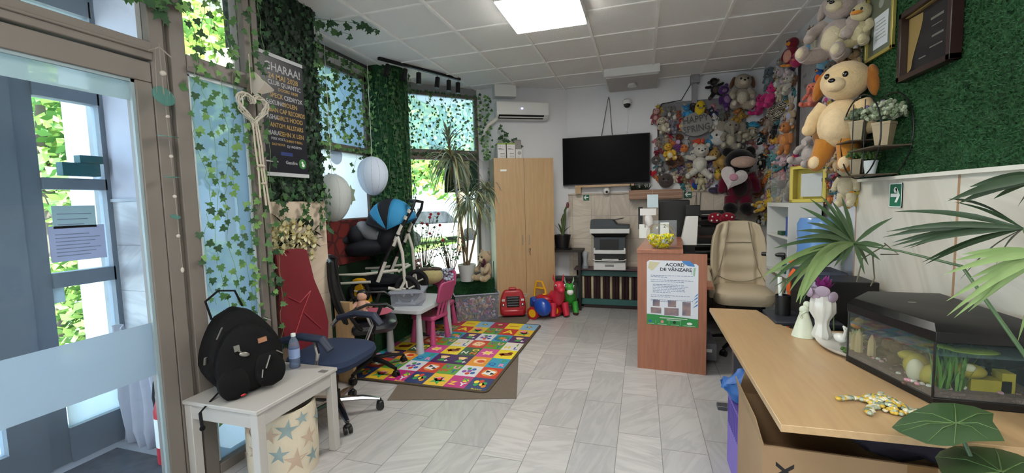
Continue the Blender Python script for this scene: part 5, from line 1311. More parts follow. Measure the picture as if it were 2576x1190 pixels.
# egg lanterns
def egg(px, py, x, h, w_, label, col):
    c = onx(px, py, x); t = thing('egg_lantern', label, 'lantern', c)
    b = MB(); n = 40; prof = []
    for j in range(25):
        v = j / 24; a = PI * (.035 + .93 * v); rr_ = math.sin(a) * w_ / 2 * (1 + .10 * math.cos(a) * -1) * (1 + .008 * (j % 2)); prof.append((rr_, -h / 2 * math.cos(a)))
    b.lathe((0, 0, 0), prof, 40, cap=True); part('paper_shell', b, mat('lantern' + col[1:], col, .8, var=.02), t)
    b = MB()
    for k in range(12):
        a = k * PI / 6; b.tube([(p[0] * 1.006 * math.cos(a), p[0] * 1.006 * math.sin(a), p[1]) for p in prof[::2]], .002, 4)
    part('rib', b, mat('lantern_rib', '#aeb6c2', .8), t)
    b = MB(); b.tube([(0, 0, h / 2), (0, 0, HC - .01 - c.z)], .0025, 4); part('thread', b, WHITE, t)
egg(938, 443, -2.80, .42, .32, 'white egg-shaped paper lantern hanging above the stroller', '#c8d4e6')
egg(838, 498, -2.86, .46, .33, 'grey-white egg-shaped lantern behind the ivy-covered pillar', '#b4bab8')
# yellow duck toy & bits beside stroller
# ================================================================== desk with tank
DZ = .74
t = thing('desk', 'long light wooden desk top in the right foreground', 'desk', (.95, 2.5, 0))
outl = [(.472, 1.665), (1.455, 1.70), (1.455, 3.45), (1.10, 3.45), (1.10, 2.95), (.86, 2.97), (.79, 3.42), (.476, 3.365)]
outl = [(.472, 1.665), (1.455, 1.70), (1.455, 2.93), (.875, 2.93), (.845, 2.98), (.785, 3.37), (.476, 3.37)]
b = MB(); b.prism([(x - .95, y - 2.5) for x, y in outl], DZ - .028, DZ); part('desk_top', b, TABLEW, t, bevel=.002)
for x, y in ((.66, 3.335), (1.40, 1.80)):
    b = MB(); b.box((x - .95 - .03, y - 2.5 - .03, .03), (x - .95 + .03, y - 2.5 + .03, DZ - .028)); part('leg', b, mat('steel_grey', '#5b5d62', .4, metal=.4), t)
b = MB(); b.box((.53 - .95, 3.30 - 2.5, .0), (1.2 - .95, 3.37 - 2.5, .03)); part('foot', b, mat('steel_grey', '#5b5d62'), t, bevel=.004)
b = MB(); b.box((.55 - .95, 2.0 - 2.5, DZ - .08), (1.4 - .95, 2.04 - 2.5, DZ - .028)); part('rail', b, mat('steel_grey', '#5b5d62'), t)
# foot visible on the floor
pf0 = onz(1803, 1022, .0); 
# tank
t = thing('fish_tank', 'aquarium with black lid and base full of plants and ornaments', 'fish tank', (1.2, 2.2, DZ + .001))
TP_ = [(1.06, 1.965), (1.415, 1.965), (1.415, 2.60), (1.10, 2.60), (.955, 2.40)]
TP_ = [(x - 1.2, y - 2.2) for x, y in TP_]
def scl(P, k): cx_ = sum(p[0] for p in P) / len(P); cy_ = sum(p[1] for p in P) / len(P); return [(cx_ + (p[0] - cx_) * k, cy_ + (p[1] - cy_) * k) for p in P]
BG = mat('tank_black', '#100f12', .35)
b = MB(); b.prism(scl(TP_, 1.02), 0, .028); part('base_frame', b, BG, t, bevel=.002)
b = MB(); P2 = scl(TP_, 1.03); b.prism(P2, .245, .285); P3 = scl(TP_, .93)
n = len(P2); b.add([(p[0], p[1], .285) for p in P2] + [(p[0], p[1], .312) for p in P3], [tuple(range(n, 2 * n))] + [(i, (i + 1) % n, n + (i + 1) % n, n + i) for i in range(n)]); part('lid', b, BG, t, bevel=.002)
b = MB(); b.ell((-.03, .14, .313), (.016, .010, .002)); part('lid_button', b, mat('button_grey', '#8a8880', .5), t)
for i in range(5):
    p, q = TP_[i], TP_[(i + 1) % 5]
    b = MB(); b.slab([(p[0], p[1], .028), (q[0], q[1], .028), (q[0], q[1], .245), (p[0], p[1], .245)], (0, .001, 0)); 
    if i in (1, 2): part('blue_backdrop', b, mat('tank_blue', '#0f4f8c', .5, var=.5, scale=5, emit='#0f5a9c', estr=.0), t)
    else: part('glass_pane', b, clear('tank_glass', (.93, .97, .96), haze=.04, hazecol='#8fa0a0', gloss=.18), t, smooth=0)
    b = MB(); b.tube([(p[0], p[1], .02), (p[0], p[1], .25)], .004, 6); part('corner_seal', b, BG, t)
b = MB(); b.prism(scl(TP_, .985), .19, .192); part('water_surface', b, clear('water_top', (.8, .9, .9), haze=.22, hazecol='#8fa7ad', gloss=.15), t, smooth=0)
b = MB(); b.prism(scl(TP_, .985), .028, .05); part('gravel', b, mat('gravel', '#6a5450', .9, var=.5, scale=120, bump=.8, bscale=150), t)
r = random.Random(4)
b = MB()
for k in range(160):
    b.m(r.randrange(3)); b.ell((r.uniform(-.2, .2), r.uniform(-.2, .3), .052), (.010, .010, .007), nu=6, nv=4)
P_in = b
part('pebble', P_in, [mat('peb_pink', '#b58490', .6), mat('peb_white', '#c8c2ba', .6), mat('peb_brown', '#5a4238', .6)], t)
b = MB()
for (x, y, h) in ((-.20, .20, .12), (-.17, .15, .11), (-.205, .235, .09)): b.tube([(x, y, .04), (x, y, .04 + h * .7), (x, y, .04 + h)], [.018, .015, .003], 8)
part('castle_ornament', b, mat('orn_sand', '#b79a72', .7, var=.2), t)
b = MB(); 
for k in range(26): b.ell((-.10 + r.uniform(-.06, .06), .09 + r.uniform(-.07, .08), .06 + r.uniform(0, .085)), (.026, .022, .026), nu=8, nv=6)
part('coral_ornament', b, mat('orn_brown', '#4f3a2c', .9, bump=1, var=.4), t)
b = MB(); b.ell((-.12, -.09, .10), (.045, .035, .05)); b.ell((-.09, -.14, .075), (.045, .035, .05)); b.ell((-.13, -.06, .13), (.04, .03, .02)); b.box((.0, -.19, .05), (.12, -.14, .095)); b.box((.09, -.19, .05), (.13, -.14, .125)); b.ell((.0, -.17, .12), (.055, .04, .028)); part('yellow_ornament', b, mat('orn_yellow', '#9a8626', .6, var=.3, scale=20), t)
b = MB(); b.ell((-.135, -.115, .085), (.03, .025, .05)); b.ell((-.01, -.19, .135), (.022, .018, .018)); part('shell_ornament', b, mat('orn_shell', '#c2b7a0', .6), t)
b = MB()
for k in range(80):
    x, y = r.choice(((-.09, -.19), (-.06, -.20), (-.02, -.12), (.05, .1), (.12, .05), (-.02, -.19))); blade(b, (x + r.uniform(-.03, .03), y + r.uniform(-.015, .03), .05), (r.uniform(-.3, .3), r.uniform(-.3, .3), 1), r.uniform(.08, .18), .010, .25, 5)
part('water_plant', b, mat('weed_green', '#557a28', .6, var=.35), t)
b = MB()
for k in range(60): b.ell((r.uniform(-.05, .17), r.uniform(-.05, .3), r.uniform(.05, .18)), (.02, .025, .02), nu=7, nv=5)
part('dark_moss', b, mat('weed_dark', '#26382a', .9, var=.5), t)
b = MB(); b.ell((.02, -.16, .195), (.08, .04, .008)); b.ell((-.06, -.14, .20), (.03, .03, .006)); part('floating_plant', b, mat('float_green', '#93a443', .6, var=.3), t)
b = MB(); b.tube([(.2, -.22, .24), (.17, -.18, .18), (.205, -.1, .12), (.19, .0, .06)], .004, 6); part('air_hose', b, BG, t)
# leaves, plates and ornaments on the desk
t = thing('ceramic_tray', 'shallow white ceramic tray with moss under the small arrangement', 'tray', (1.03, 2.58, DZ + .001))
b = MB(); b.lathe((0, 0, 0), [(0, 0), (.10, 0), (.13, .02), (.135, .03), (.128, .03), (.1, .01), (0, .01)], 36, sx=1.0, sy=1.55); part('dish', b, mat('porcelain', '#d5d3cc', .2, spec=.6), t)
b = MB()
for k in range(60): b.ell((r.uniform(-.05, .09), r.uniform(-.17, .0), .018), (.014, .014, .01), nu=6, nv=4)
part('moss', b, mat('moss', '#4c6630', .9, var=.4), t)
t = thing('flower_vase', 'white fluted ceramic vase with purple lotus flower on the desk', 'vase', (.965, 2.74, DZ + .012))
b = MB(); nn = 40
prof = [(.0, .0), (.045, 0), (.05, .02), (.032, .07), (.035, .10), (.062, .15), (.060, .20), (.052, .235), (.056, .245), (.046, .24), (.04, .15), (0, .12)]
vs = []; fs = []
for rr_, z in prof:
    for k in range(nn): a = 2 * PI * k / nn; q = rr_ * (1 + .05 * math.cos(10 * a) * (1 if rr_ > .03 else 0)); vs.append((q * math.cos(a), q * math.sin(a), z))
for i in range(len(prof) - 1):
    for k in range(nn): a = i * nn + k; c = i * nn + (k + 1) % nn; fs.append((a, c, c + nn, a + nn))
b.add(vs, fs); part('vase_body', b, mat('porcelain', '#d5d3cc', .2), t)
b = MB()
for k in range(16): a = k * 2.4; blade(b, (.0, 0, .25), (math.cos(a) * (.25 + .04 * k), math.sin(a) * (.25 + .04 * k), 1), .11 - .002 * k, .035, .1, 5)
part('purple_petal', b, mat('petal_purple', '#8b2d78', .6, var=.2), t)
b = MB()
for p in ((-.045, -.02, .25), (-.05, .02, .29), (.03, -.05, .24), (-.02, -.05, .27), (-.07, -.01, .26)): b.ell(p, (.035, .012, .03), Matrix.Rotation(p[0] * 20, 3, 'Z'))
part('lilac_petal', b, mat('petal_lilac', '#a896a8', .6), t)
b = MB(); b.tube([(0, 0, .15), (.0, 0, .26)], .006, 6); b.tube([(.04, -.02, .24), (.05, -.02, .05)], .004, 6); part('stem', b, GLEAF, t)
t = thing('figurine', 'white porcelain figurine with a flared skirt on the desk', 'figurine', (.89, 2.78, DZ + .001))
b = MB(); b.lathe((0, 0, 0), [(.0, 0), (.055, 0), (.05, .02), (.035, .08), (.022, .13), (.02, .14), (.0, .14)], 24, sx=1.1); part('skirt', b, mat('figurine_white', '#ccd2bd', .4, var=.1), t)
b = MB(); b.ell((.0, 0, .155), (.026, .02, .024)); b.ell((.012, 0, .185), (.018, .018, .02)); b.tube([(.0, -.02, .15), (-.03, -.03, .13), (-.02, -.03, .11)], .006, 6); part('bust', b, mat('figurine_white', '#ccd2bd'), t)
t = thing('swan_figurine', 'small white swan ornament on the ceramic tray', 'figurine', (1.01, 2.62, DZ + .02))
b = MB(); b.ell((0, 0, .03), (.03, .045, .025)); b.tube([(0, -.04, .04), (0, -.055, .08), (0, -.035, .10), (0, -.06, .095)], .008, 6); part('body', b, mat('porcelain', '#d5d3cc'), t)
t = thing('small_bouquet', 'cream and orange small bouquet at the aquarium corner', 'flowers', (1.045, 2.53, DZ + .02))
b = MB()
for k in range(70): a = r.uniform(0, 6.3); e_ = r.uniform(-.2, 1.2); blade(b, (0, 0, .06), (math.cos(a) * math.cos(e_), math.sin(a) * math.cos(e_), math.sin(e_)), .05, .010, .1, 3)
part('cream_petal', b, mat('petal_cream', '#cdd0a4', .7), t)
b = MB(); b.ell((-.01, -.01, .13), (.022, .022, .018)); b.ell((.01, .01, .145), .018); part('orange_flower', b, mat('petal_orange', '#d07a3a', .6), t)
b = MB(); b.ell((0, 0, .02), (.03, .03, .02)); part('pot', b, mat('porcelain', '#d5d3cc'), t)
# starfish / turtle-shaped glass ornament
t = thing('turtle_ornament', 'glass mosaic turtle ornament lying on the desk edge of the tank', 'ornament', (.885, 1.90, DZ + .001), .5)
MOS = [mat('mosaic' + c[1:], c, .15, spec=.9) for c in ('#c2a23a', '#9fa894', '#6f7a66', '#cfc8b0')]
b = MB(); rt = random.Random(6)
for k in range(150):
    a = rt.uniform(0, 6.3); q = math.sqrt(rt.random()); b.m(rt.choice((0, 0, 1, 2, 3))); b.ell((.055 * q * math.cos(a), .075 * q * math.sin(a), .008 + .028 * (1 - q * q)), (.009, .009, .007), nu=6, nv=4)
part('shell', b, MOS, t)
for q in (((-.04, .05, .012), (-.085, .085, .010), (-.125, .075, .012)), ((-.045, .0, .012), (-.09, -.01, .01), (-.13, -.045, .012)), ((.04, .05, .012), (.08, .08, .01)), ((.04, -.05, .012), (.07, -.09, .01)), ((0, -.07, .02), (0, -.11, .025))):
    b = MB(); p0 = Vector(q[0])
    for p, c in zip(q, q[1:]):
        for k in range(7): b.m(rt.choice((1, 1, 2, 3, 0))); b.ell(Vector(p).lerp(Vector(c), k / 7) + Vector((rt.uniform(-.006, .006), rt.uniform(-.006, .006), 0)), (.012, .012, .008), nu=6, nv=4)
    part('flipper', b, MOS, t)
# black desk organiser / speakers
t = thing('pen_holder', 'black pen holder with white brushes near the desk notch', 'pen holder', (.90, 3.20, DZ + .02))
b = MB(); b.lathe((0, 0, 0), [(0, 0), (.045, 0), (.045, .13), (.04, .13), (.04, .01)], 20); part('cup', b, BLACK, t)
b = MB(); b.tube([(-.01, 0, .05), (-.02, 0, .20)], .011, 8); b.tube([(-.02, 0, .2), (-.022, 0, .25)], .013, 8); part('brush', b, SW, t)
t = thing('document_tray', 'dark grey plastic tray under the pen holder', 'tray', (.98, 3.17, DZ - .01))
b = MB(); b.box((-.17, -.16, 0), (.20, .16, .028)); part('tray', b, mat('tray_grey', '#2c2f38', .4), t, bevel=.006)
t = thing('laptop_bag', 'black upright computer case behind the vase', 'case', (1.20, 3.25, .0))
b = MB(); b.box((-.20, -.12, 0), (.20, .14, 1.00)); part('case', b, BLACK, t, bevel=.006)
b = MB(); b.tube([(-.16, -.13, 1.0), (-.13, -.14, .86), (-.10, -.14, .80)], .007, 6, flat=.5); part('white_strap', b, SW, t)
# white shelf unit, water bottle behind the marble corner
t = thing('shelf_unit', 'white open shelf unit against the plush wall', 'shelf', (1.33, 4.5, 0))
x0, x1, y0, y1 = -.13, .12, -.33, .33
WS = mat('white_board', '#c9cac6', .5, var=.02)
b = MB(); b.box((x0, y0, 1.45), (x1, y1, 1.485)); part('top', b, WS, t)
b = MB(); b.box((x0, y0, 0), (x1, y0 + .02, 1.45)); part('side_panel', b, WS, t)
b = MB(); b.box((x0, y1 - .02, 0), (x1, y1, 1.45)); part('side_panel', b, WS, t)
b = MB(); b.box((x1 - .01, y0, 0), (x1, y1, 1.45)); part('back_panel', b, WS, t)
for z in (.02, .5, .83, 1.17): b = MB(); b.box((x0, y0 + .02, z), (x1, y1 - .02, z + .02)); part('shelf', b, WS, t)
b = MB(); b.box((-.04, -.03, 0), (.04, .03, .17)); b.box((-.03, -.02, .17), (.03, .02, .2)); o = single('blue_carton', b, mat('carton_blue', '#24509a', .4), 'blue carton standing on the top shelf of the white unit', 'box'); o.location = (1.27, 4.32, 1.191)
b = MB(); b.box((-.05, -.06, 0), (.05, .06, .035)); o = single('green_packet', b, mat('packet_green', '#244a36', .5), 'small dark green packet in front of the blue carton', 'packet'); o.location = (1.26, 4.45, 1.191)
b = MB(); b.ell((0, 0, .04), (.05, .05, .04)); b.ell((.02, .05, .06), .03); o = single('teal_toy', b, mat('teal_toy', '#2c6066', .7), 'small teal toy on the lower shelf of the white unit', 'toy'); o.location = (1.25, 4.35, .851)
t = thing('water_cooler', 'water cooler with large blue bottle behind the palm', 'water cooler', (1.29, 3.78, 0))
b = MB(); b.box((-.15, -.15, 0), (.15, .15, .98)); part('cabinet', b, mat('cooler_dark', '#3c4250', .5), t, bevel=.02)
b = MB(); b.lathe((0, 0, 1.0), [(.03, -.02), (.05, .02), (.135, .07), (.14, .1), (.135, .14), (.14, .18), (.135, .22), (.14, .27), (.14, .33), (.12, .375), (.0, .385)], 30); part('bottle', b, mat('bottle_blue', '#5a83b8', .2, spec=.6, var=.1), t)
b = MB(); b.slab([(-.155, -.152, .85), (.0, -.152, .85), (.0, -.152, .93), (-.155, -.152, .93)], (0, -.01, 0)); part('tap_panel', b, BLACK, t)
t = thing('orange_toy', 'bright orange stacked plastic toy by the white shelf unit', 'toy', (1.13, 3.80, .80))
b = MB(); b.tube([(-.02, 0, .0), (-.02, 0, .08), (.0, 0, .14), (.02, 0, .17)], .02, 8); b.tube([(-.02, 0, .22), (.01, 0, .24), (.035, 0, .22)], .014, 8); b.tube([(-.02, 0, -.8), (-.02, 0, .02)], .012, 8); part('body', b, mat('toy_orange', '#d85a18', .4), t)
t = thing('photo_box_frame', 'yellow box frame with a white card above the shelf unit', 'frame', (1.38, 4.30, 1.486), -PI / 2 + .75)
YB = mat('frame_yellow', '#c4b455', .5)
b = MB(); b.box((-.15, -.02, 0), (.15, .08, .03)); b.box((-.15, -.02, .29), (.15, .08, .32)); b.box((-.15, -.02, 0), (-.12, .08, .32)); b.box((.12, -.02, 0), (.15, .08, .32)); part('frame_border', b, YB, t, bevel=.004)
b = MB(); b.box((-.13, .05, .02), (.13, .07, .3)); part('backing', b, YB, t)
b = MB(); b.box((-.075, .025, .05), (.095, .045, .25)); part('card', b, mat('card_grey', '#c2c6c8', .6), t)
t = thing('display_case', 'clear acrylic case with small toys on the shelf unit', 'case', (1.34, 4.66, 1.486))
b = MB(); b.box((-.12, -.14, 0), (.12, .14, .28)); part('case', b, clear('acrylic2', (.95, .95, .93), haze=.12), t, smooth=0)
b = MB()
for k in range(9): b.m(k % 3); b.ell((r.uniform(-.07, .07), r.uniform(-.09, .09), .05 + .06 * (k // 3)), (.04, .04, .045))
part('toys_inside', b, [fur('#6f635c'), fur('#8f8078'), fur('#b0a496')], t)
# framed certificates on the turf wall
def wall_frame(y0, y1, z0, z1, th, fw_, mf, label, skew=0):
    """picture frame on the turf wall x = 1.46; y0 nearer the camera"""
    t = thing('framed_certificate', label, 'picture frame', (1.455, (y0 + y1) / 2, z0)); h = z1 - z0; w_ = y1 - y0
    M = frame((0, 0, 0), (0, -1, 0), (0, 0, 1), (-1, 0, 0))
    b = MB()
    for (a, c, d_, e_) in ((-w_ / 2, 0, w_ / 2, fw_), (-w_ / 2, h - fw_, w_ / 2, h), (-w_ / 2, 0, -w_ / 2 + fw_, h), (w_ / 2 - fw_, 0, w_ / 2, h)): rect(b, M, a, c, d_, e_, th)
    part('frame_border', b, mf, t, bevel=.003)
    return t, M, w_, h
GOLD = mat('gold_frame', '#a99a52', .35, metal=.4)
t, M, w_, h = wall_frame(3.20, 3.54, 2.42, 2.85, .02, .022, GOLD, 'gold-framed certificate with white sheet at the turf wall corner')
b = MB(); rect(b, M, -w_ / 2 + .02, .02, w_ / 2 - .02, h - .02, .004); part('backing', b, mat('cert_olive', '#5c6150', .5), t, smooth=0)
b = MB(); rect(b, M, -.08, .06, .09, .26, .0055); part('sheet', b, mat('cert_white', '#c4c9cf', .5), t, smooth=0)
b = MB()
for k in range(6): rect(b, M, -.05, .22 - k * .022, .05 + .01 * (k % 3), .225 - k * .022, .0065)
disc(b, M, 0, .33, .03, t=.005)
part('print', b, mat('cert_print', '#8d8f88', .6), t, smooth=0)
DBR = mat('dark_frame', '#2a1a18', .3)
t, M, w_, h = wall_frame(2.62, 3.07, 2.18, 2.56, .05, .03, DBR, 'dark deep-framed black award plaque with gold arc')
b = MB(); rect(b, M, -w_ / 2 + .03, .03, w_ / 2 - .03, h - .03, .012); part('plaque', b, mat('plaque_black', '#1d1b1e', .2), t, smooth=0)
b = MB()
for (a, c, d_, e_) in ((-w_ / 2 + .028, .028, w_ / 2 - .028, .036), (-w_ / 2 + .028, h - .036, w_ / 2 - .028, h - .028)): rect(b, M, a, c, d_, e_, .03)
part('gold_liner', b, mat('gold_liner', '#a98f5a', .3, metal=.5), t, smooth=0)
b = MB(); pts = [(-w_ / 2 + .032, .04)] + [(-w_ / 2 + .07 + .075 * math.sin(k * .28) * (k / 8) + .03 * (k / 8), .06 + (h - .11) * k / 8) for k in range(9)] + [(-w_ / 2 + .032, h - .04)]
flatpoly(b, M, pts, .0135); part('gold_arc', b, mat('plaque_gold', '#9a8250', .3, metal=.3), t, smooth=0)
b = MB()
for (x, z, a, c) in ((.05, .26, .05, .012), (.06, .17, .045, .01), (.05, .12, .05, .006), (-.06, .09, .03, .006), (.05, .225, .04, .004)): rect(b, M, x - a, z, x + a, z + c, .0135)
part('plaque_text', b, mat('plaque_print', '#66645e', .4), t, smooth=0)
t, M, w_, h = wall_frame(3.0, 3.18, 2.745, 2.9, .012, .008, WHITE, 'white sheet corner pinned high on the turf wall')
b = MB(); rect(b, M, -w_ / 2, 0, w_ / 2, h, .003); part('sheet', b, SW, t)
# round wire shelf with four pots
def turf_pt(px, py, off=.0): return onx(px, py, 1.46 - off)
t = thing('round_wall_shelf', 'round black wire wall shelf with three small boards', 'shelf', (1.36, 3.22, 1.66))
cz = 1.90 - 1.66; R_ = .255; b = MB()
for xo in (.09, -.06):
    b.tube([(xo, R_ * math.cos(2 * PI * k / 40), cz - .0 + R_ * math.sin(2 * PI * k / 40)) for k in range(41)], .004, 6, cap=False)
for y in (.09, -.06): b.tube([(-.06, y, 0.02), (-.06, y, .46)], .003, 6)
part('wire_ring', b, BLACKM, t)
WB_ = mat('shelf_brown', '#4f4234', .6)
for (ya, yb, z) in ((.06, .25, .225), (-.25, .08, .155), (-.12, .20, .0)):
    b = MB(); b.box((-.09, ya, z), (.09, yb, z + .008)); part('board', b, WB_, t)
def small_pot(y, z, s, col, fol, n, fl, label, x=1.36, sq=False):
    t = thing('potted_plant', label, 'plant', (x, y, z))
    b = MB(); b.tube([(0, 0, 0), (0, 0, .105 * s)], [.034 * s, .05 * s], 4 if sq else 20); b.tube([(0, 0, .1 * s), (0, 0, .112 * s)], .052 * s, 4 if sq else 20); part('pot', b, mat('pot' + col[1:], col, .7), t, smooth=30)
    q = random.Random(n); b = MB()
    for k in range(n):
        a = q.uniform(0, 6.3); e_ = q.uniform(.2, 1.4); p = Vector((math.cos(a) * math.cos(e_), math.sin(a) * math.cos(e_), math.sin(e_) * .9)) * q.uniform(.02, .085) * s * fl + Vector((0, 0, .115 * s)); b.m(q.randrange(2)); b.ell(p * .8 + Vector((0, 0, .03 * s)), (.011 * s, .011 * s, .007 * s), Euler((q.uniform(0, 3), q.uniform(0, 3), 0)).to_matrix(), 6, 4)
    part('foliage', b, [mat('fol' + fol[1:], fol, .7, var=.3), mat('fol_pale', '#a0a890', .7)] if fl > 1.1 else mat('fol' + fol[1:], fol, .7, var=.3), t)
small_pot(3.38, 1.894, 1.15, '#a5977c', '#5f6e56', 140, 1.0, 'kraft pot with grey-green plant on the upper left board', sq=True)
small_pot(3.07, 1.824, 1.25, '#9f8f74', '#6e7c60', 260, 1.45, 'kraft pot with pale bushy plant on the middle board', sq=True)
small_pot(3.38, 1.669, .95, '#9a8c74', '#4c6a34', 120, 1.0, 'small kraft pot with bright green sprigs on the lowest board', sq=True)
small_pot(3.21, 1.669, .75, '#c9cfd0', '#4c6a34', 90, 1.1, 'small white pot with a green plant on the lowest board')
t = thing('lavender_sprig', 'faded purple artificial flowers behind the top plants', 'flowers', (1.38, 3.3, 2.06)); b = MB()
for k in range(14): b.ell((r.uniform(-.02, .02), .2 - k * .03, .02 + .02 * math.sin(k)), (.012, .02, .014), nu=8, nv=5)
part('petals', b, mat('petal_mauve', '#6d607f', .7), t)
# cartons under the desk
KR = mat('kraft', '#94785a', .85, var=.1, scale=5)
t = thing('cardboard_carton', 'large brown cardboard box with black print under the desk', 'box', (.92, 2.10, 0), -.02)
b = MB(); b.box((-.45, -.25, 0), (.45, -.24, .55)); b.box((-.45, .24, 0), (.45, .25, .55)); b.box((-.45, -.24, 0), (-.44, .24, .55)); b.box((.44, -.24, 0), (.45, .24, .55)); b.box((-.44, -.24, .3), (.44, .24, .31)); part('box', b, KR, t)
b = MB(); b.slab([(-.45, .25, .55), (.45, .25, .55), (.43, .20, .69), (-.43, .20, .69)], (0, .005, 0)); b.slab([(-.45, -.25, .55), (-.45, .25, .55), (-.47, .23, .64), (-.47, -.20, .64)], (.004, 0, 0)); part('flap', b, KR, t)
b = MB(); b.box((.02, -.2505, 0), (.11, -.2500, .55)); part('tape', b, mat('tape_brown', '#7d5f3d', .4), t)
MC = frame((0, -.2508, 0), (1, 0, 0), (0, 0, 1), (0, -1, 0))
b = MB(); text(b, 'XTRA', MC @ Matrix.Translation((-.375, .375, 0)) @ Matrix.Rotation(-PI / 2, 4, 'Z'), .085, bold=.03)
part('printed_word', b, mat('ink_black', '#1c1a1a', .7), t, smooth=0)
b = MB()
for k in range(6): b.tube([MC @ Vector((-.12 + k * .013, .42, 0)), MC @ Vector((-.125 + k * .015, .47 + .006 * (2.5 - abs(k - 2.5)), 0))], .004, 5)
part('hand_print', b, mat('ink_brown', '#4a3c2c', .8), t)
b = MB(); b.ell((0, 0, 0), (.10, .12, .07), nu=40, nv=26); crumple(b, .05, 9)
o = single('blue_bag', b, mat('bag_blue', '#2c5ea0', .5, bump=.6, bscale=12), 'crumpled blue bag on the purple basket under the desk', 'bag'); o.location = (.545, 2.56, .40)
t = thing('purple_basket', 'purple ribbed plastic basket under the desk edge', 'basket', (.60, 2.50, .0))
b = MB(); b.box((-.12, -.14, 0), (.12, .16, .41)); part('body', b, mat('basket_purple', '#7a66b8', .5), t)
b = MB()
for k in range(12): b.box((-.122, -.13 + k * .024, .25), (-.120, -.123 + k * .024, .40)); b.box((-.11 + k * .02, -.142, .25), (-.104 + k * .02, -.140, .40))
part('slot', b, mat('basket_shadow', '#4c3c86', .6), t)
b = MB(); b.ell((0, 0, 0), (.25, .14, .05), nu=44, nv=26); crumple(b, .05, 7, 3); o = single('dark_cloth', b, mat('cloth_plum', '#2a2430', .9, bump=.8, bscale=10), 'dark crumpled cloth inside the open cardboard box under the desk', 'cloth'); o.location = (1.05, 2.05, .48)
t = thing('storage_crate', 'blue-grey plastic crate at the lower right below the big leaves', 'crate', (1.20, 1.22, 0))
b = MB(); b.box((-.13, -.1, 0), (.2, .12, .46)); part('crate_body', b, mat('crate_blue', '#5f7391', .5), t, bevel=.006)
b = MB(); b.box((-.14, -.11, .44), (.21, .13, .475)); part('crate_rim', b, mat('crate_rim', '#8296b0', .5), t)
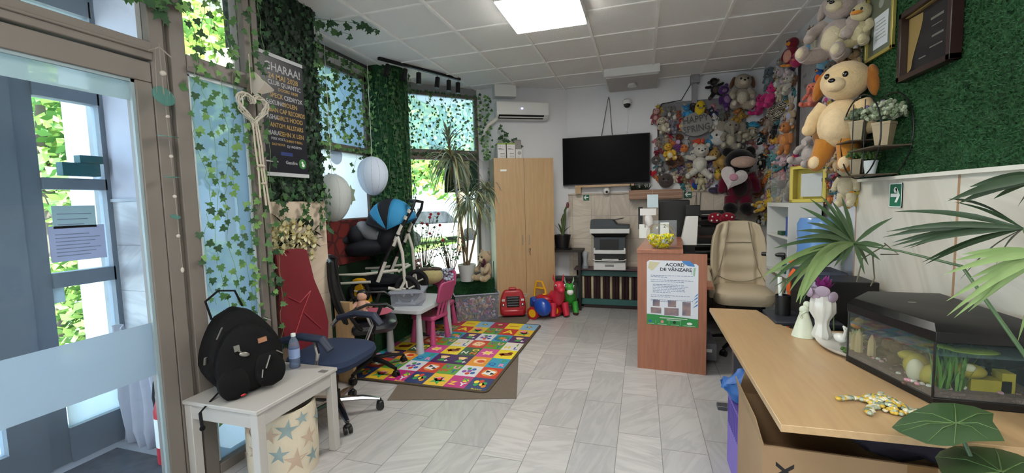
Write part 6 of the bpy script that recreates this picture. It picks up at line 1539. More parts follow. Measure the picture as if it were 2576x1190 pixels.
# ================================================================== plush toys
EYE = mat('plush_eye', '#0c0c0e', .2, spec=.7)
def plush(loc, s, Rm, kind, c1, c2, label, cat='plush toy', name='plush_toy', pose='sit', detail=True, extra=None, group=None):
    """a stuffed toy about s metres tall; local -y is its front"""
    t = thing(name, label, cat, loc, Rm if isinstance(Rm, (int, float)) else Rm.to_3x3(), group)
    A, Bm = (fur(c1) if isinstance(c1, str) else c1), (fur(c2) if isinstance(c2, str) else c2)
    NU, NV = (16, 10) if detail else (9, 6)
    def E(mb, c, r, R=None): mb.ell([x * s for x in c], [x * s for x in r], R, NU, NV)
    def T(mb, pts, r): mb.tube([[x * s for x in p] for p in pts], [x * s for x in r], 10 if detail else 7)
    limbs = []
    if kind in ('bear', 'bunny', 'dog', 'cat', 'monkey', 'elephant', 'horse', 'doll', 'duck', 'lamb', 'frog', 'giraffe'):
        b = MB(); E(b, (0, 0, -.17), (.19, .15, .22)); part('body', b, A, t)
        if detail: b = MB(); E(b, (0, -.055, -.18), (.13, .12, .16)); part('tummy', b, Bm, t)
        if pose == 'sit': legs = [((.10, -.03, -.33), (.17, -.18, -.38), (.19, -.27, -.38))]; foot = (.19, -.29, -.35)
        elif pose == 'hang': legs = [((.09, 0, -.33), (.11, -.02, -.46), (.12, -.03, -.52))]; foot = (.125, -.06, -.53)
        else: legs = [((.10, 0, -.33), (.20, -.03, -.43), (.27, -.05, -.48))]; foot = (.28, -.08, -.49)
        arms = {'sit': ((.15, -.02, .0), (.22, -.12, -.10), (.2, -.19, -.17)), 'hang': ((.15, 0, .0), (.22, -.03, -.12), (.24, -.05, -.22)), 'splay': ((.14, 0, .0), (.26, -.04, .0), (.34, -.06, .02))}[pose]
        for q in (-1, 1):
            b = MB(); T(b, [(q * p[0], p[1], p[2]) for p in legs[0]], (.10, .085, .07)); E(b, (q * foot[0], foot[1], foot[2]), (.075, .07, .085)); part('leg', b, A, t)
            b = MB(); T(b, [(q * p[0], p[1], p[2]) for p in arms], (.07, .065, .055)); E(b, (q * arms[2][0], arms[2][1], arms[2][2]), (.06, .06, .06)); part('arm', b, A, t)
            if detail: b = MB(); E(b, (q * foot[0], foot[1] - .035, foot[2]), (.052, .045, .062)); part('foot_pad', b, Bm, t)
        hz = .20
        if kind == 'giraffe': b = MB(); T(b, [(0, 0, 0), (0, -.02, .2)], (.08, .07)); part('neck', b, A, t); hz = .3
    else:
        hz = .0
    hk = dict(bear=(.20, .18, .18), bunny=(.17, .16, .17), dog=(.19, .18, .17), cat=(.19, .16, .16), monkey=(.18, .17, .17), elephant=(.19, .18, .18), horse=(.14, .15, .17), doll=(.18, .17, .18), duck=(.17, .16, .17), lamb=(.18, .17, .17), frog=(.21, .17, .14), giraffe=(.12, .13, .14))
    if kind in hk:
        hm = A if kind not in ('doll',) else Bm
        b = MB(); E(b, (0, -.03, hz), hk[kind]); hd = part('head', b, hm, t)
        w_, d_ = hk[kind][0], hk[kind][1]
        if kind in ('bear', 'dog', 'cat', 'monkey', 'lamb', 'bunny'):
            b = MB(); E(b, (0, -.03 - d_ * .85, hz - .045), (.085, .07, .065)); part('muzzle', b, Bm, t)
            b = MB(); E(b, (0, -.03 - d_ * .85 - .065, hz - .02), (.028, .02, .02)); part('nose', b, EYE, t)
        if kind == 'horse': b = MB(); T(b, [(0, -.1, hz - .02), (0, -.22, hz - .10), (0, -.27, hz - .12)], (.10, .09, .075)); part('muzzle', b, Bm, t)
        if kind == 'elephant': b = MB(); T(b, [(0, -.17, hz - .03), (0, -.25, hz - .10), (0, -.27, hz - .22), (0, -.31, hz - .26)], (.06, .055, .045, .04)); part('trunk', b, A, t)
        if kind == 'duck': b = MB(); E(b, (0, -.20, hz - .03), (.10, .09, .035)); part('beak', b, fur('#d98a2c'), t)
        if kind == 'giraffe': b = MB(); E(b, (0, -.15, hz - .04), (.07, .09, .055)); part('muzzle', b, Bm, t)
        for q in (-1, 1):
            b = MB()
            if kind in ('bear', 'monkey'): E(b, (q * w_ * (.78 if kind == 'bear' else 1.05), 0, hz + (w_ * .72 if kind == 'bear' else .02)), (.07, .035, .07))
            elif kind == 'bunny': E(b, (q * .08, .02, hz + .28), (.045, .03, .16), Matrix.Rotation(q * .18, 3, 'Y'))
            elif kind in ('dog', 'lamb'): E(b, (q * (w_ + .02), -.01, hz - .02), (.05, .06, .14), Matrix.Rotation(-q * .25, 3, 'Y'))
            elif kind == 'cat': T(b, [(q * .11, 0, hz + .10), (q * .15, 0, hz + .24)], (.07, .01))
            elif kind == 'elephant': E(b, (q * .25, .02, hz + .02), (.13, .03, .15))
            elif kind in ('horse', 'giraffe'): T(b, [(q * .08, 0, hz + .12), (q * .12, 0, hz + .24)], (.04, .01))
            elif kind == 'frog': E(b, (q * .11, -.05, hz + .13), (.06, .06, .06))
            elif kind == 'doll': E(b, (q * .14, .03, hz + .02), (.08, .10, .15))
            elif kind == 'duck': E(b, (q * .02, .0, hz + .17), (.02, .03, .04))
            nm = 'hair' if kind == 'doll' else ('tuft' if kind == 'duck' else 'ear')
            part(nm, b, A if kind in ('doll', 'bear', 'bunny', 'cat', 'lamb', 'horse', 'frog', 'duck', 'giraffe', 'elephant') else (Bm if kind == 'monkey' else (extra or A)), t)
            if detail:
                b = MB(); E(b, (q * w_ * .38, -.03 - d_ * (.90), hz + .03), (.022, .018, .026)); part('eye', b, EYE, t)
    elif kind == 'ball':
        q_ = .3 if 'barrel' in label else .48; b = MB(); E(b, (0, 0, 0), (q_, .28, .48)); part('body', b, A, t)
        for q in (-1, 1):
            b = MB(); E(b, (q * .16, -.27, .1), (.06, .04, .07)); part('eye', b, EYE, t)
        b = MB(); E(b, (0, -.27, -.02), (.13, .06, .07)); part('muzzle', b, Bm, t)
    elif kind == 'bird':
        b = MB(); E(b, (0, 0, -.12), (.26, .2, .32)); part('body', b, A, t)
        b = MB(); E(b, (0, -.04, .26), (.2, .18, .19)); part('head', b, A, t)
        b = MB(); E(b, (0, -.10, -.14), (.18, .13, .22)); part('tummy', b, Bm, t)
        b = MB(); T(b, [(0, -.2, .24), (0, -.33, .21)], (.07, .01)); part('beak', b, fur('#d98a2c'), t)
        for q in (-1, 1):
            b = MB(); E(b, (q * .27, 0, -.1), (.07, .1, .22), Matrix.Rotation(q * -.3, 3, 'Y')); part('wing', b, A, t)
            b = MB(); E(b, (q * .1, -.1, -.45), (.09, .12, .05)); part('foot', b, fur('#d98a2c'), t)
            b = MB(); E(b, (q * .09, -.2, .31), (.03, .02, .035)); part('eye', b, EYE, t)
    elif kind == 'whale':
        b = MB(); E(b, (0, 0, 0), (.5, .25, .28)); E(b, (.48, 0, .10), (.12, .06, .16)); part('body', b, A, t)
        b = MB(); E(b, (-.05, -.06, -.07), (.4, .21, .2)); part('tummy', b, Bm, t)
        b = MB(); E(b, (-.2, -.22, .06), (.03, .02, .03)); part('eye', b, EYE, t)
    elif kind == 'heart':
        b = MB(); n = 28; pts = []
        for k in range(n):
            a = 2 * PI * k / n; pts.append((.030 * 16 * math.sin(a) ** 3 * s, .030 * (13 * math.cos(a) - 5 * math.cos(2 * a) - 2 * math.cos(3 * a) - math.cos(4 * a)) * s))
        vs = [(0, -.14 * s, 0), (0, .08 * s, 0)] + [(p[0] * q, y * s, p[1] * q) for q, y in ((.6, -.13), (1, -.04), (1, .02)) for p in pts]
        fs = [(0, 2 + (k + 1) % n, 2 + k) for k in range(n)] + [(2 + j * n + k, 2 + j * n + (k + 1) % n, 2 + (j + 1) * n + (k + 1) % n, 2 + (j + 1) * n + k) for j in (0, 1) for k in range(n)] + [(1, 2 + 2 * n + k, 2 + 2 * n + (k + 1) % n) for k in range(n)]
        b.add(vs, fs); part('body', b, A, t)
    elif kind == 'star':
        b = MB(); pts = [((.5 if k % 2 == 0 else .24) * s * math.cos(PI / 2 + k * PI / 5), (.5 if k % 2 == 0 else .24) * s * math.sin(PI / 2 + k * PI / 5)) for k in range(10)]
        vs = [(0, -.15 * s, 0), (0, .1 * s, 0)] + [(p[0], 0, p[1]) for p in pts]
        b.add(vs, [(0, 2 + (k + 1) % 10, 2 + k) for k in range(10)] + [(1, 2 + k, 2 + (k + 1) % 10) for k in range(10)]); part('body', b, A, t)
    return t
def wallM(wall, roll, yaw=0.0):
    R = Matrix.Rotation(yaw + {'B': 0.0, 'R': -1.05, 'Q': -.80}[wall], 4, 'Z') @ Matrix.Rotation(math.radians(roll), 4, 'Y')
    return R
def stick(px, py, hpx, wall, kind, c1, c2, label, roll=0, pose='hang', out=0.0, **k):
    """hang a toy of hpx picture pixels on the back ('B') or right ('R') wall"""
    s = .3
    for _ in range(3):
        P = ony(px, py, 6.29 - .17 * s - out) if wall == 'B' else onx(px, py, 1.48 - .20 * s - out)
        s = hpx / ppm(P)
    return plush(P, s, wallM(wall, roll), kind, c1, c2, label, pose=pose, detail=hpx > 34, **k)
# backing board behind the left toys
bk = MB(); bk.prism(rr_poly(.205, 1.86, 1.30, 2.85, .08), 0, .015); bk.xf(frame((0, 6.305, 0), (1, 0, 0), (0, 0, 1), (0, -1, 0)))
single('backing_board', bk, mat('board_grey', '#76767a', .8), 'grey rounded board on the back wall behind the plush toys', 'board')
b = MB(); b.tube([(.22, 6.28, 1.9), (.215, 6.28, 2.75), (.27, 6.28, 2.84), (.51, 6.28, 2.865), (.66, 6.28, 3.12)], .006, 6); single('board_cable', b, BLACK, 'black cable along the board edge up to the ceiling', 'cable')
b = MB(); b.box((.64, 6.24, 2.80), (.70, 6.31, 3.08)); b.box((.62, 6.20, 3.06), (.73, 6.31, 3.165)); single('wall_pipe', b, mat('pipe_grey', '#8d8d90', .6), 'grey boxed pipe rising to the ceiling above the plush toys', 'pipe')
t = thing('spring_sign', 'grey woven sign reading happy spring among the plush toys', 'sign', ony(1751, 312, 6.22)); M = frame((0, 0, 0), (1, 0, .0), (0, 0, 1), (0, -1, 0)) @ Matrix.Rotation(.12, 4, 'Z')
b = MB(); b.slab([M @ Vector((.20 * math.cos(k * PI / 12), .155 * math.sin(k * PI / 12), 0)) for k in range(24)], (0, .03, 0)); part('plate', b, mat('woven_grey', '#8b8a88', .8, var=.2, scale=120, bump=.8), t)
b = MB(); text(b, 'HAPPY', M @ Matrix.Translation((-.0, .06, .006)), .125, .006, sx=.85); text(b, 'SPRING', M @ Matrix.Translation((0, -.06, .006)), .125, .006, sx=.8); part('lettering', b, mat('letter_dark', '#4a4a4c', .6), t)
for a in [
 (1650, 289, 42, 'B', 'doll', '#8a4650', '#b58f88', 'rag doll in red knit dress at the board corner by the television', 10),
 (1684, 281, 38, 'B', 'elephant', '#6d6c6b', '#bdbab2', 'small dark grey plush elephant at the top left of the board', 0),
 (1667, 314, 52, 'B', 'dog', '#b5ac98', '#cfc8b4', 'cream plush puppy under the red-dressed doll', -15, 'sit'),
 (1692, 318, 44, 'B', 'elephant', '#77727f', '#8f8a96', 'lilac-grey plush elephant beside the cream puppy', 10, 'sit'),
 (1707, 287, 22, 'B', 'bear', '#8a4a36', '#b06a4a', 'tiny rust-coloured bear above the red-caped chick', 0),
 (1714, 313, 34, 'B', 'bird', '#8a2028', '#d8b860', 'red-caped plush chick with yellow face left of the spring sign', 0),
 (1728, 280, 42, 'B', 'bear', '#2f7aa8', '#3f8fc0', 'bright blue plush bear above the spring sign', -10),
 (1743, 268, 28, 'B', 'dog', '#2a1f24', '#8a7068', 'small dark plush dog between blue bear and yellow toy', 5),
 (1761, 273, 42, 'B', 'ball', '#d0b220', '#8d8a60', 'yellow barrel-shaped plush with grey face', 8),
 (1792, 284, 36, 'B', 'bear', '#1c2340', '#aab0c4', 'navy spotted plush hanging below the purple bear', -30),
 (1797, 217, 56, 'B', 'monkey', '#17171a', '#4a4038', 'black plush monkey climbing high on the white wall', -10, 'splay'),
 (1824, 240, 66, 'B', 'bear', '#4c2a68', '#8a6a90', 'purple plush bear under the ceiling beside the black monkey', -18, 'hang'),
 (1866, 228, 108, 'B', 'dog', '#a89c8c', '#cfc6b4', 'large cream plush dog with brown cap and ears', 4, 'sit'),
 (1858, 298, 44, 'B', 'bear', '#a5802e', '#b8923c', 'mustard plush bear tipped sideways below the big cream dog', 50, 'sit'),
 (1800, 303, 36, 'B', 'cat', '#b8b5ae', '#d0cdc6', 'white spotted plush cat leaning over the spring sign', -15),
 (1789, 322, 30, 'B', 'bear', '#a8a69a', '#c4c1b2', 'pale cream bear right of the spring sign', 70),
 (1820, 287, 34, 'B', 'elephant', '#5d5f58', '#7a7b72', 'dark olive-grey plush elephant behind the mustard bear', 20),
 (1838, 338, 88, 'B', 'elephant', '#8f897c', '#aea794', 'big beige plush elephant in the middle of the toy wall', 6, 'sit'),
 (1898, 314, 30, 'B', 'whale', '#2c86ac', '#3c96bc', 'sky blue plush fish right of the big beige elephant', 10),
 (1884, 338, 60, 'B', 'dog', '#9c9480', '#b5ad98', 'cream plush dog lying on its side above the dark red bear', 70, 'sit'),
 (1807, 346, 42, 'B', 'ball', '#c0beba', '#d6d3cf', 'white egg-shaped plush face beside the blue dinosaur', 10),
 (1787, 352, 38, 'B', 'horse', '#34708f', '#3f80a0', 'small blue plush dinosaur left of the white egg face', 15),
 (1761, 356, 32, 'B', 'monkey', '#c24a30', '#d05a38', 'coral red plush lying right above the white bear', 85),
 (1762, 398, 92, 'B', 'bear', '#bcb8ae', '#cbc7bd', 'white fluffy teddy bear in the centre of the board', 4, 'splay'),
 (1727, 353, 28, 'B', 'bear', '#9c9c9c', '#c8c8c8', 'small grey panda-faced plush left of the coral one', 0),
 (1683, 381, 56, 'B', 'duck', '#d0a52c', '#cfc8a8', 'yellow plush duck with pale tummy left of the brown dog', -12, 'sit'),
 (1705, 364, 32, 'B', 'doll', '#6a3570', '#b8a0c0', 'small purple striped doll right of the yellow duck', 5),
 (1721, 373, 22, 'B', 'ball', '#c2703c', '#d88a58', 'little orange round plush above the brown dog', 0),
 (1700, 407, 54, 'B', 'dog', '#5f3c26', '#2a1f1a', 'brown plush dog with dark patches lying across the board', 65, 'sit'),
 (1737, 424, 40, 'B', 'bear', '#8f7a58', '#a89068', 'tan bear with red scarf end under the white bear', -20, 'hang'),
 (1727, 446, 34, 'B', 'bear', '#7e6a48', '#9c8560', 'darker tan bear low on the board beside the cream baby', 40, 'sit'),
 (1806, 399, 68, 'B', 'bear', '#9a7a40', '#b08f54', 'golden plush bear with red scarf right of the white bear', -38, 'hang'),
 (1660, 421, 36, 'B', 'cat', '#62605f', '#b0aeac', 'grey and white plush raccoon at the lower left', 0),
 (1642, 436, 20, 'B', 'heart', '#a8202e', '#a8202e', 'small shiny red heart cushion right of the television', 0),
 (1675, 454, 38, 'B', 'ball', '#4b4342', '#5d5452', 'dark grey round plush above the cardboard shelf', 0),
 (1696, 443, 28, 'B', 'bear', '#c2b2a0', '#d6c8b8', 'cream baby-like plush left of the tan bears', -15),
 (1764, 449, 50, 'B', 'bunny', '#a89f80', '#bab192', 'pale olive plush bunny below the white bear', 0),
 (1786, 437, 40, 'B', 'lamb', '#b8a4b0', '#6a6070', 'lilac plush lamb with a grey cap', 0),
 (1806, 438, 30, 'B', 'bird', '#c8b420', '#d8a060', 'yellow plush bird left of the dark red bear', 0),
 (1751, 466, 22, 'B', 'ball', '#1c3f86', '#2a4f96', 'royal blue ball-shaped plush near the left-arrow sign', 0),
 (1729, 465, 20, 'B', 'lamb', '#b8ae94', '#c8bea4', 'tiny cream lamb left of the royal blue ball', 0),
 (1797, 479, 30, 'B', 'whale', '#332f40', '#45405a', 'dark violet plush whale at the board bottom', 5),
 (1821, 471, 28, 'B', 'bird', '#2a2420', '#d0b428', 'black and yellow plush bee beside the dark red bear', 10),
 (1829, 386, 28, 'B', 'star', '#1d3f80', '#1d3f80', 'royal blue plush star left of the dark red bear', 10),
 (1650, 403, 24, 'B', 'ball', '#55524f', '#c0beba', 'grey plush ring-faced koala at the left board edge', 0),
 (1657, 354, 26, 'B', 'dog', '#8a8072', '#4a3a30', 'small beige puppy with dark nose at the left edge', 10),
 (1652, 379, 26, 'B', 'doll', '#6a1c30', '#a8a0b0', 'small doll in maroon below the beige puppy', 0),
 (1670, 368, 22, 'B', 'bear', '#7e7458', '#9a9070', 'tiny khaki bear left of the yellow duck', 0),
 (1709, 345, 20, 'B', 'ball', '#5a3422', '#6a4432', 'small round brown plush under the red-caped chick', 0),
 (1676, 348, 22, 'B', 'dog', '#9c8c78', '#c0b8a8', 'tiny tan and white puppy in the left cluster', -10),
 (1718, 430, 22, 'B', 'bear', '#8a8578', '#a8a294', 'tiny stone-grey bear under the brown dog', 30),
 (1777, 465, 18, 'B', 'ball', '#9c8a98', '#b09aa8', 'tiny mauve plush next to the dark violet whale', 0),
 (1745, 388, 30, 'B', 'lamb', '#c0bcb4', '#d0ccc4', 'small white lamb tucked at the left of the white bear', -10),
 (1711, 452, 20, 'B', 'ball', '#6e1a28', '#84283a', 'tiny wine-red plush ball low among the tan bears', 0),
 (1850, 372, 26, 'B', 'bunny', '#77746c', '#8f8c84', 'small slate bunny tucked above the dark red bear', 40),
 # right wall
 (1937, 192, 60, 'R', 'elephant', '#56646c', '#73828a', 'blue-grey plush elephant under the ceiling in the corner', 10),
 (1963, 165, 50, 'R', 'dog', '#857e74', '#a39c90', 'taupe plush dog under the ceiling right of the elephant', 20),
 (1913, 262, 60, 'R', 'bear', '#b8266e', '#c83a7e', 'hot pink plush bear in the corner of the two walls', 12, 'sit'),
 (1940, 238, 70, 'R', 'cat', '#c02a72', '#cc3c80', 'bright magenta plush cat above the hot pink bear', 18, 'sit'),
 (1975, 186, 66, 'R', 'bunny', '#a79fa4', '#b8a0a8', 'pale grey plush bunny with pink-lined ears', -55, 'sit'),
 (1982, 212, 60, 'R', 'cat', '#aaa49c', '#c0b9a4', 'pale plush cat beneath the grey bunny', 15, 'sit'),
 (1962, 231, 40, 'R', 'bear', '#aba28e', '#c2b9a2', 'cream round-headed bear left of the pale cat', 0),
 (1955, 208, 32, 'R', 'bird', '#b0b0aa', '#c8c8c0', 'white plush goose between elephant and pale cat', 20),
 (1938, 300, 54, 'R', 'giraffe', '#7f7064', '#988a7c', 'brown-grey plush giraffe below the hot pink bear', 10),
 (1989, 281, 60, 'R', 'bunny', '#a08c74', '#9ca0b8', 'beige plush rabbit in lilac dungarees beside the dark poster frame', 0),
 (1978, 338, 84, 'R', 'monkey', '#a5683a', '#c08048', 'orange-brown plush monkey by the dark poster frame', 4, 'hang'),
 (1917, 345, 40, 'R', 'bear', '#23282c', '#7fa8ac', 'charcoal plush bear with teal paws', -20, 'sit'),
 (1948, 328, 36, 'R', 'cat', '#1a1a1d', '#2a2a2e', 'black plush cat beneath the zebra', 20),
 (1947, 349, 28, 'R', 'bird', '#cf9a28', '#d8b050', 'golden plush bird beside the orange-brown monkey', 0),
 (1943, 370, 24, 'R', 'whale', '#7a6a96', '#8a7aa6', 'small violet plush whale below the golden bird', -10),
 (1922, 386, 28, 'R', 'dog', '#8f8e88', '#c8c7c2', 'small white husky plush in the corner', 0),
 (1956, 405, 62, 'R', 'bunny', '#4d8588', '#5f989a', 'teal plush bunny stretched diagonally', -50, 'sit'),
 (1975, 392, 56, 'R', 'cat', '#bda0a8', '#c8aeb4', 'pale pink plush cat under the orange-brown monkey', 18, 'sit'),
 (1917, 402, 44, 'R', 'dog', '#1b1a1c', '#b0a898', 'black plush dog with cream ears in the corner', 0),
 (1992, 412, 34, 'R', 'bear', '#a08f92', '#b86a88', 'grey-pink plush mouse with round ears', 0),
 (2004, 403, 40, 'R', 'bird', '#a82a60', '#c8b088', 'magenta plush parrot below the poster frame', -20),
 (1970, 442, 40, 'R', 'bear', '#b8747a', '#c88a8c', 'salmon pink plush pig in the crowded middle', -30, 'sit'),
 (1972, 466, 32, 'R', 'bear', '#b5a690', '#cabca6', 'small cream bear under the salmon pig', 0),
 (1911, 487, 30, 'R', 'dog', '#7a4a26', '#8f5c34', 'chestnut plush puppy low in the corner', 60, 'sit'),
 (1949, 471, 28, 'R', 'frog', '#5c6e34', '#8aa070', 'olive green plush frog low on the right wall', 0),
 (1922, 516, 52, 'R', 'bear', '#c09a34', '#a8a49a', 'honey yellow plush bear with grey tummy lying sideways', 65, 'sit'),
 (1937, 499, 38, 'R', 'bunny', '#c8ac40', '#d0b850', 'lemon yellow plush bunny above the honey bear', -20),
 (1957, 505, 28, 'R', 'duck', '#c8a628', '#d8c070', 'small yellow duck next to the lemon bunny', 0),
 (1899, 544, 30, 'R', 'ball', '#7c1f44', '#c8b0b4', 'spotted burgundy plush mushroom over the beige chair', 0),
 (1911, 553, 26, 'R', 'bird', '#1a1b1d', '#c0c0bc', 'tiny black and white penguin beside the burgundy mushroom', 0),
 (1936, 561, 32, 'R', 'frog', '#4f7a70', '#6a958a', 'sea green plush octopus at the bottom of the toy wall', 0),
 (1920, 553, 24, 'R', 'lamb', '#a8a8a2', '#c0c0ba', 'tiny pale lamb between penguin and octopus', 0),
 (1992, 130, 74, 'R', 'bird', '#701a28', '#c08a7a', 'large crimson plush parrot near the ceiling', 15, 'sit'),
 (2005, 150, 40, 'R', 'ball', '#9a2450', '#c86a5a', 'raspberry pink plush ball in the parrot wings', 20),
 (2035, 92, 50, 'R', 'giraffe', '#8a7460', '#a08a74', 'small brown plush giraffe near the ceiling', 15),
 (2042, 106, 76, 'R', 'bear', '#a7a291', '#6f93b4', 'cream plush bear in a light blue shirt near the ceiling', 10, 'hang'),
 (2073, 163, 40, 'R', 'whale', '#4a7488', '#5d889c', 'slate blue plush whale under the big lamb feet', 20),
 (2090, 172, 36, 'R', 'ball', '#4f4c46', '#66625a', 'dark moss plush ball beside the slate blue whale', 0),
 (2062, 190, 46, 'R', 'bird', '#1f4a84', '#c8581c', 'blue plush bird with orange and yellow cap', 0),
 (2048, 236, 72, 'R', 'elephant', '#d0705c', '#d87e6a', 'coral plush elephant hanging on the framed poster', 10, 'sit'),
 (2082, 243, 44, 'R', 'bunny', '#b09aa0', '#b04880', 'pale plush bunny with a magenta bow', 0),
 (2088, 268, 34, 'R', 'bird', '#bba84c', '#c8b868', 'pale yellow plush chick beside the giant dog', 0),
 (2068, 290, 58, 'R', 'whale', '#5a7ca4', '#2f6c78', 'round blue plush fish with teal fin', -15),
 (2046, 308, 34, 'R', 'bird', '#5a6a90', '#7a88a8', 'small denim-blue plush bird on the framed poster', 0),
 (2086, 332, 90, 'R', 'ball', '#8a5f2c', '#9a6e38', 'shaggy brown plush lion head above the white unicorn', 0),
 (2044, 368, 112, 'R', 'horse', '#b0a6a2', '#bcb2ae', 'white plush unicorn in profile below the framed poster', 18, 'sit'),
 (2068, 385, 54, 'R', 'cat', '#a45428', '#a82434', 'orange plush fox with red scarf behind the unicorn', 0),
 (2132, 448, 120, 'R', 'bunny', '#b8ac8e', '#c6ba9c', 'cream plush bunny hanging long above the water cooler', 0, 'hang'),
 (2108, 405, 66, 'R', 'bear', '#a88a62', '#c4ae8c', 'light brown plush bear under the giant dog', 0, 'sit'),
 (2152, 395, 60, 'R', 'lamb', '#b5a892', '#c8bca6', 'cream plush lamb at the marble corner', 0),
 (2146, 495, 60, 'R', 'bird', '#b8a040', '#b08a98', 'yellow and pink plush bird above the water cooler', 30),
 (2127, 150, 80, 'R', 'lamb', '#83552c', '#a8794a', 'curly brown plush lamb beneath the giant lamb', 0, 'hang'),
 (2150, 150, 70, 'R', 'bear', '#b59a74', '#c8b490', 'honey-cream plush bear at the turf edge', 0),
 (2156, 200, 50, 'R', 'bird', '#1a1a2c', '#b0b0b0', 'dark navy plush penguin at the turf edge', 30),
 (2158, 265, 50, 'R', 'lamb', '#b3a994', '#c8bea8', 'ivory plush lamb behind the giant dog shoulder', 0),
]:
    k = dict(roll=a[8]); 
    if len(a) > 9: k['pose'] = a[9]
    if 'brown cap and ears' in a[7]: k['extra'] = fur('#5f4030')
    stick(*a[:8], **k)
# zebra with striped coat
def stripes():
    ma, nt, bs = newmat('zebra_coat'); N = nt.nodes.new
    tc = N('ShaderNodeTexCoord'); wv = N('ShaderNodeTexWave'); wv.inputs['Scale'].default_value = 22; wv.inputs['Distortion'].default_value = 3; wv.bands_direction = 'Z'
    nt.links.new(tc.outputs['Object'], wv.inputs['Vector']); cr = N('ShaderNodeValToRGB'); cr.color_ramp.interpolation = 'CONSTANT'
    cr.color_ramp.elements[0].color = lin('#1c1a18') + [1]; cr.color_ramp.elements[1].position = .5; cr.color_ramp.elements[1].color = lin('#b5ad9c') + [1]
    nt.links.new(wv.outputs[0], cr.inputs[0]); nt.links.new(cr.outputs[0], bs.inputs['Base Color']); bs.inputs['Roughness'].default_value = .9
    return ma
ZB = stripes()
stick(1964, 277, 60, 'R', 'horse', ZB, ZB, 'striped plush zebra in the middle of the corner cluster', roll=40, pose='sit')
# the giants
G = stick(2112, 58, 215, 'Q', 'lamb', '#a3958f', '#c6b99c', 'giant lilac-grey plush lamb with cream feet under the ceiling', roll=10, pose='sit', out=.02, extra=None)
stick(2165, 60, 130, 'Q', 'duck', '#b9ad88', '#c8bd98', 'big pale yellow plush duck at the top turf edge', roll=5, pose='sit')
D = stick(2122, 262, 275, 'Q', 'dog', '#d4b88c', '#dcc29a', 'giant fluffy beige and orange plush dog by the turf wall', roll=6, pose='hang', out=.0, extra=fur('#a5672a'))
for ch in D.children:
    if ch.name.startswith('leg'): ch.data.materials[0] = fur('#b0742c')
# dark red bear with heart
P = ony(1858, 440, 6.10); s = 168 / ppm(P)
LB = plush(P, s, 0.05, 'bear', '#5c1028', '#2a1a1c', 'big dark red plush bear holding a white heart', pose='hang', detail=True)
for ch in LB.children:
    if ch.name.startswith(('head', 'ear', 'foot_pad')): ch.data.materials[0] = fur('#151214')
    if ch.name.startswith('muzzle'): ch.data.materials[0] = fur('#b59a8c')
b = MB(); b.ell((0, -.24 * s, .17 * s), (.17 * s, .08 * s, .085 * s)); part('face_patch', b, fur('#b59a8c'), LB)
b = MB(); b.ell((.10 * s, -.06 * s, -.50 * s), (.10 * s, .10 * s, .10 * s)); b.ell((-.12 * s, -.06 * s, -.50 * s), (.10 * s, .10 * s, .10 * s)); part('paw', b, fur('#151214'), LB)
H = plush(P + Vector((-.11, -.25, -.04)), .32, 0.0, 'heart', '#c9c1c0', '#c9c1c0', 'white plush heart with pink centre in the red bear arms', cat='cushion', name='heart_cushion')
H.rotation_euler = (0, .35, 0)
b = MB(); b.ell((0, -.045, -.0), (.05, .02, .045)); part('pink_centre', b, fur('#c890a4'), H)
# framed poster on the plush wall
t = thing('framed_poster', 'large dark-framed grey poster half hidden by plush toys', 'picture frame', (1.49, 4.42, 1.66))
M = frame((0, 0, 0), (0, -1, 0), (0, 0, 1), (-1, 0, 0)); pw, ph = 1.0, 1.22
b = MB(); 
for q in ((-pw / 2, 0, pw / 2, .03), (-pw / 2, ph - .03, pw / 2, ph), (-pw / 2, 0, -pw / 2 + .03, ph), (pw / 2 - .03, 0, pw / 2, ph)): rect(b, M, *q, .03)
part('frame_border', b, mat('frame_dk', '#231c1c', .4), t)
b = MB(); rect(b, M, -pw / 2 + .03, .03, pw / 2 - .03, ph - .03, .01); part('poster_sheet', b, wood('poster_mix', '#8c8e94', '#77706e', 3, .35, (3, 3, 3)), t, smooth=0)
b = MB(); r = random.Random(8)
for k in range(9): x = r.uniform(-.42, .1); z = .2 + .1 * k; rect(b, M, x, z, x + r.uniform(.05, .16), z + .03, .0115)
part('poster_print', b, mat('poster_dk', '#5f6068', .4), t, smooth=0)
b = MB(); rect(b, M, -.46, .04, -.34, .18, .013); part('small_card', b, mat('card_pale', '#a8adb5', .4), t, smooth=0)
# fillers: small toys packed between the larger ones, every one a different colour and animal
fill = []
cols = [('chocolate', '#5a3c2a', '#8a6a50'), ('cream', '#b8ad94', '#cfc6b0'), ('grey', '#77736f', '#a09c96'), ('pink', '#b0747e', '#c89a9c'), ('yellow', '#b89a34', '#d0b860'), ('orange', '#b06430', '#c88a50'), ('teal', '#3f7078', '#6a989c'), ('purple', '#5c4474', '#8a749c'), ('white', '#aaa8a2', '#c8c6c0'), ('red', '#8a2430', '#b05050')]
kinds = ['bear', 'bunny', 'dog', 'cat', 'monkey', 'lamb', 'bird', 'elephant']
KN = dict(bear='bear', bunny='bunny', dog='puppy', cat='kitten', monkey='monkey', lamb='lamb', bird='bird', elephant='elephant')
r = random.Random(77); used = set()
def filler(n, wall, box, hp, where, poly=None):
    i = 0; pts = []
    while i < n:
        px, py = r.uniform(box[0], box[2]), r.uniform(box[1], box[3])
        if poly and not poly(px, py): continue
        if any((px - a) ** 2 + (py - c) ** 2 < (hp * .52) ** 2 for a, c in pts): 
            if r.random() < .97: continue
        c = r.choice(cols); k = r.choice(kinds)
        if (c[0], k, where) in used: continue
        used.add((c[0], k, where)); pts.append((px, py))
        stick(px, py, r.uniform(hp * .85, hp * 1.2), wall, k, c[1], c[2], 'tiny %s plush %s %s' % (c[0], KN[k], where), roll=r.uniform(-50, 50), pose=r.choice(('sit', 'hang')), out=-.03)
        i += 1
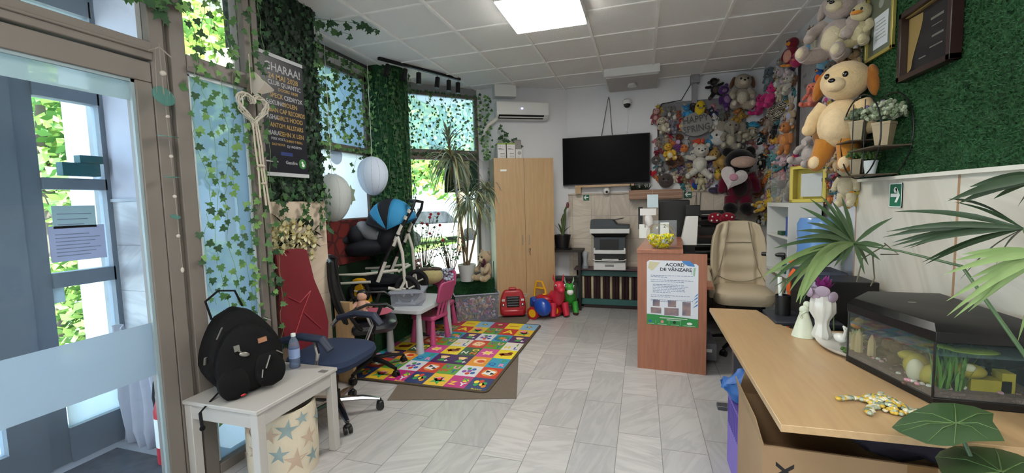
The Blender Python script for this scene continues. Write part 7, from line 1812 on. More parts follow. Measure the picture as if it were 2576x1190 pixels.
filler(46, 'R', (1896, 425, 2010, 560), 25, 'in the crowd low on the right wall', lambda x, y: y < 500 + (1985 - x) * .75 and not (x > 1962 and y > 500))
filler(26, 'R', (1900, 330, 1980, 430), 26, 'in the corner beside the dark red bear')
filler(72, 'B', (1650, 262, 1900, 472), 27, 'in a gap of the back wall board')
filler(20, 'R', (2010, 395, 2075, 500), 30, 'under the unicorn beside the shelf unit')
filler(16, 'R', (2085, 380, 2155, 500), 36, 'above the water cooler')
filler(16, 'R', (2060, 120, 2160, 380), 36, 'peeping out behind the giant dog')
filler(20, 'R', (1925, 170, 2000, 330), 30, 'in the upper corner cluster')
# red spotted bow on the chair
t = thing('bow_cushion', 'red bow cushion with white dots above the beige chair', 'cushion', (.96, 5.9, 1.25))
b = MB(); b.ell((-.07, 0, .04), (.09, .05, .07)); b.ell((.07, 0, .04), (.09, .05, .07)); b.ell((0, -.02, .03), (.03, .045, .04)); part('bow', b, fur('#8e1a2c'), t)
b = MB()
for x, z in ((-.11, .06), (-.05, .08), (-.06, .01), (.05, .07), (.11, .05), (.08, .0), (.01, .03), (-.12, .01)): b.ell((x, -.045, z), (.012, .008, .012), nu=8, nv=6)
part('white_dot', b, SW, t)
b = MB(); b.ell((0, .06, .0), (.30, .06, .05)); o = single('dark_cushion', b, fur('#1c1618'), 'dark flat cushion behind the red spotted bow', 'cushion'); o.location = (.96, 5.97, 1.18)
b = MB(); b.box((.70, 5.85, .73), (1.3, 6.2, 1.17)); single('filing_box', b, mat('file_dark', '#2a2628', .6), 'dark cabinet behind the beige chair carrying the bow cushion', 'cabinet')
# platform animals
plush(onz(1222, 665, .74), .47, -.55, 'bear', '#a8957a', '#c4b59a', 'large beige teddy bear sitting by the cabinet in the window', pose='sit')
b = MB(); 
t = thing('bow_tie', 'dark maroon bow on the beige window bear', 'bow', (-1.99, 5.20, .74), -.9); b.ell((-.05, 0, 0), (.055, .02, .035), Matrix.Rotation(.7, 3, 'Y')); b.ell((.03, 0, .05), (.055, .02, .035), Matrix.Rotation(.7, 3, 'Y')); part('bow', b, fur('#4a1428'), t)
t = thing('plush_turtle', 'cream round plush with a doll face lying beside the stroller wheel', 'plush toy', (-2.66, 4.86, .56), .2)
b = MB(); b.ell((.06, 0, .08), (.17, .13, .11)); part('body', b, fur('#b8ae7e'), t)
b = MB(); b.ell((-.11, -.06, .07), (.07, .06, .065)); part('head', b, fur('#a8845c'), t)
b = MB(); b.ell((.05, .03, .16), (.16, .12, .03)); b.ell((-.15, -.02, .12), (.06, .05, .04)); part('hair', b, fur('#3c2822'), t)
b = MB()
for x in (-.14, -.09): b.ell((x, -.115, .08), (.008, .006, .010), nu=8, nv=6)
part('eye', b, EYE, t)
t = thing('yellow_duck_toy', 'yellow plastic ride-on duck toy behind the black chair', 'toy', (-2.92, 3.86, .5))
b = MB(); b.slab([(-.08, 0, 0), (.08, 0, 0), (.03, 0, .22), (-.06, 0, .22)], (0, .12, 0)); b.ell((-.03, .05, .24), (.08, .06, .03)); part('body', b, YEL, t, bevel=.01)
t = thing('mint_packet', 'mint green and white packaging pattern behind the stroller', 'box', (-2.93, 4.33, .5)); b = MB(); b.box((-.14, -.04, 0), (.12, .04, .30)); part('box', b, mat('mint_pattern', '#8fb5a0', .7, var=.5, scale=18), t)
t = thing('wreath_bunch', 'bunch of white lilies with dark leaves behind the red chair', 'flowers', (-2.56, 2.56, 1.16))
b1, b2, b3 = MB(), MB(), MB(); r = random.Random(12)
for k in range(80):
    y = r.uniform(-.27, .25); z = r.uniform(-.02, .30) * (1 - abs(y) * 1.5) ; p = Vector((r.uniform(.0, .06), y, z + .02))
    for q in range(6):
        a = q * PI / 3 + k; blade(b1, p, (.35, math.cos(a), math.sin(a)), .055, .030, .1, 3)
    b3.ell(p + Vector((.01, 0, 0)), (.006, .006, .006), nu=6, nv=4)
for k in range(60):
    y = r.uniform(-.33, .30); z = r.uniform(-.05, .40) * (1 - abs(y)); a = r.uniform(0, 6.3); blade(b2, (r.uniform(-.05, .02), y, z), (.3, math.cos(a), math.sin(a)), .10, .05, .4, 4)
part('white_petal', b1, mat('lily', '#cfc8a0', .6, var=.15), t); part('dark_leaf', b2, mat('leaf_dark', '#26382a', .6, var=.4), t); part('flower_centre', b3, mat('lily_c', '#c9a83c', .6), t)
b = MB(); b.box((-2.58, 3.06, 0), (-2.42, 3.10, .72)); single('wood_board', b, BEECH, 'small light wood board standing behind the two swivel chairs', 'board')
# ================================================================== foliage
IVM = [mat('ivy_mid', '#426a38', .6, var=.3), mat('ivy_dark', '#284a2a', .6, var=.3), mat('ivy_light', '#6c9450', .6, var=.25)]
STEM = mat('ivy_stem', '#6f8a58', .7)
LEAF = [(0, 0), (.30, -.12), (.50, .08), (.33, .30), (.46, .58), (.20, .58), (0, 1.0), (-.20, .58), (-.46, .58), (-.33, .30), (-.50, .08), (-.30, -.12)]
def ivyleaf(mb, p, up, nrm, s, fold=.18):
    up = Vector(up).normalized(); nrm = Vector(nrm); x = up.cross(nrm).normalized(); n = x.cross(up).normalized()
    V = [Vector(p) + x * q[0] * s + up * q[1] * s + n * (abs(q[0]) * fold * s - q[1] * q[1] * .12 * s) for q in LEAF]
    V.append(Vector(p) + up * .4 * s)
    c = len(V) - 1
    mb.add(V, [(c, k, (k + 1) % c) for k in range(c)])
ORD = 'first second third fourth fifth sixth seventh eighth ninth tenth eleventh twelfth thirteenth fourteenth'.split()
def strand(path, n, s, spread, nrm, label, group, seed, name='ivy_strand', mix=(0, 0, 1, 2), stem=True, ord_=None):
    """trailing artificial ivy: one stem with its leaves"""
    q = random.Random(seed); path = [Vector(p) for p in path]
    if ord_ is not None: label = label + ', ' + ORD[ord_] + ' from the left'
    t = thing(name, label, 'artificial ivy', path[-1], 0, group)
    nrm = Vector(nrm).normalized(); side = Vector((0, 0, 1)).cross(nrm).normalized()
    fine = []
    for i in range(len(path) - 1):
        for k in range(4): fine.append(path[i].lerp(path[i + 1], k / 4) + side * q.uniform(-.012, .012))
    fine.append(path[-1])
    if stem: b = MB(); b.tube(fine, .0016, 4); part('stem', b, STEM, t, world=True)
    b = MB()
    for k in range(n):
        f = (k + q.random()) / n * (len(fine) - 1); i = min(int(f), len(fine) - 2); p = fine[i].lerp(fine[i + 1], f - i)
        p2 = p + side * q.uniform(-spread, spread) + nrm * q.uniform(.0, .03)
        up = Vector((0, 0, -1)) * q.uniform(.1, 1) + side * q.uniform(-1, 1) + nrm * q.uniform(-.1, .4)
        b.m(q.choice(mix)); ivyleaf(b, p2, up, nrm + side * q.uniform(-.6, .6) + Vector((0, 0, q.uniform(-.4, .4))), s * q.uniform(.7, 1.15))
    part('leaves', b, IVM, t, world=True, smooth=60)
    return t
r = random.Random(31)
def vine_path(a, c, wob, n, side):
    a, c = Vector(a), Vector(c); side = Vector(side); ph = r.uniform(0, 6)
    return [a.lerp(c, k / n) + side * wob * math.sin(ph + k * 1.3) for k in range(n + 1)]
# near storefront window and post
for k, (y, z0, z1, n) in enumerate(((1.80, 2.62, 1.00, 26), (1.87, 2.9, .95, 38), (1.95, 3.0, .70, 44), (2.02, 3.05, .45, 50), (2.09, 3.0, .70, 40), (2.15, 2.7, 1.0, 28))):
    strand(vine_path((-2.36, y, z0), (-2.36, y + .01, z1), .03, 10, (0, 1, 0)), int(n * 1.1), .042, .035, (1, -.25, 0), 'artificial ivy strand hanging before the aqua-filmed side window', 'ivy strands over the side window', 100 + k, ord_=k)
for k, (y, z0, z1, n) in enumerate(((2.18, 3.1, .95, 40), (2.25, 2.95, .55, 24))):
    strand(vine_path((-2.34, y, z0), (-2.34, y + .02, z1), .015, 10, (0, 1, 0)), n, .045, .03, (1, -.3, 0), 'darker ivy strand trailing down the post beside the wicker heart', 'ivy strands on the post', 120 + k, ord_=k, mix=(1, 1, 0))
strand([(-2.36, 1.02, 2.62), (-2.36, 1.2, 2.55), (-2.36, 1.4, 2.58), (-2.36, 1.6, 2.60), (-2.36, 1.8, 2.66)], 40, .055, .06, (1, -.2, 0), 'ivy strand draped across the glass above the door', 'ivy above the door', 130)
strand([(-2.36, 1.63, 3.0), (-2.35, 1.64, 2.7), (-2.35, 1.66, 2.50)], 9, .058, .03, (1, -.2, 0), 'short ivy end hanging on the grooved door post', 'ivy above the door', 131, mix=(1,))
strand([(-2.35, 1.78, .35), (-2.35, 1.9, .30), (-2.34, 2.0, .35)], 10, .06, .03, (1, -.2, 0), 'short ivy sprig low at the side window behind the table', 'low ivy', 132)
# poster pillar covered with ivy leaves
q = random.Random(5)
def leafwall(name, label, o, ux, W, H, n, s, nrm, seed, base=None, mats=None):
    q = random.Random(seed); b = MB(); o = Vector(o); ux = Vector(ux); nrm = Vector(nrm)
    t = thing(name, label, 'artificial ivy', o)
    bb = MB(); bb.slab([o - nrm * .0, o + ux * W - nrm * .0, o + ux * W + Vector((0, 0, H)), o + Vector((0, 0, H))], nrm * .012); part('backing_mat', bb, mat('ivy_backing', '#14271a', .9), t, world=True)
    for k in range(n):
        p = o + ux * q.uniform(0, W) + Vector((0, 0, q.uniform(0, H))) + nrm * q.uniform(.012, .035)
        b.m(q.choice((0, 1, 1, 1, 1, 2))); ivyleaf(b, p, Vector((0, 0, -1)) + ux * q.uniform(-1, 1), nrm + ux * q.uniform(-.7, .7) + Vector((0, 0, q.uniform(-.2, .7))), s * q.uniform(.6, 1.1))
    part('leaves', b, mats or [mat('ivyw_mid', '#1f3f28', .6, var=.4), mat('ivyw_dark', '#12281a', .6, var=.4), mat('ivyw_light', '#345a38', .6, var=.3)], t, world=True, smooth=60)
leafwall('ivy_wall_panel', 'dark ivy leaf mat covering the poster pillar front', (-2.60, 2.37, 1.62), (0, 1, 0), .65, 1.55, 1500, .045, (1, 0, 0), 1)
leafwall('ivy_wall_panel', 'dark ivy leaf mat on the window side of the poster pillar', (-2.60, 3.02, 1.62), (-1, 0, 0), .5, 1.55, 500, .045, (0, 1, 0), 2)
for k, (y, z1) in enumerate(((2.55, 1.40), (2.75, 1.45), (2.92, 1.38), (3.0, 1.32), (3.03, 2.0))):
    strand(vine_path((-2.565, y, 1.75 if k < 4 else 3.1), (-2.555, y, z1), .02, 5, (0, 1, 0)), 14 if k < 4 else 34, .05, .03, (1, 0, 0), 'ivy ends hanging below the pillar leaf mat', 'ivy ends at the pillar', 140 + k, ord_=k, mix=(0, 1, 1))
# poster on the pillar
t = thing('concert_poster', 'black concert poster with gold band names on the ivy pillar', 'poster', (-2.545, 2.60, 1.80))
M = frame((0, 0, 0), (0, 1, 0), (0, 0, 1), (1, 0, 0)); ph, pw = .845, .42
b = MB(); rect(b, M, -pw / 2, 0, pw / 2, ph, .003); part('sheet', b, mat('poster_black', '#1d1f28', .35, var=.1), t, smooth=0)
b = MB(); rect(b, M, -pw / 2, ph - .01, pw / 2, ph + .015, .008); rect(b, M, -pw / 2, -.015, pw / 2, .012, .008); part('hanging_rail', b, mat('rail_white', '#b9bcc0', .4), t, smooth=0)
MS_ = mat('poster_silver', '#a9a9ae', .4); MG = mat('poster_gold', '#a88a4c', .4)
bs_, bg_ = MB(), MB()
def pt_(bb, s, y, z, size, sx=1.0): text(bb, s, M @ Matrix.Translation((y * .93 + .018, z, .0035)), size * .93, .0004, sx=sx, bold=.015)
pt_(bs_, 'GHARAA!', 0, .765, .088, .95); pt_(bg_, '24 MAI 2028', 0, .70, .058, .98); pt_(bs_, 'CLUB QUANTIC', .01, .655, .048, .95); pt_(bg_, 'DOORS 18:00', .04, .615, .034, 1)
for z, segs in ((.565, (('SPECK', -.08, 1), ('CEDRY2K', .09, 0))), (.513, (('BEKUNO', -.09, 0), ('MOLEN', .05, 1))), (.46, (('URBAN CAP RECORDS', 0, 1),)), (.408, (('ASHA', -.13, 0), ("GIRL'S HOOD", .04, 1))), (.352, (('FANTOM ALLSTARS', 0, 1),)), (.295, (('MARA', -.13, 0), ('ZEHN X LEN', .05, 1)))):
    for s, y, g_ in segs: pt_(bg_ if g_ else bs_, s, y, z, .050, .8 if len(s) > 12 else .9)
pt_(bs_, 'FOX VOLT', -.09, .255, .028); pt_(bg_, 'CHINO 9 REAL', .07, .25, .028); pt_(bg_, 'SAU NOVA', -.09, .215, .026); pt_(bs_, 'DJ UNDERTA', .07, .21, .026); pt_(bs_, 'Gazolina', .03, .09, .035); rect(bs_, M, -.19, .085, -.08, .095, .004)
part('silver_lettering', bs_, MS_, t, smooth=0); part('gold_lettering', bg_, MG, t, smooth=0)
b = MB(); rect(b, M, -.05, .14, .06, .165, .0035); part('blue_logo', b, mat('logo_blue', '#303e78', .4), t, smooth=0)
b = MB(); disc(b, M, .155, .09, .038, 24, .0035); part('round_green_logo', b, mat('logo_green', '#3f7a44', .4), t, smooth=0)
b = MB(); disc(b, M, .16, .08, .014, 12, .0042); disc(b, M, .152, .10, .01, 12, .0042); part('logo_mark', b, SW, t, smooth=0)
# wicker heart with ribbons, paper cone
t = thing('wicker_heart', 'white wicker heart ornament with long ribbons on the post', 'ornament', (-2.31, 2.12, 2.18))
b = MB()
def hp_(a, s): return (16 * math.sin(a) ** 3 / 17 * s, (13 * math.cos(a) - 5 * math.cos(2 * a) - 2 * math.cos(3 * a) - math.cos(4 * a)) / 17 * s)
q = random.Random(2)
for k in range(9):
    off = [q.uniform(-.010, .010) for _ in range(3)]; pts = []
    for i in range(31):
        a = 2 * PI * i / 30; y, z = hp_(a, .105 + .010 * math.sin(a * 5 + k)); pts.append((off[0] + .010 * math.sin(a * 7 + k * 2), y + off[1], z + off[2]))
    b.tube(pts, .004, 5, cap=False)
part('wicker', b, mat('wicker_cream', '#c4bdb0', .8, var=.15), t)
b = MB()
for k, dy in enumerate((-.015, .005, .02)): b.tube([(.01, dy, -.10), (.012, dy * 1.4 + .01, -.25), (.01, dy * 1.2 + .02, -.40), (.012, dy * 2 + .03, -.56 - .05 * k)], .007, 5, flat=.3)
b.ell((.015, .02, -.36), (.01, .03, .01)); b.ell((.015, .03, -.47), (.01, .02, .008)); b.tube([(0, 0, .08), (.0, .0, .32)], .003, 4)
part('ribbon', b, mat('ribbon_cream', '#b7ad9c', .8), t)
b = MB(); b.tube([(-2.33, 2.17, 2.335), (-2.33, 2.31, 2.33)], [.075, .008], 4); single('paper_cone', b, mat('cone_white', '#c9c0b4', .7), 'small white paper pennant on the post above the wicker heart', 'ornament')
# glass wind chime
t = thing('wind_chime', 'hanging chime of teal glass discs before the door post', 'wind chime', (-2.31, 1.60, 1.24))
TG = clear('teal_glass', (.6, .85, .8), haze=.35, hazecol='#6fa39c')
b = MB()
for y in (-.02, .0, .02): b.tube([(0, y, 1.12), (0, y * 1.5, .90)], .0015, 4)
b.tube([(0, 0, 1.15), (0, .02, .0)], .0015, 4); b.tube([(-.02, -.04, 1.10), (0, 0, 1.13), (.02, .04, 1.09)], .004, 5); part('thread', b, mat('thread', '#8b847c', .7), t)
for (z, rr_, tilt) in ((.89, .052, 1.25), (.69, .045, .15), (.485, .032, .12), (.28, .022, .5)):
    b = MB(); b.cyl((0, 0), rr_, -.002, .002, 28); b.xf(Matrix.Translation((0, .01 * (1 - z), z)) @ Matrix.Rotation(tilt, 4, 'Y')); part('glass_disc', b, TG, t)
b = MB()
for z in (.79, .59, .385, .18): b.ell((0, .012, z), .009)
b.ell((0, .018, .0), (.008, .008, .014)); b.ell((.01, 0, 1.0), .014); part('bead', b, mat('bead', '#b9b0a6', .3), t)
# window bay ivy
for k in range(12):
    y = 3.10 + k * .115; z1 = r.choice((1.95, 2.25, 1.75, 2.1))
    strand(vine_path((-3.04, y, 3.06), (-3.04, y + .03, z1), .05, 8, (0, 1, 0)), 30, .05, .06, (1, -.5, 0), 'bright ivy strand hanging before the blue-filmed bay window', 'ivy strands over the bay window', 200 + k, ord_=k, mix=(0, 0, 2, 1))
strand([(-3.04, 3.0, 2.18), (-3.03, 3.4, 2.20), (-3.03, 3.9, 2.17), (-3.03, 4.4, 2.19)], 40, .05, .04, (1, -.5, 0), 'ivy strand laid along the middle bar of the bay window', 'ivy on the bay bars', 220)
strand([(-3.0, 3.0, 3.08), (-2.98, 3.4, 3.09), (-2.99, 3.9, 3.08), (-3.0, 4.4, 3.09)], 60, .05, .06, (1, -.5, -.3), 'ivy strand laid along the top of the bay window', 'ivy on the bay bars', 221)
ud = Vector((B3[0] - A3[0], B3[1] - A3[1], 0)).normalized(); nd = Vector((ud.y, -ud.x, 0))
for k in range(14):
    p = Vector((A3[0], A3[1], 0)) + ud * (.06 + k * .073) + nd * .06; z1 = 2.30 - (.0 if k % 3 else .3)
    strand(vine_path(p + Vector((0, 0, 3.03)), p + Vector((0, 0, z1)), .03, 7, ud), 15, .038, .045, nd, 'bright ivy strand hanging before the angled corner window', 'ivy strands over the corner window', 230 + k, ord_=k, mix=(0, 2, 2, 0))
pa = Vector((A3[0], A3[1], 2.24)) + nd * .06
strand([pa, pa + ud * .3, pa + ud * .6, pa + ud * 1.05], 34, .045, .03, nd, 'dark ivy strand laid along the middle bar of the corner window', 'ivy on the corner bars', 250, mix=(1, 1, 0))
pa = Vector((A3[0], A3[1], 3.06)) + nd * .06
strand([pa, pa + ud * .3, pa + ud * .6, pa + ud * 1.05], 24, .04, .02, nd, 'dark ivy strand laid along the top of the corner window', 'ivy on the corner bars', 251, mix=(1, 1, 0))
# round pillar: ivy wrap
for k in range(10):
    a = -PI * .70 + k * PI * .85 / 9; rr_ = .27
    p0 = Vector((PC[0] + rr_ * math.cos(a), PC[1] + rr_ * math.sin(a), 3.12)); n_ = Vector((math.cos(a), math.sin(a), 0)); sd_ = Vector((-n_.y, n_.x, 0))
    z1 = r.choice((.9, .6, 1.3, .75)); p1 = Vector((p0.x, p0.y, z1))
    strand(vine_path(p0, p1, .015, 12, sd_), 60, .045, .05, n_, 'ivy strand trailing down the round green pillar', 'ivy strands on the round pillar', 260 + k, mix=(1, 1, 1, 1, 0) if k > 2 else (0, 2, 1), ord_=k)
q = random.Random(55)
# ceiling sprig, cabinet sprig and return strip
strand([(-2.62, 3.08, 3.13), (-2.5, 3.2, 3.14), (-2.35, 3.35, 3.15), (-2.30, 3.5, 3.15)], 16, .06, .05, (0, -.3, -1), 'ivy sprig creeping over the ceiling tiles', 'ceiling ivy', 280, mix=(1,))
strand([(-2.60, 3.05, 3.12), (-2.62, 3.3, 3.12), (-2.58, 3.5, 3.14)], 12, .055, .05, (.2, -.3, -1), 'second ivy sprig on the ceiling nearer the pillar', 'ceiling ivy', 281, mix=(1, 0))
for k in range(3):
    p = aw(-.12 - .06 * k, .05, 3.05); strand([p, p + Vector((0, 0, -.35)), p + Vector((.02, 0, -.8)), p + Vector((.0, 0, -1.3 + .4 * k))], 30, .045, .035, (.3, -1, 0), 'ivy strand on the narrow wall left of the air conditioner', 'ivy left of the air conditioner', 290 + k, ord_=k, mix=(0, 1, 2))
strand([aw(.02, .10, 2.62), aw(.10, .14, 2.50), cabtop(-.24, -.10) + Vector((0, 0, .30)), cabtop(-.16, -.10) + Vector((0, 0, .26)), cabtop(-.05, -.1) + Vector((0, 0, .30)), cabtop(.0, -.12) + Vector((0, 0, .18))], 24, .05, .03, (.3, -1, .2), 'ivy sprig trailing over the white cartons on the cabinet', 'cabinet ivy', 295, mix=(1,))
b = MB(); b.box((-3.0, 3.05, 3.11), (-2.97, 4.45, 3.13)); single('curtain_rail', b, mat('rail_dark', '#3a3833', .5), 'dark slim rail under the ceiling before the bay window', 'rail')
t = thing('track_light', 'black ceiling track with six small spotlights', 'track light', onz(1053, 174, 3.15))
T0, T1 = onz(952, 150, 3.14), onz(1157, 203, 3.14); O = Vector(t.location); dT = (T1 - T0).normalized(); nT = Vector((-dT.y, dT.x, 0))
b = MB(); b.slab([T0 - nT * .018 - O, T1 - nT * .018 - O, T1 + nT * .018 - O, T0 + nT * .018 - O], (0, 0, .028)); part('track', b, BLACKM, t)
for f, tl_, sw in ((.10, -.35, .25), (.29, -.2, .1), (.45, 0, 0), (.69, -.15, .1), (.84, -.05, .1), (.97, 0, 0)):
    p = T0.lerp(T1, f) - O; ax = Vector((sw * .4, -.1, -1)) + dT * tl_ ; ax.normalize()
    b = MB(); b.tube([p, p + Vector((0, 0, -.04))], .007, 8); st_ = part('swivel', b, CHROME, t)
    b = MB(); q0 = p + Vector((0, 0, -.035)); b.tube([q0, q0 + ax * .135], .029, 18); part('spot_head', b, BLACKM, t)
# ------------------------------------------------------------ dracaena, shrubs in the window
t = thing('dracaena', 'tall dracaena with drooping strap leaves in a white pot', 'plant', (-2.27, 5.30, .501))
b = MB(); b.lathe((0, 0, 0), [(0, 0), (.085, 0), (.125, .22), (.13, .23), (.118, .23), (.08, .02)], 28); part('pot', b, mat('pot_white', '#c3c8c8', .4), t)
DL = [mat('drac_green', '#77876a', .5, var=.3), mat('drac_pale', '#a9ae86', .5, var=.3), mat('drac_dry', '#8f835c', .6, var=.3), mat('drac_blue', '#8fa2a2', .45, var=.2)]
q = random.Random(15)
O = Vector(t.location)
crowns = [(onp(1137, 392, (-2.75, 4.85), (-2.1, 5.5)) - O, .55, 90), (onp(1178, 492, (-2.75, 4.85), (-2.1, 5.5)) - O, .55, 120), (onp(1222, 470, (-2.7, 4.9), (-2.0, 5.5)) - O, .40, 60), (onp(1128, 345, (-2.75, 4.9), (-2.1, 5.5)) - O, .30, 24)]
b = MB()
for i, (c, L_, n) in enumerate(crowns): b.tube([(.0 + .02 * i - .03, 0, .15), (c.x * .4, c.y * .4, c.z * .45), (c.x, c.y, c.z)], [.018, .015, .012], 8)
part('trunk', b, mat('drac_trunk', '#6a5a48', .8, var=.3), t)
b = MB()
for i, (c, L_, n) in enumerate(crowns):
    for k in range(n):
        a = q.uniform(0, 2 * PI); e_ = q.uniform(-.5, 1.3) if i < 3 else q.uniform(.3, 1.5); b.m(q.choice((0, 0, 1, 2, 3)))
        blade(b, c + Vector((0, 0, -q.uniform(0, .12))), (math.cos(a) * math.cos(e_), math.sin(a) * math.cos(e_), math.sin(e_)), L_ * q.uniform(.7, 1.1), .022, 2.2 if i < 3 else .7, 8)
part('leaves', b, DL, t)
def shrub(name, label, loc, h, spread, n, lm, seed, tips=None, s=.06):
    t = thing(name, label, 'plant', loc); q = random.Random(seed); b = MB(); lv = MB(); fl = MB()
    for k in range(n):
        a = q.uniform(0, 6.3); e = Vector((math.cos(a) * spread * q.uniform(.2, 1), math.sin(a) * spread * q.uniform(.2, 1) * .6, h * q.uniform(.6, 1)))
        m1 = e * .5 + Vector((q.uniform(-.04, .04), q.uniform(-.04, .04), h * .05)); b.tube([(0, 0, 0), m1, e], [.006, .004, .002], 5)
        for j in range(7):
            p = m1.lerp(e, q.random()); a2 = q.uniform(0, 6.3); lv.m(q.randrange(2)); blade(lv, p, (math.cos(a2), math.sin(a2), q.uniform(-.4, .5)), s * q.uniform(.7, 1.3), s * .5, .5, 4)
        if tips and k % 2 == 0: fl.ell(e, (.022, .02, .02), nu=8, nv=6)
    part('branches', b, mat('twig', '#3d2c26', .8), t); part('leaves', lv, [lm, mat('shrub_mid', '#4d7044', .6, var=.3)], t)
    if tips: part('flowers', fl, tips, t)
    return t
shrub('window_shrub', 'thin-branched shrub with red blossoms left of the dracaena', (-2.78, 5.02, .501), .95, .36, 20, mat('shrub_dark', '#2d4a30', .6, var=.3), 61, mat('red_blossom', '#a82a38', .6))
shrub('window_shrub', 'leafy green shrub behind the dracaena pot', (-2.50, 5.28, .501), .75, .30, 22, mat('shrub_green', '#3e6a3c', .6, var=.3), 62)
shrub('window_shrub', 'low dark green foliage between stroller and dracaena', (-2.60, 4.95, .501), .35, .22, 20, mat('shrub_deep', '#1f3d2a', .6, var=.3), 63)
t = thing('pink_flowers', 'dusty pink artificial flowers beside the stroller wheel', 'flowers', (-2.80, 4.78, .55)); b = MB(); q = random.Random(3)
for k in range(26): b.ell((q.uniform(-.1, .1), q.uniform(-.04, .04), q.uniform(.12, .30)), (.028, .025, .024), nu=8, nv=5)
part('petals', b, mat('pink_dusty', '#9c7478', .8, var=.2), t)
t = thing('white_flowers', 'pale blue-white artificial hydrangea between turtle plush and pot', 'flowers', (-2.44, 4.98, .50)); b = MB()
for k in range(46): b.ell((q.uniform(-.1, .1), q.uniform(-.05, .05), q.uniform(.02, .22)), (.022, .02, .02), nu=8, nv=5)
part('petals', b, mat('white_blue', '#b9c2d6', .8, var=.1), t)
b = MB()
for k in range(260):
    z = q.uniform(1.3, 2.1); p = aw(-.09, .04, z) + Vector((q.uniform(-.05, .05), q.uniform(-.03, .03), 0)); b.ell(p, (.014, .014, .02), nu=6, nv=4)
single('tinsel_garland', b, mat('tinsel', '#65717c', .5, var=.5, scale=40), 'grey-blue tinsel garland hanging left of the cabinet', 'garland')
b = MB(); b.tube([(-1.93, 5.60, .74), (-1.93, 5.60, 1.05)], .06, 16); b.box((-1.98, 5.55, .5), (-1.88, 5.65, .74)); single('black_vase', b, BLACK, 'black upright vase behind the beige window bear', 'vase')
b = MB(); b.slab([onp(1148, 408, A3, B3, .05), onp(1180, 405, A3, B3, .05), onp(1182, 470, A3, B3, .05), onp(1150, 475, A3, B3, .05)][::-1], (.004, -.004, 0)); single('window_poster', b, mat('poster_pale', '#a09c88', .8, var=.3, scale=10), 'faded small poster stuck on the corner window behind the dracaena', 'poster')
b = MB(); b.slab([onp(1118, 400, A3, B3, .03), onp(1200, 405, A3, B3, .03), onp(1203, 482, A3, B3, .03), onp(1118, 485, A3, B3, .03)][::-1], (.004, -.004, 0)); single('notice_board', b, mat('panel_green', '#1c3a30', .7), 'dark green board on the corner window behind the faded poster', 'board')
# ------------------------------------------------------------ palm over the desk
t = thing('fan_palm', 'fan palm with long narrow leaflets reaching over the aquarium', 'plant', (1.25, 1.25, 0))
PG = [mat('palm_dark', '#2b3f28', .45, var=.3), mat('palm_mid', '#47603f', .45, var=.25), mat('palm_pale', '#7d9660', .45, var=.25)]
O = Vector(t.location)
def ppt(px, py, d): return CAM + ray(px, py) * d      # a point d metres in front of the lens plane
q = random.Random(44)
def fan(hub, tips, w_, mi, depth_drop=.0):
    """pleated fan leaf: leaflets from the hub to each tip, joined near the hub"""
    fb_ = MB(); fb_.m(mi); hub = Vector(hub)
    for tp_, in [(x,) for x in tips]:
        tp_ = Vector(tp_); d = tp_ - hub; L_ = d.length; side = d.cross(FWD).normalized(); n = 9
        vs = []; fs = []
        for i in range(n + 1):
            f = i / n; c = hub + d * f + Vector((0, 0, .10 * L_ * math.sin(PI * f) * .6 + .0)) 
            ww = w_ * (min(1, .25 + f * 2.2)) * (1 - f ** 3 * .97) * .5
            up = side.cross(d).normalized()
            vs += [c - side * ww, c + up * ww * .35, c + side * ww]
        for i in range(n): a = i * 3; fs += [(a, a + 1, a + 4, a + 3), (a + 1, a + 2, a + 5, a + 4)]
        fb_.add(vs, fs)
    return fb_
h1 = ppt(2149, 613, 2.25)
T1_ = [(2037, 500), (2012, 520), (2065, 492), (2092, 505), (2117, 495), (2030, 560), (2005, 580), (2000, 600), (1945, 625), (2030, 640), (2050, 668), (2078, 672), (2098, 672), (2115, 668), (1975, 680), (1990, 650)]
fb_ = fan(h1, [ppt(x, y, 2.25 + q.uniform(-.15, .12)) for x, y in T1_], .028, 1); part('fan_leaf', fb_, PG, t, world=True)
T1b = [(2245, 548), (2200, 650), (2185, 668), (2215, 655), (2228, 620), (2175, 690)]
fb_ = fan(h1, [ppt(x, y, 2.3 + q.uniform(-.1, .15)) for x, y in T1b], .026, 1); part('fan_leaf', fb_, PG, t, world=True)
h1b = ppt(2108, 640, 2.05)
T2_ = [(1915, 700), (1935, 715), (1960, 740), (1985, 735), (2005, 745), (2018, 760), (1925, 690), (1950, 720)]
def droop(hub, mid, tip, w_, n=10):
    vs = []; fs = []; hub, mid, tip = Vector(hub), Vector(mid), Vector(tip)
    for i in range(n + 1):
        f = i / n; c = hub * (1 - f) ** 2 + mid * 2 * f * (1 - f) + tip * f * f; d = ((mid - hub) * (1 - f) + (tip - mid) * f).normalized(); side = d.cross(FWD).normalized(); up = side.cross(d); ww = w_ * .5 * min(1, .3 + f * 2) * (1 - f ** 4 * .95)
        vs += [c - side * ww, c + up * ww * .3, c + side * ww]
    for i in range(n): a = i * 3; fs += [(a, a + 1, a + 4, a + 3), (a + 1, a + 2, a + 5, a + 4)]
    return vs, fs
b = MB(); b.m(1)
for k, (x, y) in enumerate(T2_):
    b.m(1 if k % 3 else 2); b.add(*droop(h1, ppt(2020 + 10 * k, 610 + 4 * k, 2.15), ppt(x, y, 2.1 + .03 * k), .03))
for (mx_, my_, x, y) in ((2040, 600, 2012, 765), (2050, 620, 2003, 760), (2075, 625, 2020, 745)): b.m(2); b.add(*droop(h1, ppt(mx_, my_, 2.0), ppt(x, y, 2.05), .045))
part('fan_leaf', b, PG, t, world=True)
h2 = ppt(2575, 575, 1.45)
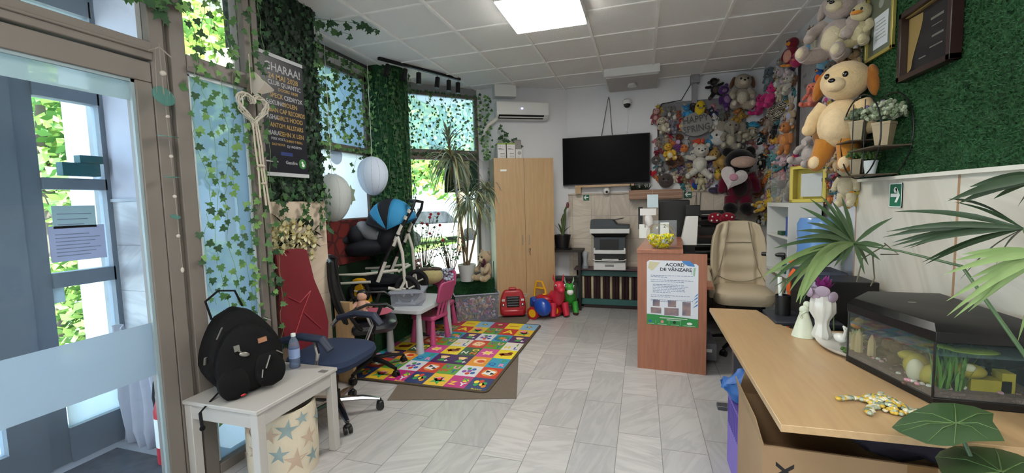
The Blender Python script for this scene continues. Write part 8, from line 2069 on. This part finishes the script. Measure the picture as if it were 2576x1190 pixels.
T3 = [(2385, 500), (2400, 508), (2250, 532), (2262, 585), (2230, 583), (2220, 597), (2245, 610), (2285, 625), (2240, 620), (2320, 660), (2328, 665), (2270, 623), (2415, 704), (2500, 680)]
fb_ = fan(h2, [ppt(x, y, 1.75 + q.uniform(-.12, .12)) for x, y in T3], .024, 0); part('fan_leaf', fb_, PG, t, world=True)
h3 = ppt(2640, 640, 1.25)
T4 = [(2380, 758), (2382, 795), (2400, 800), (2435, 785), (2440, 700), (2375, 690), (2560, 860), (2420, 640), (2400, 655), (2470, 755)]
fb_ = fan(h3, [ppt(x, y, 1.30 + q.uniform(-.08, .08)) for x, y in T4], .024, 2); part('fan_leaf', fb_, PG, t, world=True)
h4 = ppt(2640, 440, 1.35)
T5 = [(2385, 505), (2410, 512), (2440, 470), (2560, 520), (2500, 500)]
fb_ = fan(h4, [ppt(x, y, 1.5 + q.uniform(-.05, .05)) for x, y in T5], .034, 0); part('fan_leaf', fb_, PG, t, world=True)
b = MB()
for h_, m_ in ((h1, ppt(2420, 670, 1.7)), (h2, ppt(2620, 700, 1.4)), (h3, ppt(2680, 800, 1.25)), (h4, ppt(2700, 700, 1.3))):
    e_ = Vector((1.25, 1.25, .5)); b.tube([h_, h_.lerp(m_, .5) + Vector((0, 0, .01)), m_, m_.lerp(e_, .6), e_], [.004, .005, .006, .008, .01], 7)
part('leaf_stalk', b, PG[1], t, world=True)
b = MB()
for (x0_, y0_, x1_, y1_, x2_, y2_) in ((2155, 760, 2170, 650, 2230, 615), (2190, 770, 2200, 700, 2195, 640), (2215, 690, 2260, 640, 2225, 612)):
    b.tube([ppt(x0_, y0_ - 50, 2.35), ppt(x1_, y1_, 2.35), ppt(x2_, y2_, 2.3)], .0035, 6)
part('dry_leaflet', b, mat('palm_brown', '#5e5a44', .6), t, world=True)
b = MB(); b.lathe((0, 0, 0), [(0, 0), (.13, 0), (.17, .32), (.18, .34), (.16, .34), (.15, .30), (0, .30)], 30); part('pot', b, mat('pot_terra', '#8a5a42', .7), t)
# broad heart leaves
t = thing('taro_plant', 'broad dark green heart-shaped leaves in the lower right corner', 'plant', (1.05, .80, .0))
VE = mat('taro_vein', '#5f7a4c', .5); TG_ = mat('taro_leaf', '#33502c', .45, var=.2, scale=6, spec=.5)
def bigleaf(pts, hub, d0, dz, nm='broad_leaf'):
    hubp = ppt(hub[0], hub[1], d0); n = len(pts); b = MB(); vs = [hubp]; 
    ring_ = [ppt(x, y, d0 + dz(x, y)) for x, y in pts]
    for f in (.33, .66, 1.0): vs += [hubp.lerp(p, f) + Vector((0, 0, .012 * math.sin(PI * f))) for p in ring_]
    fs = [(0, 1 + (k + 1) % n, 1 + k) for k in range(n)]
    for j in range(2):
        for k in range(n): a = 1 + j * n + k; c = 1 + j * n + (k + 1) % n; fs.append((a, c, c + n, a + n))
    b.add(vs, fs); lf = part(nm, b, TG_, t, world=True, smooth=80)
    b = MB()
    for k in range(0, n, 2): b.tube([hubp + Vector((0, 0, .002)), hubp.lerp(ring_[k], .5) + Vector((0, 0, .0145)), hubp.lerp(ring_[k], .95) + Vector((0, 0, .003))], [.0022, .0014, .0006], 5)
    part('vein', b, VE, t, world=True)
bigleaf([(2243, 1075), (2262, 1056), (2290, 1038), (2345, 1013), (2400, 1014), (2450, 1022), (2500, 1040), (2497, 1060), (2515, 1085), (2528, 1110), (2490, 1110), (2440, 1110), (2400, 1122), (2370, 1122), (2330, 1116), (2290, 1100), (2262, 1088)], (2405, 1067), 1.28, lambda x, y: (1067 - y) * .0045)
bigleaf([(2352, 1150), (2365, 1135), (2400, 1122), (2450, 1118), (2500, 1125), (2560, 1142), (2610, 1165), (2620, 1220), (2560, 1250), (2480, 1250), (2400, 1225), (2365, 1185)], (2520, 1190), 1.12, lambda x, y: (1190 - y) * .004)
b = MB()
for h_, d_ in (((2405, 1067), 1.28), ((2520, 1190), 1.12)):
    p = ppt(h_[0], h_[1], d_); b.tube([p, p + Vector((.03, -.08, -.15)), Vector((1.05, .80, .3))], [.005, .006, .009], 8)
part('leaf_stalk', b, TG_, t, world=True)
b = MB(); b.lathe((0, 0, 0), [(0, 0), (.11, 0), (.14, .28), (.15, .30), (.13, .30), (.12, .27), (0, .27)], 28); part('pot', b, mat('pot_terra', '#8a5a42', .7), t)
# ================================================================== outdoors
def tree(x, y, h, cr, n, c, label, seed, trunk=.12, z0=.9):
    t = thing('street_tree', label, 'tree', (x, y, -.1)); q = random.Random(seed)
    b = MB(); b.tube([(0, 0, 0), (.1, 0, h * .4), (.0, .1, h * .7)], [trunk, trunk * .8, trunk * .4], 10); part('trunk', b, mat('bark', '#6f6154', .9, var=.2), t)
    b = MB()
    cl = [(q.uniform(-1, 1) * cr, q.uniform(-1, 1) * cr, h * q.uniform(z0 * .5, 1.1), cr * q.uniform(.3, .6)) for _ in range(16)]
    for k in range(n):
        cx_, cy_, cz_, r_ = q.choice(cl); v = Vector((q.gauss(0, 1), q.gauss(0, 1), q.gauss(0, 1))).normalized() * r_ * q.uniform(.5, 1); b.m(q.randrange(2))
        s = q.uniform(.05, .11) if y < 4 else q.uniform(.08, .17); p = Vector((cx_, cy_, cz_)) + v; a = Vector((q.uniform(-1, 1), q.uniform(-1, 1), q.uniform(-1, 1))).normalized() * s; e_ = a.orthogonal().normalized() * s * .6
        b.add([p - a, p + e_, p + a, p - e_], [(0, 1, 2, 3)])
    part('crown', b, [mat('tree' + c[1:], c, .7, var=.3, scale=3), mat('tree_lt', '#a9c25e', .7, var=.2, scale=3)], t, smooth=0)
for k, a in enumerate(((-7.6, 3.6, 4.4, 1.4, 9500, '#5f8a3e', 'leafy street tree seen through the outer glass door'), (-7.4, 9.5, 5.5, 2.0, 4600, '#4f7d3a', 'green street tree seen left through the corner window'), (-6.0, 13.5, 5.5, 2.2, 4600, '#5c8a40', 'green street tree seen in the middle of the corner window'), (-10.5, 13.0, 6.5, 2.6, 4600, '#4a7836', 'far street tree behind the bay window'), (-9.0, 7.4, 6.0, 2.0, 4600, '#6b9444', 'light green street tree behind the bay window'), (-3.9, 15.5, 5.0, 1.8, 3800, '#527d3c', 'green street tree at the right of the corner window'), (-12.0, 6.0, 6.0, 2.2, 3800, '#78a04c', 'far pale tree seen beyond the outer door'))):
    tree(*a, seed=500 + k)
b = MB(); q = random.Random(66)
for k in range(3800): 
    p = Vector((-6.6 + q.uniform(-.4, .4), q.uniform(3.2, 6.4), q.uniform(-.1, 1.0))); a = Vector((q.uniform(-1, 1), q.uniform(-1, 1), q.uniform(-1, 1))).normalized() * .07; e_ = a.orthogonal().normalized() * .045; b.m(q.randrange(2)); b.add([p - a, p + e_, p + a, p - e_], [(0, 1, 2, 3)])
single('hedge', b, [mat('hedge_a', '#5f8238', .8, var=.3), mat('hedge_b', '#93ac52', .8, var=.3)], 'sunlit hedge beyond the outer glass door', 'hedge', smooth=0)
b = MB(); b.box((-4.6, 2.37, -.13), (-4.3, 2.55, 3.6)); struct('pier_outside', b, mat('pier_render', '#c0c2c6', .85, var=.06))
def car(x, y, col, label, rz):
    t = thing('parked_car', label, 'car', (x, y, -.13), rz); m = mat('car' + col[1:], col, .3, spec=.6)
    b = MB(); b.slab([(-2.0, -.8, .3), (2.0, -.8, .3), (2.05, -.8, .7), (1.2, -.8, .88), (-1.9, -.8, .9), (-2.1, -.8, .7)], (0, 1.6, 0)); part('body', b, m, t, bevel=.08)
    b = MB(); b.slab([(-1.5, -.7, .88), (.95, -.7, .88), (.35, -.7, 1.4), (-1.1, -.7, 1.42)], (0, 1.4, 0)); part('cabin', b, mat('car_glass', '#2c3238', .1), t, bevel=.06)
    for xx in (-1.25, 1.3):
        for yy in (-.8, .8): b = MB(); b.tube([(xx, yy - .1, .32), (xx, yy + .1, .32)], .32, 20); part('wheel', b, BLACK, t)
car(-8.6, 16.5, '#d8dadc', 'white parked car seen through the corner window', .9); car(-3.2, 21.5, '#8a2a30', 'red parked car far behind the corner window', .9); car(-11.5, 17.5, '#3a5a8a', 'blue parked car far behind the bay window', .9)
struct('building_far', MB().box((-30, 26, -.2), (6, 30, 9)), mat('facade', '#a9b7c6', .9, var=.15, scale=.6))
struct('building_street', MB().box((-34, -14, -.2), (-30, 30, 10)), mat('facade', '#a9b7c6'))
